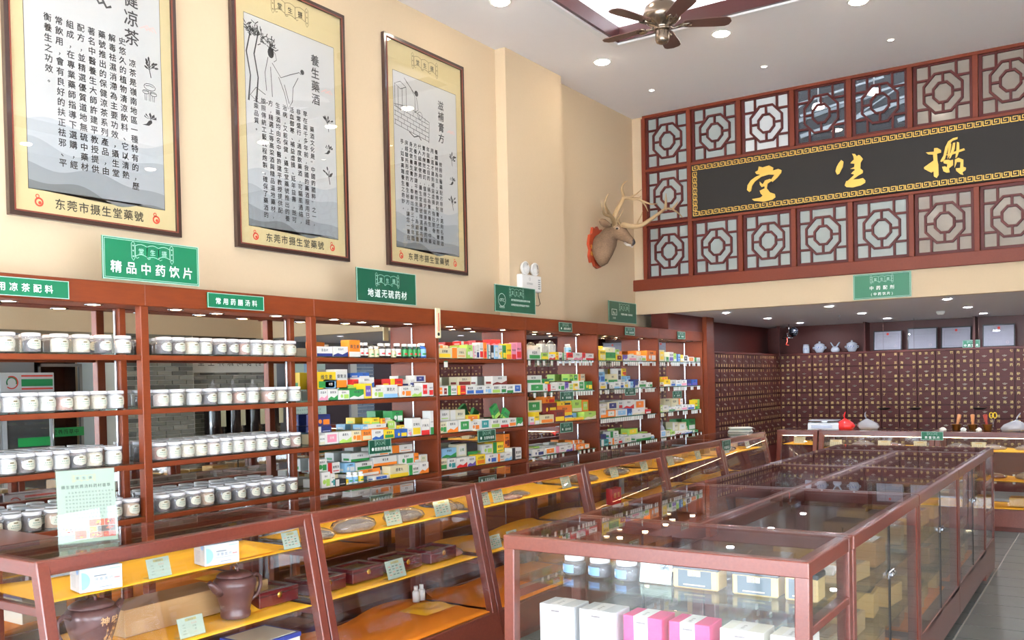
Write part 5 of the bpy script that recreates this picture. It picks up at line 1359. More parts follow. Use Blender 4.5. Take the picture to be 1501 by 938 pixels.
# ------------------------------------------------------------ herb drawer cabinets
HERB = ['王不留', '麻黄根', '地骨皮', '银柴胡', '河子', '胡黄连', '乌梅', '鹿角霜', '地骨皮', '枸杞子', '仙茅', '淫羊藿', '益智仁', '沙苑子', '红景天', '石榴皮', '枳壳', '枳实', '丁香', '吴茱萸', '乳香', '没药', '火麻仁', '郁李仁', '硫黄', '白芨', '芦根', '天花粉', '昆布', '海藻',
        '百部', '白芷', '合欢皮', '金樱子', '石斛', '代赭石', '玉竹', '北沙参', '黄精', '女贞子', '肉苁蓉', '巴戟天', '冬瓜子', '路路通', '沉香', '木香', '肉桂', '小茴香', '三七', '藏木香', '红花', '桃仁', '车前子', '地肤子', '白藓皮', '板蓝根', '柴胡', '瓜蒌', '龟板', '鳖甲', '黄芪', '炙黄芪', '麦芽', '山楂', '青皮', '川楝子', '干姜', '制附子', '生首乌', '制首乌', '大黄', '番泻叶', '滑石', '海金沙', '茯苓', '猪苓', '甘草', '炙甘草', '炒谷芽', '佛手', '乌药', '海马', '刘寄奴', '紫草', '丹参', '砂仁', '白豆蔻', '木通', '石膏', '知母', '前胡', '白术', '连翘', '淮山', '芡实', '苍术', '天麻', '五灵脂', '何首乌', '金银花', '菊花', '决明子']
W_DRAW = wood('drawer_wood', '#401713', '#501f1a', .55, 3, .03); GOLDP = mat('gold_print', '#c0a768', .5, .0)
DRM = None
def drawer_face(pw_, ph_):
    mb = MB(); mb.cbox((.005, -.014, .007), (pw_ - .005, .02, ph_ - .007), .002); return mb.mesh('drawer', [W_DRAW])
def handle_mesh():
    mb = MB(); mb.lathe([(.012, 0), (.012, -.003), (.004, -.004), (.004, -.010)], 10, axis='y')
    mb.tube([(-.022, -.012, .0), (-.016, -.016, -.010), (0, -.017, -.016), (.016, -.016, -.010), (.022, -.012, 0)], .0028, 6)
    mb.bar((-.03, -.002, .0), (.03, -.002, .0), .003, .008, (0, 0, 1))
    return mb.mesh('handle', [mat('aged_brass', '#8f8578', .35, .8)])
def letter_mesh(a, b, W_, H_, sz):
    mb = MB(); p = FY((0, -.0145, 0))
    for s_, v in ((a, H_ * .80), (b, H_ * .16)):
        n_ = len(s_); xs = [.17, .83] if n_ == 2 else [.17, .5, .83]
        for ch, u in zip(s_, xs): text(mb, p, ch, u * W_, v - .012, sz, .0004, 0, 1, off=.01)
    return mb.mesh('gold_lettering', [GOLDP])
HM = handle_mesh()
def drawer_cabinet(label, loc, rz, ncol, nrow, pw_, ph_, ztop, lettered, cab_d=.45, side=0, name='drawer_cabinet'):
    t = thing(name, label, 'cabinet', loc, rz)
    W_ = ncol * pw_
    mb = MB(); mb.box((-side, .021, 0), (W_, cab_d, ztop - .01)); mb.cbox((-side, -.012, ztop - .02), (W_, cab_d, ztop + .008), .003)
    zb = ztop - .02 - nrow * ph_
    mb.box((-side, -.01, 0), (W_, .03, zb - .004))
    obj('carcass', mb, W_DARK, t)
    F_ = drawer_face(pw_, ph_); cache = {}
    for r in range(nrow):
        for c in range(ncol):
            o = bpy.data.objects.new('drawer', F_); COL.objects.link(o); o.parent = t; o.location = (c * pw_, 0, ztop - .02 - (r + 1) * ph_)
            h_ = bpy.data.objects.new('handle', HM); COL.objects.link(h_); h_.parent = o; h_.location = (pw_ / 2, -.014, ph_ * .52)
            k = (r * 13 + c * 2 + r * 3) % len(HERB) if lettered > 1 else (r * ncol + c) % 12
            if k not in cache: cache[k] = letter_mesh(HERB[k * 2 % len(HERB)] if lettered > 1 else HERB[k * 5], HERB[(k * 2 + 1) % len(HERB)] if lettered > 1 else HERB[k * 7], pw_, ph_, .042)
            l_ = bpy.data.objects.new('gold_lettering', cache[k]); COL.objects.link(l_); l_.parent = o
    return t
drawer_cabinet('wall-wide dark herb drawer cabinet with gold characters under the framed certificates', (-4.36, YN, 0), 0, 16, 7, .2435, .19, 1.955, 2)
drawer_cabinet('dark herb drawer cabinet along the left niche wall beside the column', (XC, 11.215, 0), PI / 2, 10, 7, .278, .19, 1.955, 1, .4)
drawer_cabinet('plain dark cabinet continuing right of the herb drawers behind the counter', (-.46, YN, 0), 0, 12, 7, .2435, .19, 1.955, 1)
# niche boxing above the drawers
mb = MB(); mb.box((-4.36, YN + .30, 1.963), (3.0, YN + .36, ZS)); mb.box((XC - .36, 11.2, 1.963), (XC - .30, YN + .4, ZS)); mb.box((-4.40, 13.98, 0), (-4.36, YN + .02, ZS), 0)
struct('trim_8', mb, [W_DARK])
for x in (-3.14, -1.70, -.2, 1.3):
    mb = MB(); mb.box((x, YN + .0, 1.963), (x + .03, YN + .30, ZS)); struct('trim_9', mb, [W_DARK])
# framed certificates
def cert(x0, x1, h, red, lab):
    y = YN + .10; w = x1 - x0; t = thing('framed_certificate', lab, 'certificate', (x0, y, 1.963), 0)
    R = Matrix.Rotation(-.12, 3, 'X')
    p = PL((0, 0, .0), (1, 0, 0), tuple(R @ Vector((0, 0, 1))))
    mb = MB(); f_ = .014
    for a, b_ in (((0, 0), (w, f_)), ((0, h - f_), (w, h)), ((0, f_), (f_, h - f_)), ((w - f_, f_), (w, h - f_))): pbox(mb, p, a[0], a[1], b_[0], b_[1], 0, .014)
    obj('frame', mb, mat('cert_frame', '#1c1a1c', .4), t)
    mb = MB(); pbox(mb, p, f_, f_, w - f_, h - f_, .001, .005); obj('paper', mb, mat('cert_paper', '#9d9da8', .6), t)
    mb = MB(); q = .0055; g_ = mat('cert_grey', '#8b8c92', .7)
    if red == 1:
        for a, b_ in (((.04, .035), (w - .04, .04)), ((.04, h - .05), (w - .04, h - .045)), ((.04, .04), (.045, h - .05)), ((w - .045, .04), (w - .04, h - .05))): pquad(mb, p, a[0], a[1], b_[0], b_[1], q, 1)
    if red: disc(mb, p, w / 2, h - .05, .018, q + .0002, 0, 14)
    text(mb, p, {1: '营业执照', 0: '药品经营质量管理规范认证证书', 2: '药品经营许可证'}[red], w / 2, h - .10, .024 if red else .018, q, 1, 1.2)
    for k in range(5 if red == 2 else 3): pquad(mb, p, .07, h - .13 - k * .02, w * .6, h - .133 - k * .02, q, 1)
    ring(mb, p, w - .09, .06, .016, .002, q, 2); obj('print', mb, [RED, g_, PINK], t)
    mb = MB(); pbox(mb, p, f_, f_, w - f_, h - f_, .010, .012); obj('cover_glass', mb, GLASS, t)
K_ = 14.1 / 13.9
cert(-2.976 * K_, -2.594 * K_, .29, 1, 'first framed certificate from left above the herb drawers, with red crest')
cert(-2.518 * K_, -2.132 * K_, .31, 0, 'second framed certificate from left, plain without crest, above the drawers')
cert(-2.085 * K_, -1.705 * K_, .305, 1, 'third framed certificate from left, behind the little green sign')
cert(-1.569 * K_, -1.181 * K_, .31, 2, 'rightmost framed certificate with yellowish heading and red crest')
sign((-1.83, YN + .02, 1.963), .215, .105, 'y', 'small green herbal slices sign on the ledge before the third certificate', [('中药饮片', .5, .12, .36, 1.3)], (.5, .76, .5))
# porcelain on the ledge
PORC = mat('white_porcelain', '#b9bfca', .12, coat=.6); PBL = mat('porcelain_blue', '#4a68a8', .3)
def tureen(x, lab):
    t = thing('lidded_jar', lab, 'jar', (x, YN + .13, 1.963), 0)
    mb = MB(); mb.lathe([(.045, 0), (.05, .004), (.075, .05), (.08, .08), (.072, .105), (.068, .11)], 24); b_ = obj('bowl', mb, PORC, t)
    mb = MB(); mb.lathe([(.078, .110), (.078, .117), (.05, .14), (.015, .150), (.014, .158), (.018, .168), (.0, .174)], 24); obj('lid', mb, PORC, t)
    for sg in (-1, 1):
        mb = MB(); mb.tube([(sg * .074, 0, .06), (sg * .095, 0, .065), (sg * .097, 0, .085), (sg * .074, 0, .09)], .006, 6); obj('handle', mb, PORC, t)
    mb = MB()
    for a in (-.5, .0, .45):
        c = Vector((.0795 * math.sin(a), -.0795 * math.cos(a), .07)); r_ = Vector((math.cos(a), math.sin(a), 0))
        pp = PL(c, r_, (0, 0, 1)); ribbon(mb, pp, [(-.012, -.02), (0, .0), (.004, .022)], .004, .002); disc(mb, pp, .008, .012, .007, .002, 0, 8)
    obj('blue_pattern', mb, PBL, t)
t = thing('porcelain_canister', 'small straight white porcelain canister, leftmost on the drawer cabinet ledge', 'canister', (-4.0, YN + .13, 1.963)); mb = MB(); mb.lathe([(.044, 0), (.048, .004), (.050, .05), (.048, .11), (.040, .12)], 22); obj('body', mb, PORC, t)
mb = MB(); mb.lathe([(.044, .12), (.044, .135), (.0, .139)], 22); obj('lid', mb, PORC, t)
mb = MB(); text(mb, FY((0, -.051, 0)), '甘草', 0, .05, .03, .0005, 0, 1.1); obj('lettering', mb, PBL, t)
tureen(-3.80, 'white lidded porcelain jar beside the canister on the drawer ledge')
tureen(-3.33, 'white lidded porcelain jar right of the bunny-eared ornament on the ledge')
t = thing('porcelain_ornament', 'white porcelain ornament with two splayed ears on the drawer ledge', 'ornament', (-3.57, YN + .13, 1.963)); mb = MB(); mb.lathe([(.04, 0), (.062, .02), (.064, .045), (.045, .075), (.02, .09), (.0, .094)], 20); obj('body', mb, PORC, t)
for sg in (-1, 1):
    mb = MB(); mb.tube([(sg * .015, 0, .075), (sg * .04, -.005, .11), (sg * .062, 0, .145), (sg * .07, 0, .152)], [.018, .022, .016, .005], 10, flat=.5); obj('ear', mb, PORC, t)
# security mirror ball with wiring
t = thing('security_camera', 'dark dome security camera on a silver bracket in the niche corner', 'camera', (-4.10, 13.6, ZS))
mb = MB(); mb.cyl((0, 0, 0), (0, 0, -.13), .008); mb.cyl((-.10, 0, -.2), (.06, 0, -.2), .012); mb.cyl((-.02, 0, -.13), (-.02, 0, -.2), .012); obj('bracket', mb, CHROME, t)
mb = MB(); mb.lathe([(.0, -.19), (.035, -.18), (.062, -.14), (.066, -.11), (.055, -.07), (.03, -.05), (0, -.045)], 20, 0, (.07, 0, 0)); obj('dome', mb, mat('dome_dark', '#1d1f24', .06, .3), t)
mb = MB(); mb.tube([(-.03, -.01, -.19), (-.02, -.02, -.25), (-.04, -.02, -.3), (0, -.01, -.31)], .006, 6); obj('red_cable', mb, RED, t)

# ------------------------------------------------------------ glass counters
W_POST = W_CASE
E_LED = emit('led_strip', '#ffe9bb', L_LED)
def yshelf(w, d0, d1, z, mbm, name='cloth'): pass
def counter(label, loc, rz, w=1.394, d=.50, slant=.20, h=1.0, base=.21, shelves=(.835, .555), style='slant', led=True, W_=W_CASE, group=None, bars=True, tr=.058, legs=True):
    """local: x along width centred, front (customer side) faces -y, top front edge at y=0, back at y=d"""
    t = thing('display_counter', label, 'display case', loc, rz, group)
    fy = lambda z: -slant * (h - z) / h * 1.0
    X = w / 2 - .002; pw2 = .05
    # base cabinet
    mb = MB(); a0, a1 = fy(0) , fy(base)
    pts = [(-X + .0, a0 + .03, .0), (-X, a0 + .03, .05), (-X, a0 - .0, .05), (-X, a1, base), (-X, d, base), (-X, d, 0)]
    mb.prism(pts, (2 * X, 0, 0)); obj('base_cabinet', mb, W_, t, norm=True)
    # frame
    for sg in (-1, 1):
        mb = MB(); x = sg * (X - pw2 / 2)
        mb.bar((x, fy(h) + pw2 / 2, h - .001), (x, fy(base) + pw2 / 2, base), pw2, pw2, (0, 1, 0), 0, .004); obj('front_post', mb, W_, t)
        mb = MB(); mb.bar((x, d - pw2 / 2, h - .001), (x, d - pw2 / 2, base), pw2, pw2, (0, 1, 0), 0, .004); obj('back_post', mb, W_, t)
        mb = MB(); mb.cbox((x - pw2 / 2, .047, h - tr + .001), (x + pw2 / 2, d - .047, h - .001), .003); obj('side_rail', mb, W_, t)
        if bars:
            for z in shelves:
                mb = MB(); mb.cbox((x - .016, fy(z) + pw2, z - .045), (x + .016, d - pw2, z - .010), .003); obj('shelf_bar', mb, W_, t)
        mb = MB(); mb.add([(sg * (X - .012), fy(base) + .01, base), (sg * (X - .012), d - .01, base), (sg * (X - .012), d - .01, h - tr), (sg * (X - .012), fy(h - tr) + .01, h - tr),
                           (sg * (X - .008), fy(base) + .01, base), (sg * (X - .008), d - .01, base), (sg * (X - .008), d - .01, h - tr), (sg * (X - .008), fy(h - tr) + .01, h - tr)],
                          [(0, 1, 2, 3), (7, 6, 5, 4)]); obj('side_glass', mb, GLASS, t)
    mb = MB(); mb.cbox((-X - .001, -.004, h - tr), (X + .001, .05, h), .004); obj('front_rail', mb, W_, t)
    mb = MB(); mb.cbox((-X - .001, d - .05, h - tr), (X + .001, d + .002, h), .004); obj('back_rail', mb, W_, t)
    mb = MB(); mb.cbox((-X, fy(base), base - .02), (X, fy(base) + .03, base + .012), .003); mb.cbox((-X, d - .03, base - .02), (X, d, base + .02), .003); obj('sill', mb, W_, t)
    mb = MB(); mb.box((-X + .01, .012, h - .004), (X - .01, d - .012, h + .004)); obj('top_glass', mb, GLASS, t)
    z0, z1 = base + .01, h - .012
    def fg(xa, xb, nm='front_glass'):
        mb = MB(); mb.prism([(xa, fy(z0) + .004, z0), (xb, fy(z0) + .004, z0), (xb, fy(z1) + .004, z1), (xa, fy(z1) + .004, z1)], (0, .005, 0)); return obj(nm, mb, GLASS, t)
    if style == 'doors':
        for sg in (-1, 1):
            g_ = fg(-X + .03 if sg < 0 else .003, -.003 if sg < 0 else X - .03, 'glass_door')
            mb = MB(); mb.cbox((min(0, sg * .055) + sg * .004, fy(.6) - .006, .70), (max(0, sg * .055) + sg * .004, fy(.6) + .004, .735), .004); mb.cbox((sg * .02 - .01, -.018, .708), (sg * .02 + .01, -.004, .728), .004); obj('chrome_clip', mb, CHROME, g_)
        mb = MB(); mb.box((-.003, .002, base), (.003, .012, h - tr)); obj('seam_strip', mb, BLACK, t)
    else: fg(-X + .02, X - .02)
    # back: two sliding glass doors with square pulls
    for sg in (-1, 1):
        mb = MB(); y = d - .02 - (.01 if sg > 0 else 0); mb.box((0 if sg > 0 else -X + .04, y, base + .012), (X - .04 if sg > 0 else 0, y + .005, h - tr)); g_ = obj('sliding_door', mb, GLASS, t)
        if style != 'end':
            mb = MB(); mb.box((sg * .09 - .012, y - .008, .42), (sg * .09 + .012, y, .445)); mb.box((sg * .09 - .012, y - .008, .50), (sg * .09 + .012, y, .525)); obj('square_pull', mb, WHITE, g_)
    for z in shelves:
        mb = MB(); mb.box((-X + .02, fy(z) + .035, z - .008), (X - .02, d - .05, z)); obj('glass_shelf', mb, GLASS_G, t)
    if led:
        mb = MB(); mb.box((-X + .06, .026, h - tr - .005), (X - .06, .034, h - tr - .001)); obj('led_strip', mb, E_LED, t)
        mb = MB(); mb.box((-X + .05, .034, h - tr - .010), (X - .05, .038, h - tr)); obj('strip_holder', mb, W_, t)
    return t
def cloth(label, tworld, xa, xb, ya, yb, z, m, seed=0, amp=.004, rz=0, drape=.0, name='display_cloth', group='cloths in the wall side counters'):
    """cloth laid on a shelf; built in the counter's local frame, placed in the world as a thing of its own"""
    r_ = random.Random(seed); nx, ny = 26, 9; mb = MB(); ph = [r_.uniform(0, 6) for _ in range(6)]
    def H(u, v):
        e = amp * (1 + math.sin(7 * u + ph[0] + 2 * v)) * .5 + amp * .7 * (1 + math.sin(17 * u * (1 + .2 * v) + ph[1])) * .5 * (v > .4)
        if v > .86: e += amp * 3 * (v - .86) / .14 * (1 + math.sin(9 * u + ph[2]))
        return e
    vs = []
    for j in range(ny + 1):
        for i in range(nx + 1):
            u, v = i / nx, j / ny
            x = xa + (xb - xa) * u; y = ya + (yb - ya) * v + .006 * math.sin(11 * u + ph[3]) * (j == ny)
            vs.append((x, y, H(u, v) + .0005))
    n_ = len(vs); vs += [(x, y, -.0005 + .0005) for x, y, q in vs]
    fs = [(j * (nx + 1) + i, j * (nx + 1) + i + 1, (j + 1) * (nx + 1) + i + 1, (j + 1) * (nx + 1) + i) for j in range(ny) for i in range(nx)]
    W1 = nx + 1
    fs2 = [tuple(n_ + q for q in f[::-1]) for f in fs]
    side = [(i, n_ + i, n_ + i + 1, i + 1) for i in range(nx)] + [(ny * W1 + i + 1, n_ + ny * W1 + i + 1, n_ + ny * W1 + i, ny * W1 + i) for i in range(nx)]
    mb.add(vs, fs + fs2 + side, 0, True)
    o = obj(name, mb, m); M = Matrix.Translation(tworld) @ Matrix.Rotation(rz, 4, 'Z'); loc = M @ Vector((0, 0, z)); o.location = loc; o.rotation_euler = (0, 0, rz)
    return tag(o, label, 'cloth', group)
CY = [1.845, 3.24, 4.633, 6.03, 7.435, 8.85, 10.25]
cname = ['nearest', 'second', 'third', 'fourth', 'fifth', 'sixth']
clab = ['slanted glass counter at the left foreground with two teapots and white boxes', 'slanted glass counter with four wooden clasp boxes, second along the wall side', 'slanted glass counter behind the island corner, third along the wall side', 'slanted glass counter with a red box inside, fourth along the wall side', 'slanted glass counter below the farther medicine bays, fifth along the wall side', 'last slanted glass counter of the wall side row, beyond the green post sign']
XCO = -3.375
for k in range(6):
    yc = (CY[k] + CY[k + 1]) / 2; w = CY[k + 1] - CY[k] - .002
    counter(clab[k], (XCO, yc, 0), PI / 2, w, led=k > 0)
    tw = (XCO, yc, 0); hw = w / 2 - .055
    cloth('yellow cloth on the upper shelf of the %s wall side counter' % cname[k], tw, -hw, hw, -.0 + .012, .44, .835, YCLOTH, k, .004, PI / 2)
    cloth('yellow cloth on the middle shelf of the %s wall side counter' % cname[k], tw, -hw, hw, -.05, .44, .555, YCLOTH, k + 20, .004 if k != 0 else .006, PI / 2)
    cloth('orange cloth covering the floor of the %s wall side counter' % cname[k], tw, -hw - .03, hw + .03, -.13, .45, .222, OCLOTH, k + 40, .008, PI / 2)
counter('glass display counter running away to the left behind the nearest counter', (-3.93 - .01, 2.26 - 1.2, 0), -PI / 2 + PI, 1.55, .42, .0, shelves=(.8, .5), led=False) if False else None
t = thing('counter_flap', 'red-brown wooden flap board joining the nearest counter to the wall cabinet', 'counter', (-4.12, 1.9, 0))
mb = MB(); mb.cbox((-.25, -.45, .972), (.235, .33, 1.0), .004); obj('flap_board', mb, W_CASE, t)
mb = MB(); mb.cbox((-.24, .27, 0), (-.20, .31, .972), .003); obj('support_leg', mb, W_CASE, t)
mb = MB(); mb.cbox((-.24, -.43, 0), (-.20, -.39, .972), .003); obj('support_leg', mb, W_CASE, t)
# corner counter and back counters
YBC = 10.65
counter('corner glass counter where the wall side row meets the rear counter', (-3.135, YBC, 0), 0, .47, .50, .16, bars=False)
blab = ['rear glass counter with the electronic scale and red bag on it', 'rear glass counter with the green post sign and brass mortars on it', 'rear glass counter at the right photo edge', 'rear glass counter beyond the right photo edge']
for k in range(4):
    x0 = -2.89 + k * 1.22; tw = (x0 + .61, YBC, 0)
    counter(blab[k], tw, 0, 1.218, .50, .16, shelves=(.80, .50), bars=False)
    for z, q in ((.80, 'upper'), (.50, 'lower')): cloth('yellow cloth on the %s shelf of rear counter, %s from left' % (q, ORD[k]), tw, -.55, .55, 0.0, .44, z, YCLOTH, 60 + k, .003, 0, group='cloths in the rear counters')
    cloth('yellow cloth on the floor of rear counter, %s from left' % ORD[k], tw, -.56, .56, -.08, .45, .222, YCLOTH, 70 + k, .003, 0, group='cloths in the rear counters')
cloth('yellow cloth in the corner glass counter', (-3.135, YBC, 0), -.17, .17, 0, .44, .835, YCLOTH, 90, .003, 0)
sign((XCO + .012, 8.86, .885), .22, .105, 'x', 'small green sign on the post between the fifth and sixth wall side counters', [('贵重药品', .5, .16, .3, 1.2)], (.5, .74, .5), True)
sign((-1.80, YBC - .015, .912), .215, .09, 'y', 'small green precious slices sign on the rear counter top rail', [('贵重饮片', .5, .14, .34, 1.3)], (.5, .76, .5))

# ------------------------------------------------------------ island of glass cases
IX0, IX1, IY = -2.152, -.892, [3.147, 3.752, 5.16, 6.565, 7.97, 8.55]
IXM = (IX0 + IX1) / 2
ilab = ['end glass case of the island in the right foreground with white and pink gift boxes', 'far end glass case of the island by the rear counter']
counter(ilab[0], (IXM, IY[0], 0), 0, IX1 - IX0, .60, .03, shelves=(.815,), base=.21, style='end', led=False, bars=False)
counter(ilab[1], (IXM, IY[5], 0), PI, IX1 - IX0, .575, .03, shelves=(.75, .5), base=.25, style='end', led=False, bars=False)
for k in range(3):
    yc = (IY[k + 1] + IY[k + 2]) / 2; w = IY[k + 2] - IY[k + 1] - .003
    counter('right-hand island glass case with clip doors, %s from the front' % ORD[k], (IX1, yc, 0), PI / 2, w, .627, .0, shelves=(.70, .45), base=.24, style='doors', led=False, bars=False)
    counter('left-hand island glass case facing the wall counters, %s from the front' % ORD[k], (IX0, yc, 0), -PI / 2, w, .627, .0, shelves=(.70, .45), base=.24, style='doors', led=False, bars=False)
# rails on the side windows of the end cases
for (y0, y1, nm) in ((IY[0] + .04, IY[1] - .04, 'front'), (IY[4] + .04, IY[5] - .04, 'far')):
    for x in (IX1 - .03, IX0 + .03):
        pass

# ------------------------------------------------------------ contents of the near counters
def local_thing(name, label, cat, x, y, z, rz=0, group=None): return thing(name, label, cat, (x, y, z), rz, group)
PRINTC = mat('faint_print', '#74787c', .7); REDP = mat('faint_red_print', '#d98a80', .7); TAGB = mat('tag_banner', '#b9a06a', .7); ACR = glass('acrylic', (.96, 1, .98, 1), .5, .02, (.8, .95, .9, 1))
def price_card(x, y, z, rz, w, h, label, style=0, lean=.28):
    """card in a clear stand, face towards local +x"""
    t = thing('price_card', label, 'price card', (x, y, z), rz)
    up = Vector((-math.sin(lean), 0, math.cos(lean)))
    p = PL((.012, -w / 2, .002), (0, 1, 0), up)
    mb = MB(); pbox(mb, p, 0, 0, w, h, 0, .0012); obj('card', mb, mat('card_paper', '#b4b3a8', .7), t)
    mb = MB(); pbox(mb, p, -.003, -.002, w + .003, h + .003, .0016, .0032); mb.box((-.035, -w / 2, 0), (.016, w / 2, .0018)); obj('clear_stand', mb, ACR, t)
    mb = MB(); q = .0014
    pquad(mb, p, w * .3, h * .80, w * .74, h * .93, q, 0); text(mb, p, '摄生堂', w * .52, h * .80, h * .10, q + .0003, 1, 1.1)
    for k in range(4):
        v = h * (.64 - .15 * k)
        if style == 0:
            text(mb, p, ('品名', '产地', '规格', '零售价')[k], w * .22, v - .003, h * .075, q, 1, 1.1)
            text(mb, p, ('西洋参', '吉林', '一级', '380')[k], w * .62, v - .003, h * .10, q, 2 if k in (0, 3) else 1, 1.2)
        else:
            for j in range(4): pquad(mb, p, w * (.12 + .2 * j), v, w * (.24 + .2 * j), v + h * .06, q, 1 if (j + k) % 3 else 2)
    obj('print', mb, [TAGB, mat('card_grey', '#6b6e6c', .7), REDP], t)
    return t
def flat_box(name, label, x, y, z, rz, w, h, d, body, deco=None, cat='box', group=None):
    """front face at local x=0 towards +x, width along y"""
    t = thing(name, label, cat, (x, y, z), rz, group)
    mb = MB(); mb.cbox((-d, 0, 0), (0, w, h), .002); obj('carton', mb, body, t)
    if deco: deco(t, w, h, d)
    return t
BLUEP = mat('carton_sky', '#8fb8e6', .5)
def deco_mask(t, w, h, d):
    mb = MB(); p = FX(); q = .0006
    r = h * .36
    ppoly(mb, p, [(r * .2 + r * .95 * math.cos(a), h * .48 + r * math.sin(a)) for a in [(-PI / 2 + PI * i / 14) for i in range(15)]], q, 0)
    text(mb, p, '牙泰医疗', w * .56, h * .42, h * .15, q, 1, 1.35); pquad(mb, p, w * .33, h * .62, w * .62, h * .66, q, 1); pquad(mb, p, w * .30, h * .34, w * .95, h * .35, q, 1)
    pquad(mb, p, w * .80, h * .44, w * .94, h * .50, q, 2); pquad(mb, p, w * .45, h * .14, w * .75, h * .16, q, 1); pquad(mb, p, w * .7, h * .86, w * .95, h * .90, q, 0)
    p2 = PL((-d, -.0006, 0), (1, 0, 0), (0, 0, 1)); disc(mb, p2, d * .78, h * .88, h * .14, 0, 0, 14); disc(mb, p2, d * .9, h * .5, h * .0001, 0, 0, 6)
    for k in range(9): pquad(mb, p2, d * .15, h * (.18 + k * .06), d * .6, h * (.19 + k * .06), 0, 1)
    obj('print', mb, [BLUEP, PRINTC, REDP], t)
flat_box('carton_box', 'white carton with pale blue half circle, left on the top shelf of nearest counter', -3.405, 2.035, .842, -.22, .165, .095, .11, mat('carton_white_soft', '#c6c8cc', .5), deco_mask)
price_card(-3.40, 2.385, .842, 0, .11, .082, 'price card between the two white cartons of the nearest counter')
flat_box('carton_box', 'white carton with pale blue half circle, right on the top shelf of nearest counter', -3.40, 2.62, .842, -.22, .165, .095, .11, mat('carton_white_soft', '#c6c8cc', .5), deco_mask)
price_card(-3.40, 3.125, .842, 0, .105, .082, 'price card at the right end of the nearest counter top shelf', 1)
price_card(-3.375, 2.52, .562, 0, .13, .085, 'price card between the two teapots of the nearest counter')
# teapots
CLAY = mat('purple_clay', '#5a3a38', .38, coat=.25, var=.08, vscale=30); CLAYL = mat('clay_carving', '#c79a6a', .7)
def teapot(x, y, z, rz, s, label, carved):
    t = thing('clay_teapot', label, 'teapot', (x, y, z), rz); t.scale = (s, s, s * .93)
    mb = MB(); mb.lathe([(.058, 0), (.062, .004), (.064, .022), (.060, .028), (.066, .06), (.080, .11), (.090, .15), (.090, .168), (.080, .182), (.062, .190)], 36); obj('pot_body', mb, CLAY, t)
    mb = MB(); mb.lathe([(.074, .188), (.076, .194), (.062, .205), (.035, .212), (.012, .214), (.0, .215)], 32); l_ = obj('lid', mb, CLAY, t)
    mb = MB(); mb.tube([(-.022, 0, .21), (-.02, 0, .228), (-.008, 0, .238), (.008, 0, .238), (.02, 0, .228), (.022, 0, .21)], .006, 8); obj('lid_loop', mb, CLAY, l_)
    mb = MB(); mb.tube([(0, -.074, .13), (0, -.10, .148), (0, -.122, .172), (0, -.132, .184)], [.026, .020, .013, .010], 12); obj('spout', mb, CLAY, t)
    mb = MB(); mb.tube([(0, .082, .162), (0, .115, .178), (0, .138, .16), (0, .140, .12), (0, .122, .08), (0, .070, .055)], [.011, .0095, .009, .009, .009, .010], 10); obj('pot_handle', mb, CLAY, t)
    if carved:
        mb = MB()
        R_ = lambda z_: .0925 - max(0, (.15 - z_)) * .26 + .0006
        def P(a, z_): r_ = R_(z_); return (-r_ * math.cos(a), -r_ * math.sin(a), z_)
        for si, ch in enumerate('神味'):
            vs, fs, a_, b_ = glyph(ch, .02); sz = .034
            mb.add([P(-.20 + si * .45 + (x_ - .5) * sz / .09, .145 + (y_ - .4) * sz) for x_, y_ in vs], fs)
        for k in range(16):
            a = -.25 + .5 * random.random() + .1; z_ = .05 + .06 * random.random()
            mb.add([P(a + .05 * math.cos(q), z_ + .006 * math.sin(q)) for q in [2 * PI * i / 7 for i in range(7)]], [list(range(7))])
        for a in (-.1, .15, .25):
            mb.add([P(a, .04), P(a + .02, .04), P(a + .06, .12), P(a + .04, .12)], [(0, 1, 2, 3)])
        obj('carving', mb, CLAYL, t)
    return t
teapot(-3.46, 2.83, .566, 0.0, 1.09, 'plain purple clay teapot, right one in the nearest counter', False)
teapot(-3.47, 2.12, .566, PI + .15, 1.15, 'purple clay teapot with carved gold blossoms and characters, left one in the nearest counter', True)
t = thing('blue_white_box', 'white gift box with navy edges and emblem top on the floor of nearest counter', 'box', (-3.50, 2.95, .232), .0)
mb = MB(); mb.cbox((-.20, -.02, 0), (.06, .26, .17), .003); obj('carton', mb, mat('carton_ivory', '#e6e4d2', .5), t)
mb = MB(); mb.box((-.203, -.023, .155), (.063, .263, .176)); l_ = obj('lid', mb, mat('navy_trim', '#35459a', .45), t)
mb = MB(); mb.box((-.185, -.005, .176), (.045, .245, .1775)); obj('lid_panel', mb, mat('carton_ivory', ''), l_)
mb = MB(); p = FX((.0605, -.02, 0))
for k in range(2): ring(mb, p, .07 + k * .14, .08, .022, .005, .0006); pquad(mb, p, .045 + k * .14, .07, .095 + k * .14, .074, .0006)
pquad(mb, p, 0, .12, .28, .128, .0006); obj('navy_pattern', mb, mat('navy_trim', ''), t)
# kraft cartons standing at the back of the nearest counter
flat_box('kraft_carton', 'large open brown kraft carton lying behind the teapots in the nearest counter', -3.60, 2.35, .562, 0, .55, .12, .2, KRAFT, None)
t = flat_box('kraft_carton', 'flat brown kraft carton with pale lid beside the right teapot', -3.62, 2.93, .562, 0, .24, .10, .18, KRAFT, None)
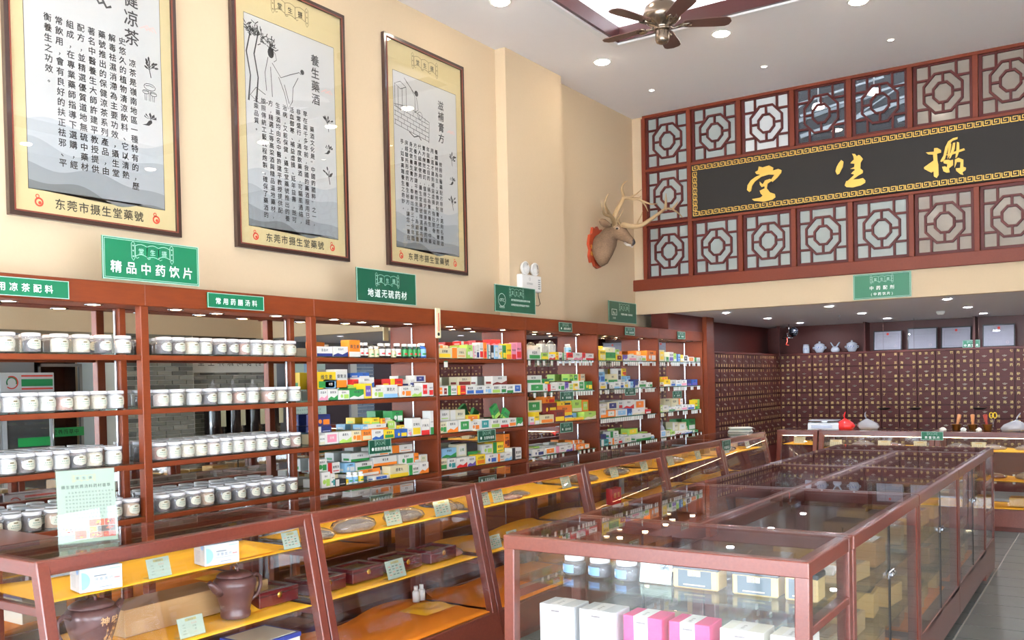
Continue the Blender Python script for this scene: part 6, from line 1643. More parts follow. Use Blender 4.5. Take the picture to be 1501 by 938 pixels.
# bunched yellow cloth corner
def crumple(label, x, y, z, w, d, h, m, seed, rz=0, group=None):
    r_ = random.Random(seed); mb = MB(); n_ = 14; vs = []
    for j in range(n_ + 1):
        for i in range(n_ + 1):
            u, v = i / n_, j / n_; e = math.sin(PI * u) ** .7 * math.sin(PI * v) ** .7 if 0 < u < 1 and 0 < v < 1 else 0
            zz = e * h * (.55 + .45 * math.sin(5 * u + seed) * math.cos(6 * v + seed * 2)); vs.append(((u - .5) * w, (v - .5) * d, max(0, zz)))
    n2 = len(vs); vs += [(a, b_, 0) for a, b_, c_ in vs]
    W1 = n_ + 1; fs = [(j * W1 + i, j * W1 + i + 1, (j + 1) * W1 + i + 1, (j + 1) * W1 + i) for j in range(n_) for i in range(n_)]
    mb.add([(a, b_, c_ + .001) for a, b_, c_ in vs[:n2]] + vs[n2:], fs + [tuple(n2 + q for q in f[::-1]) for f in fs], 0, True)
    o = obj('folded_cloth', mb, m, None, (x, y, z), (0, 0, rz)); return tag(o, label, 'cloth', group)
crumple('bunched yellow cloth between carton and card on the nearest counter shelf', -3.50, 2.93, .842, .18, .22, .045, YCLOTH, 3)
crumple('folded yellow cloth with raised corner under the right teapot', -3.56, 2.98, .563, .2, .16, .03, YCLOTH, 5)
# second counter
def herb_bag(x, y, z, w, d, h, label, c_, rz=0, group='bags of dried herbs'):
    t = thing('herb_bag', label, 'bag', (x, y, z), rz, group)
    mb = MB(); n_ = 16
    mb.loft([[(d / 2 * q * math.cos(a) * (1 + .12 * math.sin(3 * a + x * 9)), w / 2 * q * math.sin(a), zz) for a in [2 * PI * i / n_ for i in range(n_)]] for zz, q in ((0, .85), (h * .25, .95), (h * .55, .8), (h * .72, .4), (h * .75, .1))])
    obj('dried_herb', mb, mat('dried_herb_' + c_, {'brown': '#6e5440', 'dark': '#4a3b30', 'tan': '#a38660', 'red': '#9a4a30'}[c_], .95, var=.5, vscale=90, bump=1.0), t)
    mb = MB(); mb.loft([[(d / 2 * q * math.cos(a) * (1 + .1 * math.sin(5 * a + y * 7)), w / 2 * q * math.sin(a) * (1 + .06 * math.sin(4 * a)), zz) for a in [2 * PI * i / n_ for i in range(n_)]] for zz, q in ((.0005, .95), (h * .3, 1.06), (h * .65, .95), (h * .9, .6), (h * 1.05, .3), (h * 1.1, .05))])
    obj('bag_film', mb, BAGP, t)
    return t
herb_bag(-3.50, 3.40, .842, .20, .15, .05, 'small bag of dark dried herb at the left of the second counter top shelf', 'dark')
herb_bag(-3.52, 3.70, .842, .30, .18, .07, 'wide clear bag of brown dried herb left of the first card, second counter', 'brown')
herb_bag(-3.52, 4.11, .842, .30, .18, .065, 'wide clear bag of brown dried herb between the two cards, second counter', 'brown')
herb_bag(-3.52, 4.53, .842, .14, .12, .06, 'small upright bag of tan herb at the right end of the second counter top shelf', 'tan')
price_card(-3.43, 3.92, .842, 0, .13, .092, 'left price card on the top shelf of the second counter', 1)
price_card(-3.40, 4.33, .842, 0, .15, .092, 'right price card on the top shelf of the second counter', 1)
ROSE = wood('rosewood_box', '#4e1216', '#661a1e', .2, 4, .8)
def clasp_box(x, y, z, label, rz=0):
    t = thing('wooden_gift_box', label, 'box', (x, y, z), rz, 'wooden clasp boxes')
    mb = MB(); mb.cbox((-.20, -.125, 0), (0, .125, .055), .004); obj('box_body', mb, ROSE, t)
    mb = MB()
    for a, b_ in (((-.20, -.125), (-.165, .125)), ((-.035, -.125), (0, .125)), ((-.165, -.125), (-.035, -.09)), ((-.165, .09), (-.035, .125))): mb.cbox((a[0], a[1], .057), (b_[0], b_[1], .075), .002)
    l_ = obj('lid_frame', mb, ROSE, t)
    mb = MB(); mb.box((-.165, -.09, .066), (-.035, .09, .069)); obj('lid_glass', mb, GLASS, l_)
    mb = MB(); mb.box((-.165, -.09, .0555), (-.035, .09, .0605)); obj('silk_lining', mb, mat('gold_silk', '#b89248', .6, var=.4, vscale=60, bump=.5), t)
    mb = MB(); mb.lathe([(.015, 0), (.015, .003), (.010, .005), (.0, .006)], 14, 0, (0, 0, .048), axis='x'); mb.box((0, -.004, .035), (.008, .004, .056)); obj('brass_clasp', mb, mat('brass', '#d9b45c', .2, 1), t)
    return t
clasp_box(-3.43, 3.41, .566, 'dark red wooden clasp box, leftmost of four in the second counter')
clasp_box(-3.44, 3.72, .566, 'dark red wooden clasp box partly behind the price card, second counter')
clasp_box(-3.42, 4.03, .566, 'dark red wooden clasp box right of the price card, second counter')
clasp_box(-3.41, 4.35, .566, 'dark red wooden clasp box, rightmost of four in the second counter')
clasp_box(-3.46, 3.10, .566, 'dark red wooden clasp box at the right end of the nearest counter middle shelf')
price_card(-3.35, 3.84, .566, 0, .15, .10, 'price card leaning before the wooden clasp boxes of the second counter', 1)
herb_bag(-3.50, 4.60, .842, .1, .1, .04, 'tiny bag of tan herb at the right post of the second counter', 'tan')
crumple('folded orange cloth in the right corner of the second counter floor', -3.62, 4.44, .232, .22, .30, .05, YCLOTH, 8)
for k, yy in enumerate((4.50, 4.555)):
    t = thing('white_bottle', 'small white bottle at the back of the second counter floor, %s one' % ('left', 'right')[k], 'bottle', (-3.76, yy, .245), 0, 'white bottles in the second counter')
    mb = MB(); mb.lathe([(.023, 0), (.024, .06), (.018, .07), (.011, .075)], 16); obj('bottle_body', mb, WHITE, t); mb = MB(); mb.lathe([(.014, .075), (.014, .10), (.0, .101)], 14); obj('cap', mb, WHITE, t)
# third to sixth counters
price_card(-3.43, 4.80, .842, 0, .12, .095, 'left of the paired price cards on the third counter top shelf', 1)
price_card(-3.43, 4.96, .842, 0, .12, .095, 'right of the paired price cards on the third counter top shelf', 1)
price_card(-3.42, 5.83, .842, 0, .13, .10, 'single price card at the right end of the third counter top shelf', 1)
herb_bag(-3.47, 5.17, .842, .20, .14, .03, 'flat bag of reddish herb slices right of the paired cards, third counter', 'red')
herb_bag(-3.52, 5.36, .842, .12, .14, .03, 'small flat bag of herb slices in the middle of the third counter top shelf', 'brown')
price_card(-3.38, 4.85, .562, 0, .12, .085, 'left price card on the middle shelf of the third counter', 1)
price_card(-3.38, 5.05, .562, 0, .12, .085, 'right price card on the middle shelf of the third counter', 1)
herb_bag(-3.52, 4.98, .562, .22, .16, .04, 'flat bag of pale herb slices behind the cards, third counter middle shelf', 'tan')
herb_bag(-3.50, 4.52, .566, .18, .16, .045, 'flat bag of orange herb slices right of the wooden boxes, second counter', 'red')
price_card(-3.38, 5.78, .562, 0, .12, .05, 'low price card at the right end of the third counter middle shelf', 1)
herb_bag(-3.54, 6.30, .842, .34, .2, .05, 'long bag of dark herb at the left of the fourth counter top shelf', 'dark')
price_card(-3.43, 6.62, .842, 0, .13, .10, 'left price card on the top shelf of the fourth counter', 1)
herb_bag(-3.54, 6.88, .842, .26, .2, .055, 'long bag of dark herb between the cards of the fourth counter', 'dark')
price_card(-3.43, 7.18, .842, 0, .13, .10, 'right price card on the top shelf of the fourth counter', 1)
flat_box('red_box', 'upright red box with gold characters in the fourth wall side counter', -3.62, 6.95, .562, 0, .17, .14, .06, mat('bright_red_card', '#c8202a', .4), lambda t, w, h, d: obj('gold_lettering', (lambda m_: (text(m_, FX((.0, 0, 0)), '鹿茸', w / 2, h * .4, .05, .001, 0, 1.3), m_)[1])(MB()), GOLD, t))
for k in range(4, 6):
    yb = CY[k]
    price_card(-3.43, yb + .30, .842, 0, .13, .10, 'left price card on the top shelf of the %s wall side counter' % cname[k], 1)
    price_card(-3.43, yb + .95, .842, 0, .13, .10, 'right price card on the top shelf of the %s wall side counter' % cname[k], 1)
    herb_bag(-3.55, yb + .6, .842, .3, .2, .05, 'bag of dried herb between the cards of the %s wall side counter' % cname[k], 'tan')
    for j in range(3): flat_box('tan_box', 'tan gift box on the top shelf of the %s wall side counter, %s from left' % (cname[k], ORD[j]), -3.60, yb + .12 + j * .42, .842, 0, .16, .07, .1, TAN, None, group='tan boxes in the far wall side counters')
    herb_bag(-3.5, yb + .7, .562, .4, .2, .05, 'bag of herbs on the middle shelf of the %s wall side counter' % cname[k], 'brown')
# acrylic notice stand on the nearest counter
t = thing('notice_stand', 'white acrylic notice stand with herb photos standing on the nearest counter top', 'notice', (-3.565, 2.17, 1.004), -.42)
up = Vector((-.18, 0, .98)).normalized(); p = PL((.0, -.105, .008), (0, 1, 0), up); w, h = .222, .30
mb = MB(); pbox(mb, p, 0, 0, w, h, -.003, 0); obj('paper_sheet', mb, mat('notice_paper', '#97988f', .6), t)
mb = MB(); pbox(mb, p, -.004, -.004, w + .004, h + .004, -.006, -.003); pbox(mb, p, -.004, -.004, w + .004, h + .004, .001, .003); mb.box((-.07, -.11, 0), (.03, .12, .003)); mb.box((-.002, -.11, 0), (.003, .12, .012)); obj('acrylic_holder', mb, ACR, t)
mb = MB(); emblem(mb, p, w * .47, h * .885, w * .42, .0006, 0, 1); obj('scroll_emblem', mb, [TAGB, mat('notice_grey', '#4d504e', .7)], t)
mb = MB(); text(mb, p, '摄生堂优质汤料药材荟萃', w * .5, h * .745, .0155, .0006, 0, 1.12, off=.02)
for k in range(8):
    n_ = 14 if k < 7 else 9
    text(mb, p, '本品精选道地药材传承古法炮制品质优良是滋补养生之佳品适合四季煲汤'[k * 2:k * 2 + n_], w * .53 if k else w * .58, h * (.675 - k * .05), .0088, .0006, 0, 1.45, off=.005)
obj('lettering', mb, mat('notice_grey', ''), t)
mb = MB(); pquad(mb, p, .0, .0, w, h * .20, .0003, 0)
PH = [(.05, .12, .26, .22, 3), (.27, .05, .46, .16, 1), (.52, .21, .78, .30, 1), (.79, .21, .97, .30, 4), (.52, .13, .65, .205, 2), (.66, .13, .97, .205, 5), (.52, .05, .74, .125, 1), (.75, .05, .97, .125, 4)]
for k, (a, b_, c_, d_, m_) in enumerate(PH):
    pquad(mb, p, a * w, b_ * h, c_ * w, d_ * h, .0006, m_)
    rr = random.Random(k)
    for j in range(7): disc(mb, p, w * rr.uniform(a + .03, c_ - .03), h * rr.uniform(b_ + .015, d_ - .015), .005, .0008 + .00005 * j, rr.choice((1, 4, 2, 5)), 7, .003)
obj('photo_print', mb, [mat('notice_hill', '#888b7c', .7), mat('photo_rust', '#a8492c', .6), mat('photo_gold', '#d9a040', .6), PAPER, mat('photo_red', '#9c3428', .6), mat('photo_dark', '#4a2c28', .6)], t)

# ------------------------------------------------------------ contents of the near island case (faces local -y)
SKY = mat('jar_label_blue', '#7ea6dc', .4); SEED = mat('dark_seed', '#2f2c34', .7, var=.8, vscale=140, bump=.8)
for k, x in enumerate((-1.94, -1.818, -1.695)):
    t = thing('seed_jar', 'glass jar of dark seeds with pale blue label in the island end case, %s' % ('leftmost', 'middle', 'rightmost')[k], 'jar', (x, 3.37, .817), 0, 'seed jars in the island end case')
    mb = MB(); mb.lathe([(.040, 0), (.047, .005), (.049, .03), (.047, .05), (.038, .060)], 24); obj('jar_body', mb, JARP, t)
    mb = MB(); mb.lathe([(.036, .003), (.044, .007), (.045, .045), (.03, .048)], 20); obj('seeds', mb, SEED, t)
    mb = MB(); mb.lathe([(.040, .060), (.043, .061), (.043, .077), (.038, .081), (0, .082)], 24); obj('lid', mb, LIDM, t)
    mb = MB(); vs = [(.0498 * math.sin(a), -.0498 * math.cos(a), z_) for z_ in (.012, .046) for a in [(-1.1 + 1.5 * i / 8) for i in range(9)]]
    mb.add(vs, [(i, i + 1, 10 + i, 9 + i) for i in range(8)], 0)
    pp = PL((.0502 * math.sin(-.75), -.0502 * math.cos(-.75), .029), (math.cos(-.75), math.sin(-.75), 0), (0, 0, 1)); ring(mb, pp, 0, 0, .009, .002, .0006, 1); disc(mb, pp, 0, 0, .006, .0008, 1, 10)
    obj('label', mb, [SKY, PAPER], t)
# leaflet stand
def fcard(x, y, z, w, h, label, lean=.2):
    t = thing('leaflet_stand', label, 'leaflet', (x, y, z), 0)
    up = Vector((0, math.sin(lean), math.cos(lean))); p = PL((-w / 2, -.01, .002), (1, 0, 0), up)
    mb = MB(); pbox(mb, p, 0, 0, w, h, 0, .0012); obj('leaflet', mb, PAPER, t)
    mb = MB(); pbox(mb, p, -.003, 0, w + .003, h + .002, .0016, .003); mb.box((-w / 2, -.015, 0), (w / 2, .04, .002)); obj('clear_stand', mb, ACR, t)
    mb = MB(); q = .0014; text(mb, p, '黑枸杞', w * .27, h * .80, h * .12, q, 0, 1.1, off=.01)
    for k in range(4): pquad(mb, p, w * .06, h * (.72 - k * .05), w * (.5 - .03 * (k % 2)), h * (.735 - k * .05), q, 0)
    for k in range(9): pquad(mb, p, w * .06, h * (.48 - k * .045), w * (.93 - .05 * (k % 3)), h * (.492 - k * .045), q, 1)
    pquad(mb, p, w * .58, h * .55, w * .96, h * .93, q, 2)
    rr = random.Random(4)
    for j in range(14): disc(mb, p, w * rr.uniform(.62, .92), h * rr.uniform(.6, .88), .006, q + .0002 + .00002 * j, 3 if j % 2 else 4, 7)
    obj('print', mb, [BLACK, PRINTC, mat('photo_skyblue', '#9fb8cf', .6), mat('photo_berry', '#38404e', .6), mat('photo_stone', '#76808c', .6)], t)
fcard(-1.56, 3.36, .817, .135, .098, 'white leaflet with berry photo in a clear stand in the island end case')
def gift_box(x, y, z, w, h, d, label):
    t = thing('gift_box', label, 'box', (x, y, z), 0, 'tan gift boxes in the island end case')
    mb = MB(); mb.cbox((0, 0, 0), (w, d, h), .006); obj('carton', mb, mat('gift_tan', '#cdb27a', .35, coat=.3), t)
    mb = MB(); mb.cbox((-.002, -.002, h - .018), (w + .002, d + .002, h + .004), .004); obj('dark_lid', mb, mat('gift_dark', '#3c4248', .35), t)
    mb = MB(); p = FY((0, -.0005, 0)); pquad(mb, p, w * .12, h * .08, w * .86, h * .80, .0003, 0); pquad(mb, p, w * .34, h * .55, w * .62, h * .78, .0006, 1)
    text(mb, p, '野生', w * .48, h * .66, h * .11, .001, 2, 1.2); text(mb, p, '精品', w * .48, h * .55, h * .1, .001, 2, 1.2); pquad(mb, p, w * .24, h * .16, w * .72, h * .21, .0006, 1)
    obj('front_label', mb, [mat('gift_slate', '#59646c', .35), mat('gift_cream', '#d8cfae', .5), BLACK], t)
gift_box(-1.475, 3.33, .817, .185, .092, .10, 'tan gift box with slate label in the island end case, leftmost of three')
gift_box(-1.235, 3.33, .817, .175, .092, .10, 'tan gift box with slate label in the island end case, middle of three')
gift_box(-1.035, 3.33, .817, .12, .10, .10, 'tan gift box with dark lid seen through the side window, rightmost of three')
def tea_box(x, z, w, body, label):
    y = 3.25; h, d = .19, .13; t = thing('tea_gift_box', label, 'box', (x, y, z), 0)
    mb = MB(); mb.cbox((0, 0, 0), (w, d, h), .002); obj('carton', mb, body, t)
    mb = MB(); p = FY((0, -.0006, 0)); pt = PL((0, 0, h + .0006), (1, 0, 0), (0, 1, 0))
    a, b_ = w * .28, w * .64
    pquad(mb, p, a, 0, b_, h + .0006, 0, 0); pquad(mb, pt, a, -.0006, b_, d, 0, 0)
    text(mb, p, '养生茶礼', (a + b_) / 2, h * .80, .016, .0006, 1, 1.2, True); text(mb, pt, '养生茶', (a + b_) / 2, d * .62, .016, .0006, 1, 1.2, True)
    pquad(mb, p, a + .01, h * .85, b_ - .01, h * .89, .0006, 1)
    obj('paper_band', mb, [mat('band_white', '#f4f1f0', .5), mat('band_print', '#8a8080', .7)], t)
PKB = mat('pink_card', '#e0487e', .45); CRB = mat('cream_card', '#efeadf', .5)
zt = .515
tea_box(-2.045, zt, .165, mat('tea_white', '#d6d6d8', .45), 'white tea gift box, leftmost on the low shelf of the island end case')
tea_box(-1.855, zt, .165, mat('tea_white', ''), 'white tea gift box, second from left in the island end case')
tea_box(-1.655, zt, .165, PKB, 'pink tea gift box with white band, left of the two pink ones')
tea_box(-1.46, zt, .165, PKB, 'pink tea gift box with white band, right of the two pink ones')
tea_box(-1.255, zt, .165, CRB, 'cream tea gift box right of the pink ones in the island end case')
tea_box(-1.065, zt, .14, CRB, 'cream tea gift box at the right corner of the island end case')
mb = MB(); mb.box((-2.12, 3.18, zt - .010), (-.93, 3.70, zt - .002)); o = obj('glass_shelf_plate', mb, GLASS_G); tag(o, 'clear lower glass shelf carrying the white and pink tea boxes', 'shelf')
# side window rails of the end case
for (x, lab) in ((IX1 - .025, 'right'), (IX0 + .025, 'left')):
    mb = MB(); mb.cbox((x - .022, IY[0] + .045, .735), (x + .022, IY[1] - .05, .768), .003); o = obj('window_rail', mb, W_CASE); tag(o, 'wooden rail across the %s side window of the front island end case' % lab, 'rail')
for x, lab in ((IX1 - .025, 'right'),):
    for z in (.74, .50):
        mb = MB(); mb.cbox((x - .02, IY[4] + .06, z - .016), (x + .02, IY[5] - .05, z + .016), .003); o = obj('window_rail', mb, W_CASE); tag(o, 'wooden rail across the far island end case side window, %s one' % ('upper' if z > .6 else 'lower'), 'rail')
# cartons inside the island bays
GB = mat('gift_gold_dark', '#c2a26c', .4, coat=.4); GB2 = mat('gift_brown', '#a37e50', .45); SILV = mat('pale_foil', '#e8dfc8', .2, .6)  # carton finishes, the last a pale metallic foil for the top panels
ri = random.Random(21)
for k in range(3):
    ya, yb = IY[k + 1] + .1, IY[k + 2] - .22
    for lvl, z in enumerate((.702, .452, .262, .262, .702)):
        y = ya + ri.uniform(0, .1); i = 0
        while y < yb:
            w = ri.uniform(.16, .26); h = ri.uniform(.07, .12) if lvl < 2 or lvl == 4 else ri.uniform(.08, .13); d = ri.uniform(.16, .22)
            t = thing('gift_carton', 'gold-brown gift carton, %s level of right-hand island case %s from front, %s along' % (('top', 'middle', 'low', 'inner low', 'inner top')[lvl], ORD[k], ORD[i]), 'box', (IX1 - .08 - ri.uniform(0, .05) - (.26 if lvl > 2 else 0), y, z), ri.uniform(-.15, .15), 'gift cartons in the island')
            mb = MB(); mb.cbox((-d, 0, 0), (0, w, h), .003); obj('carton', mb, ri.choice((GB, GB2, TAN)), t)
            mb = MB(); mb.cbox((-d + .015, .015, h - .001), (-.015, w - .015, h + .004), .002); obj('foil_panel', mb, ri.choice((SILV, GB2, BLACK if lvl else SILV)), t)
            y += w + ri.uniform(.05, .25); i += 1
    cloth('orange cloth on the floor of the right-hand island case, %s from front' % ORD[k], ((IX1 + IXM) / 2, (IY[k + 1] + IY[k + 2]) / 2, 0), -.62, .62, -.24, .24, .245, OCLOTH, 100 + k, .003, PI / 2, group='cloths in the island')
    for lvl, z in enumerate((.452, .262)):
        y = ya; i = 0
        while y < yb:
            w = ri.uniform(.14, .22)
            flat_box('small_carton', 'brown carton in the left-hand island case %s from front, %s shelf, %s along' % (ORD[k], ('middle', 'low')[lvl], ORD[i]), IX0 + .45, y, z, 0, w, ri.uniform(.05, .09), .14, ri.choice((GB2, KRAFT, ROSE)), None, group='cartons in the left-hand island cases')
            y += w + ri.uniform(.1, .35); i += 1
# ------------------------------------------------------------ on and in the rear counters
t = thing('electronic_scale', 'white electronic price scale on the rear counter left of the red bag', 'scale', (-2.90, YBC + .30, 1.004), .12)
mb = MB(); mb.prism([(-.17, -.13, 0), (-.17, .14, 0), (-.17, .14, .075), (-.17, -.10, .075), (-.17, -.13, .055)], (.34, 0, 0)); obj('scale_body', mb, mat('scale_white', '#cfd2d6', .4), t, norm=True)
mb = MB(); mb.cbox((-.165, -.12, .095), (.165, .14, .105), .004); mb.box((-.03, -.02, .07), (.03, .04, .097)); obj('weighing_plate', mb, GREY, t)
mb = MB(); mb.prism([(-.13, -.1315, .014), (.10, -.1315, .014), (.10, -.1315, .046), (-.13, -.1315, .046)], (0, -.002, 0)); obj('display_window', mb, mat('lcd_blue_grey', '#8d93a8', .2), t, norm=True)
def knot_bag(x, y, z, r, h, m, fill, label, lean=.0):
    t = thing('plastic_bag', label, 'bag', (x, y, z))
    mb = MB(); n_ = 24; rr = random.Random(int(x * 100))
    ph = [rr.uniform(0, 6) for _ in range(3)]
    def R(a, q): return r * q * (1 + .06 * math.sin(7 * a + ph[0]) + .04 * math.sin(13 * a + ph[1]))
    mb.loft([[(R(a, q) * math.cos(a) + lean * zz, R(a, q) * .7 * math.sin(a), zz) for a in [2 * PI * i / n_ for i in range(n_)]] for zz, q in ((0, .8), (h * .15, 1), (h * .35, .85), (h * .5, .45), (h * .58, .14), (h * .62, .10))])
    obj('bag_body', mb, m, t)
    mb = MB(); mb.tube([(lean * h * .6, 0, h * .58), (lean * h * .8 - .01, 0, h * .75), (lean * h, 0, h * .92), (lean * h + .01, 0, h)], [.012, .018, .014, .006], 8, flat=.5); obj('knot', mb, m, t)
    if fill:
        mb = MB(); mb.lathe([(r * .5, .004), (r * .62, h * .1), (r * .5, h * .25), (r * .2, h * .36)], 14); obj('bag_contents', mb, fill, t)
knot_bag(-2.66, YBC + .26, 1.004, .105, .20, mat('red_film', '#e01f20', .3, coat=.4), None, 'knotted bright red plastic bag on the rear counter beside the scale')
GFILM = glass('grey_bag_film', (.75, .75, .8, 1), 2.2, .35, (.75, .76, .82, 1), .15)
knot_bag(-2.40, YBC + .28, 1.004, .125, .20, GFILM, mat('packed_herb', '#8f8474', .9), 'knotted clear bag of herbs on the rear counter right of the red bag', -.2)
knot_bag(-.96, YBC + .25, 1.004, .125, .19, GFILM, mat('packed_herb', ''), 'knotted clear bag at the right end of the rear counter', .35)
BRS = mat('aged_bronze', '#6e4a24', .35, .8)
for k, (x, pc) in enumerate(((-1.50, '#c98a5a'), (-1.34, '#d08c58'), (-1.20, '#a03a2c'))):
    t = thing('brass_mortar', 'small bronze mortar with %s pestle on the rear counter, %s of three' % (('tan', 'orange-tan', 'red-brown')[k], ('left', 'middle', 'right')[k]), 'mortar', (x, YBC + .30, 1.004))
    mb = MB(); mb.lathe([(.035, 0), (.04, .005), (.05, .055), (.058, .06), (.058, .066), (.046, .064), (.038, .02), (0, .018)], 22, caps=False); obj('mortar_bowl', mb, BRS, t)
    mb = MB(); dx = (.03, .0, -.02)[k]; mb.tube([(0, 0, .025), (dx * .5, 0, .09), (dx * .9, 0, .14), (dx, 0, .165), (dx * 1.05, 0, .172)], [.012, .014, .02, .022, .012], 12); obj('pestle', mb, mat('pestle_%d' % k if False else 'pestle_' + ('tan', 'orange', 'red')[k], pc, .5), t)
t = thing('scissors', 'yellow handled scissors standing in the right mortar on the rear counter', 'scissors', (-1.145, YBC + .30, 1.04))
for sg in (-1, 1):
    mb = MB(); mb.tube([(sg * .018 + .016 * math.cos(a), 0, .125 + .03 * math.sin(a)) for a in [2 * PI * i / 14 for i in range(15)]], .005, 8, caps=False); obj('finger_loop', mb, mat('yellow_plastic', '#e8c41c', .4), t)
    mb = MB(); mb.bar((sg * .015, 0, .1), (-sg * .004, 0, 0), .008, .002); obj('blade', mb, GREY, t)
for k, x in enumerate((-1.62, -1.42, -1.27)):
    t = thing('tissue_wad', 'crumpled pale paper beside the bronze mortars, %s one' % ('left', 'middle', 'right')[k], 'paper', (x, YBC + .20, 1.004), k, 'crumpled papers')
    mb = MB(); rr = random.Random(k); mb.loft([[(.035 * q * (1 + rr.uniform(-.25, .25)) * math.cos(a), .028 * q * (1 + rr.uniform(-.25, .25)) * math.sin(a), z_) for a in [2 * PI * i / 10 for i in range(10)]] for z_, q in ((0, .8), (.012, 1), (.025, .7), (.035, .3))], sm=False); obj('crumpled_sheet', mb, PAPER, t)
t = thing('book_pile', 'untidy pile of booklets on the last wall side counter before the drawers', 'papers', (-3.62, 10.12, 1.004), .3)
for k in range(5):
    mb = MB(); mb.cbox((-.12, -.09, k * .011), (.12, .09, k * .011 + .010), .002); obj('booklet', mb, (mat('booklet_grey', '#9da29f', .6), PAPER, mat('booklet_green', '#7f9488', .6))[k % 3], t, None, (0, 0, (k - 2) * .13))
for k, x in enumerate((-2.78, -2.38, -1.58)):
    t = thing('hanging_pan', 'shallow dark weighing pan hanging before the herb drawers, %s' % ('leftmost', 'middle', 'rightmost')[k], 'pan', (x, 13.6, 1.15), 0)
    mb = MB(); mb.lathe([(0, -.03), (.05, -.026), (.085, -.004), (.092, .0), (.086, .0), (.05, -.02), (0, -.024)], 24, caps=False); obj('pan', mb, mat('dark_pan', '#2c2724', .5, .5), t)
    mb = MB()
    for a in (0, 2.1, 4.2): mb.cyl((.085 * math.cos(a), .085 * math.sin(a), 0), (0, 0, .3), .0015, 5)
    mb.cyl((0, 0, .3), (0, .0, ZS - 1.15), .0015, 5); obj('cords', mb, mat('cord_brown', '#4a3428', .8), t)
def back_card(x, z, w, h, label):
    t = thing('price_card', label, 'price card', (x, YBC + .07, z), 0)
    up = Vector((0, .26, .96)).normalized(); p = PL((-w / 2, 0, .004), (1, 0, 0), up)
    mb = MB(); pbox(mb, p, 0, 0, w, h, 0, .002); obj('card', mb, mat('cream_card_print', '#bdb694', .6), t)
    mb = MB(); pquad(mb, p, w * .25, h * .76, w * .75, h * .9, .0024, 0)
    for k in range(3):
        for j in range(5): pquad(mb, p, w * (.12 + .16 * j), h * (.58 - .16 * k), w * (.2 + .16 * j), h * (.64 - .16 * k), .0024, 1)
    obj('print', mb, [TAGB, PRINTC], t)
for k, x in enumerate((-2.72, -2.20, -1.83, -1.26, -.75, -.2)):
    back_card(x, .805, .13, .085, 'cream price card in the rear counters, %s from left' % ORD[k])
back_card(-3.13, .84, .13, .08, 'cream price card in the corner glass counter')
rc = random.Random(5)
for k in range(9):
    x = -2.8 + k * .33
    for z, q in ((.805, 'upper'), (.505, 'lower')):
        herb_bag(x, YBC + .26, z, .16, .24, .05 + .02 * rc.random(), 'bag of herbs on the %s shelf of the rear counters, %s from left' % (q, ORD[k]), rc.choice(('tan', 'brown', 'tan', 'red')), 0, 'herb bags in the rear counters')
for k, x in enumerate((-.98, -.72)): flat_box('orange_carton', 'long tan carton on the floor of the rear counter at right, %s' % ('left one', 'right one')[k], x, YBC + .05, .235, -PI / 2, .22, .09, .2, TAN, None)

# ------------------------------------------------------------ right side of the shop, seen in the mirrors
FR = mat('fridge_grey', '#b7bcc2', .35)
for k, (ya, lab) in enumerate(((5.83, 'white drinks fridge with green and red striped header reflected at the photo\'s left edge'), (5.10, 'second white drinks fridge with striped header beside the first along the right wall'))):
    t = thing('display_fridge', lab, 'fridge', (XR + .62, ya, 0))
    mb = MB(); mb.box((-.58, 0, .0), (0, .68, 1.86)); mb.cbox((-.61, .0, 1.63), (-.56, .68, 1.87), .006); mb.box((-.61, 0, 0), (-.57, .68, .15)); obj('cabinet_shell', mb, FR, t)
    mb = MB(); mb.box((-.588, .05, .17), (-.582, .63, 1.61)); obj('interior', mb, mat('fridge_inside', '#4c5256', .4), t)
    mb = MB(); p = PL((-.612, .68, 0), (0, -1, 0), (0, 0, 1))
    pquad(mb, p, .02, 1.66, .42, 1.68, 0, 1); pquad(mb, p, .02, 1.70, .42, 1.79, 0, 0); pquad(mb, p, .02, 1.82, .42, 1.84, 0, 1)
    ring(mb, p, .54, 1.75, .075, .014, .0, 1, a0=1, a1=5.5); ring(mb, p, .54, 1.75, .06, .014, .001, 0, a0=-.5, a1=3.5)
    obj('header_print', mb, [mat('stripe_green', '#1e7a4a', .4), mat('stripe_red', '#c0392b', .4)], t)
    mb = MB(); 
    for a, b_ in (((.02, .16), (.07, 1.62)), ((.61, .16), (.66, 1.62)), ((.02, .16), (.66, .2)), ((.02, 1.58), (.66, 1.62))): mb.box((-.61, a[0], a[1]), (-.59, b_[0], b_[1]))
    obj('door_frame', mb, FR, t)
    mb = MB(); mb.box((-.603, .07, .2), (-.598, .61, 1.58)); obj('door_glass', mb, GLASS, t)
    mb = MB(); mb.box((-.604, .2, .95), (-.6035, .66, 1.06)); obj('green_strip', mb, mat('strip_green', '#1e9a50', .5), t)
    mb = MB(); mb.cyl((-.63, .64, .8), (-.63, .64, 1.3), .01); obj('handle', mb, CHROME, t)
t = thing('glass_partition_door', 'glass door with green banner strip beside the fridge, reflected in the first bay', 'door', (XRR - .1, 6.62, 0))
mb = MB(); mb.box((0, 0, 0), (.03, .025, 2.0)); mb.box((0, .56, 0), (.03, .6, 2.0)); mb.box((0, 0, 1.96), (.03, .6, 2.0)); obj('door_frame', mb, GREY, t)
mb = MB(); mb.box((.01, .02, .02), (.016, .58, 1.96)); obj('door_glass', mb, GLASS, t)
mb = MB(); mb.box((-.004, .0, 1.02), (.0, .6, 1.14)); obj('green_banner', mb, mat('strip_green', ''), t)
mb = MB(); p = PL((-.0045, .6, 0), (0, -1, 0), (0, 0, 1)); text(mb, p, '中草药养生堂', .3, 1.05, .07, 0.0005, 0, 1.1, off=.01); obj('lettering', mb, mat('banner_dark', '#0d3f28', .6), t)
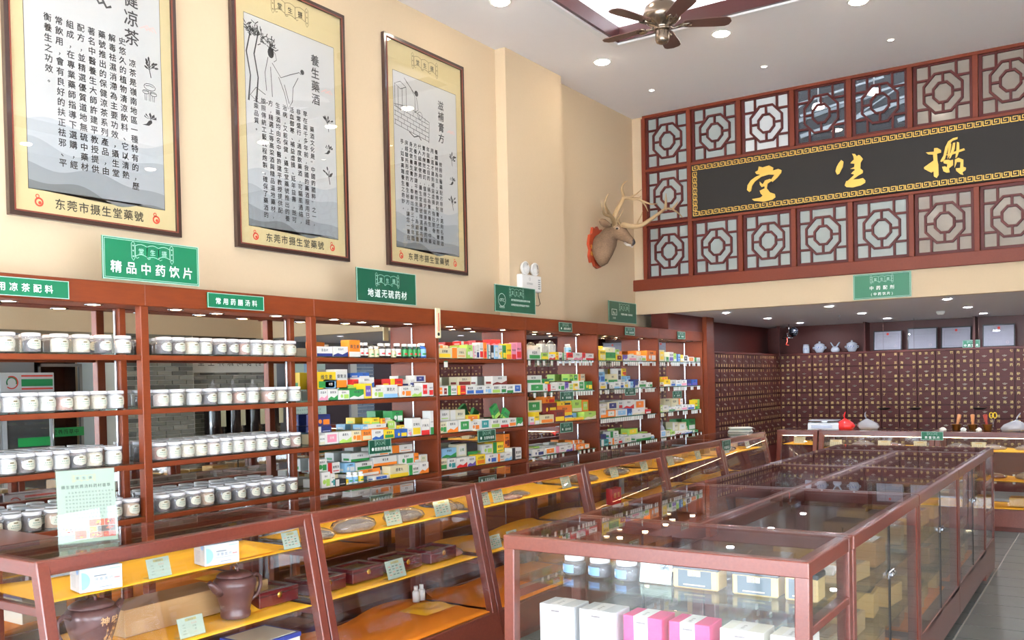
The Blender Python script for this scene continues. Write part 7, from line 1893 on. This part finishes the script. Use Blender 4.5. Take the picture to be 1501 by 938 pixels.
t = thing('wall_sign', 'white horizontal sign board with dark script above the recess, reflected in second bay', 'sign', (XR + .18, 8.66, 1.86)); mb = MB(); mb.cbox((0, 0, 0), (.03, 1.55, .30), .004); obj('board', mb, mat('sign_offwhite', '#c9c8be', .6), t)
mb = MB(); p = PL((0, 1.55, 0), (0, -1, 0), (0, 0, 1)); text(mb, p, '药食同源养生堂', .775, .10, .13, .001, 0, 1.4); obj('lettering', mb, BLACK, t)
mb = MB(); mb.box((XR + .12, 8.63, 2.30), (XR + .22, 10.38, 2.40)); struct('trim_10', mb, [mat('dark_pelmet', '#4b463c', .6)])
for k, y in enumerate((8.95, 9.32, 9.70, 10.08)):
    t = thing('wine_jar', 'tall dark medicinal wine jar with clear domed lid, %s from left in the mirror' % ORD[k], 'jar', (XR + .0, y, 0), 0, 'medicinal wine jars')
    mb = MB(); mb.lathe([(.12, 0), (.135, .02), (.14, 1.35), (.12, 1.48), (.10, 1.52)], 22); obj('jar_body', mb, mat('wine_dark', '#1b1413', .12, coat=.6), t)
    mb = MB(); mb.lathe([(.10, 1.52), (.11, 1.56), (.07, 1.64), (.03, 1.67), (.025, 1.70), (.03, 1.72), (0, 1.76)], 18); obj('glass_stopper', mb, JARP, t)
    mb = MB(); mb.box((-.143, .02, 1.05), (-.141, .11, 1.36)); obj('paper_label', mb, mat('aged_label', '#b5b08e', .7), t)
t = thing('notice_board', 'pale green notice board with columns of text reflected behind the third bay', 'notice', (XR + .12, 10.55, .7)); mb = MB(); mb.cbox((0, 0, 0), (.03, .86, 1.4), .004); obj('board', mb, mat('notice_green', '#b7cfc0', .5), t)
mb = MB(); p = PL((0, .86, 0), (0, -1, 0), (0, 0, 1))
for r_ in range(12): text(mb, p, '本店常备各类中药材品质保证'[:12], .43, .12 + r_ * .065, .034, .001, 0, 1.5)
pquad(mb, p, .25, 1.0, .5, 1.32, .001, 1); obj('print', mb, [mat('notice_ink', '#5e6f68', .7), mat('notice_blue', '#8fb2cc', .6)], t)
# escalator-like stair flight seen through the fourth bay mirror
t = thing('stair_flight', 'grey stair flight with dark handrail rising at the far right, seen only in mirrors', 'stairs', (XR + .9, 13.4, 0))
ST = mat('stair_grey', '#77767c', .7); mb = MB()
for k in range(10):
    mb = MB(); mb.box((-.8 + 0, k * .0 + .0, 0), (-.79, .01, .01)) if False else mb.cbox((.05 + k * .13, -.4, 0), (.18 + k * .13, .5, .17 * (k + 1)), .004); obj('step', mb, ST, t)
mb = MB(); mb.bar((.0, -.42, .95), (1.4, -.42, 2.3), .06, .06); mb.bar((0, -.42, 0), (0, -.42, .95), .05, .05); obj('handrail', mb, BLACK, t)
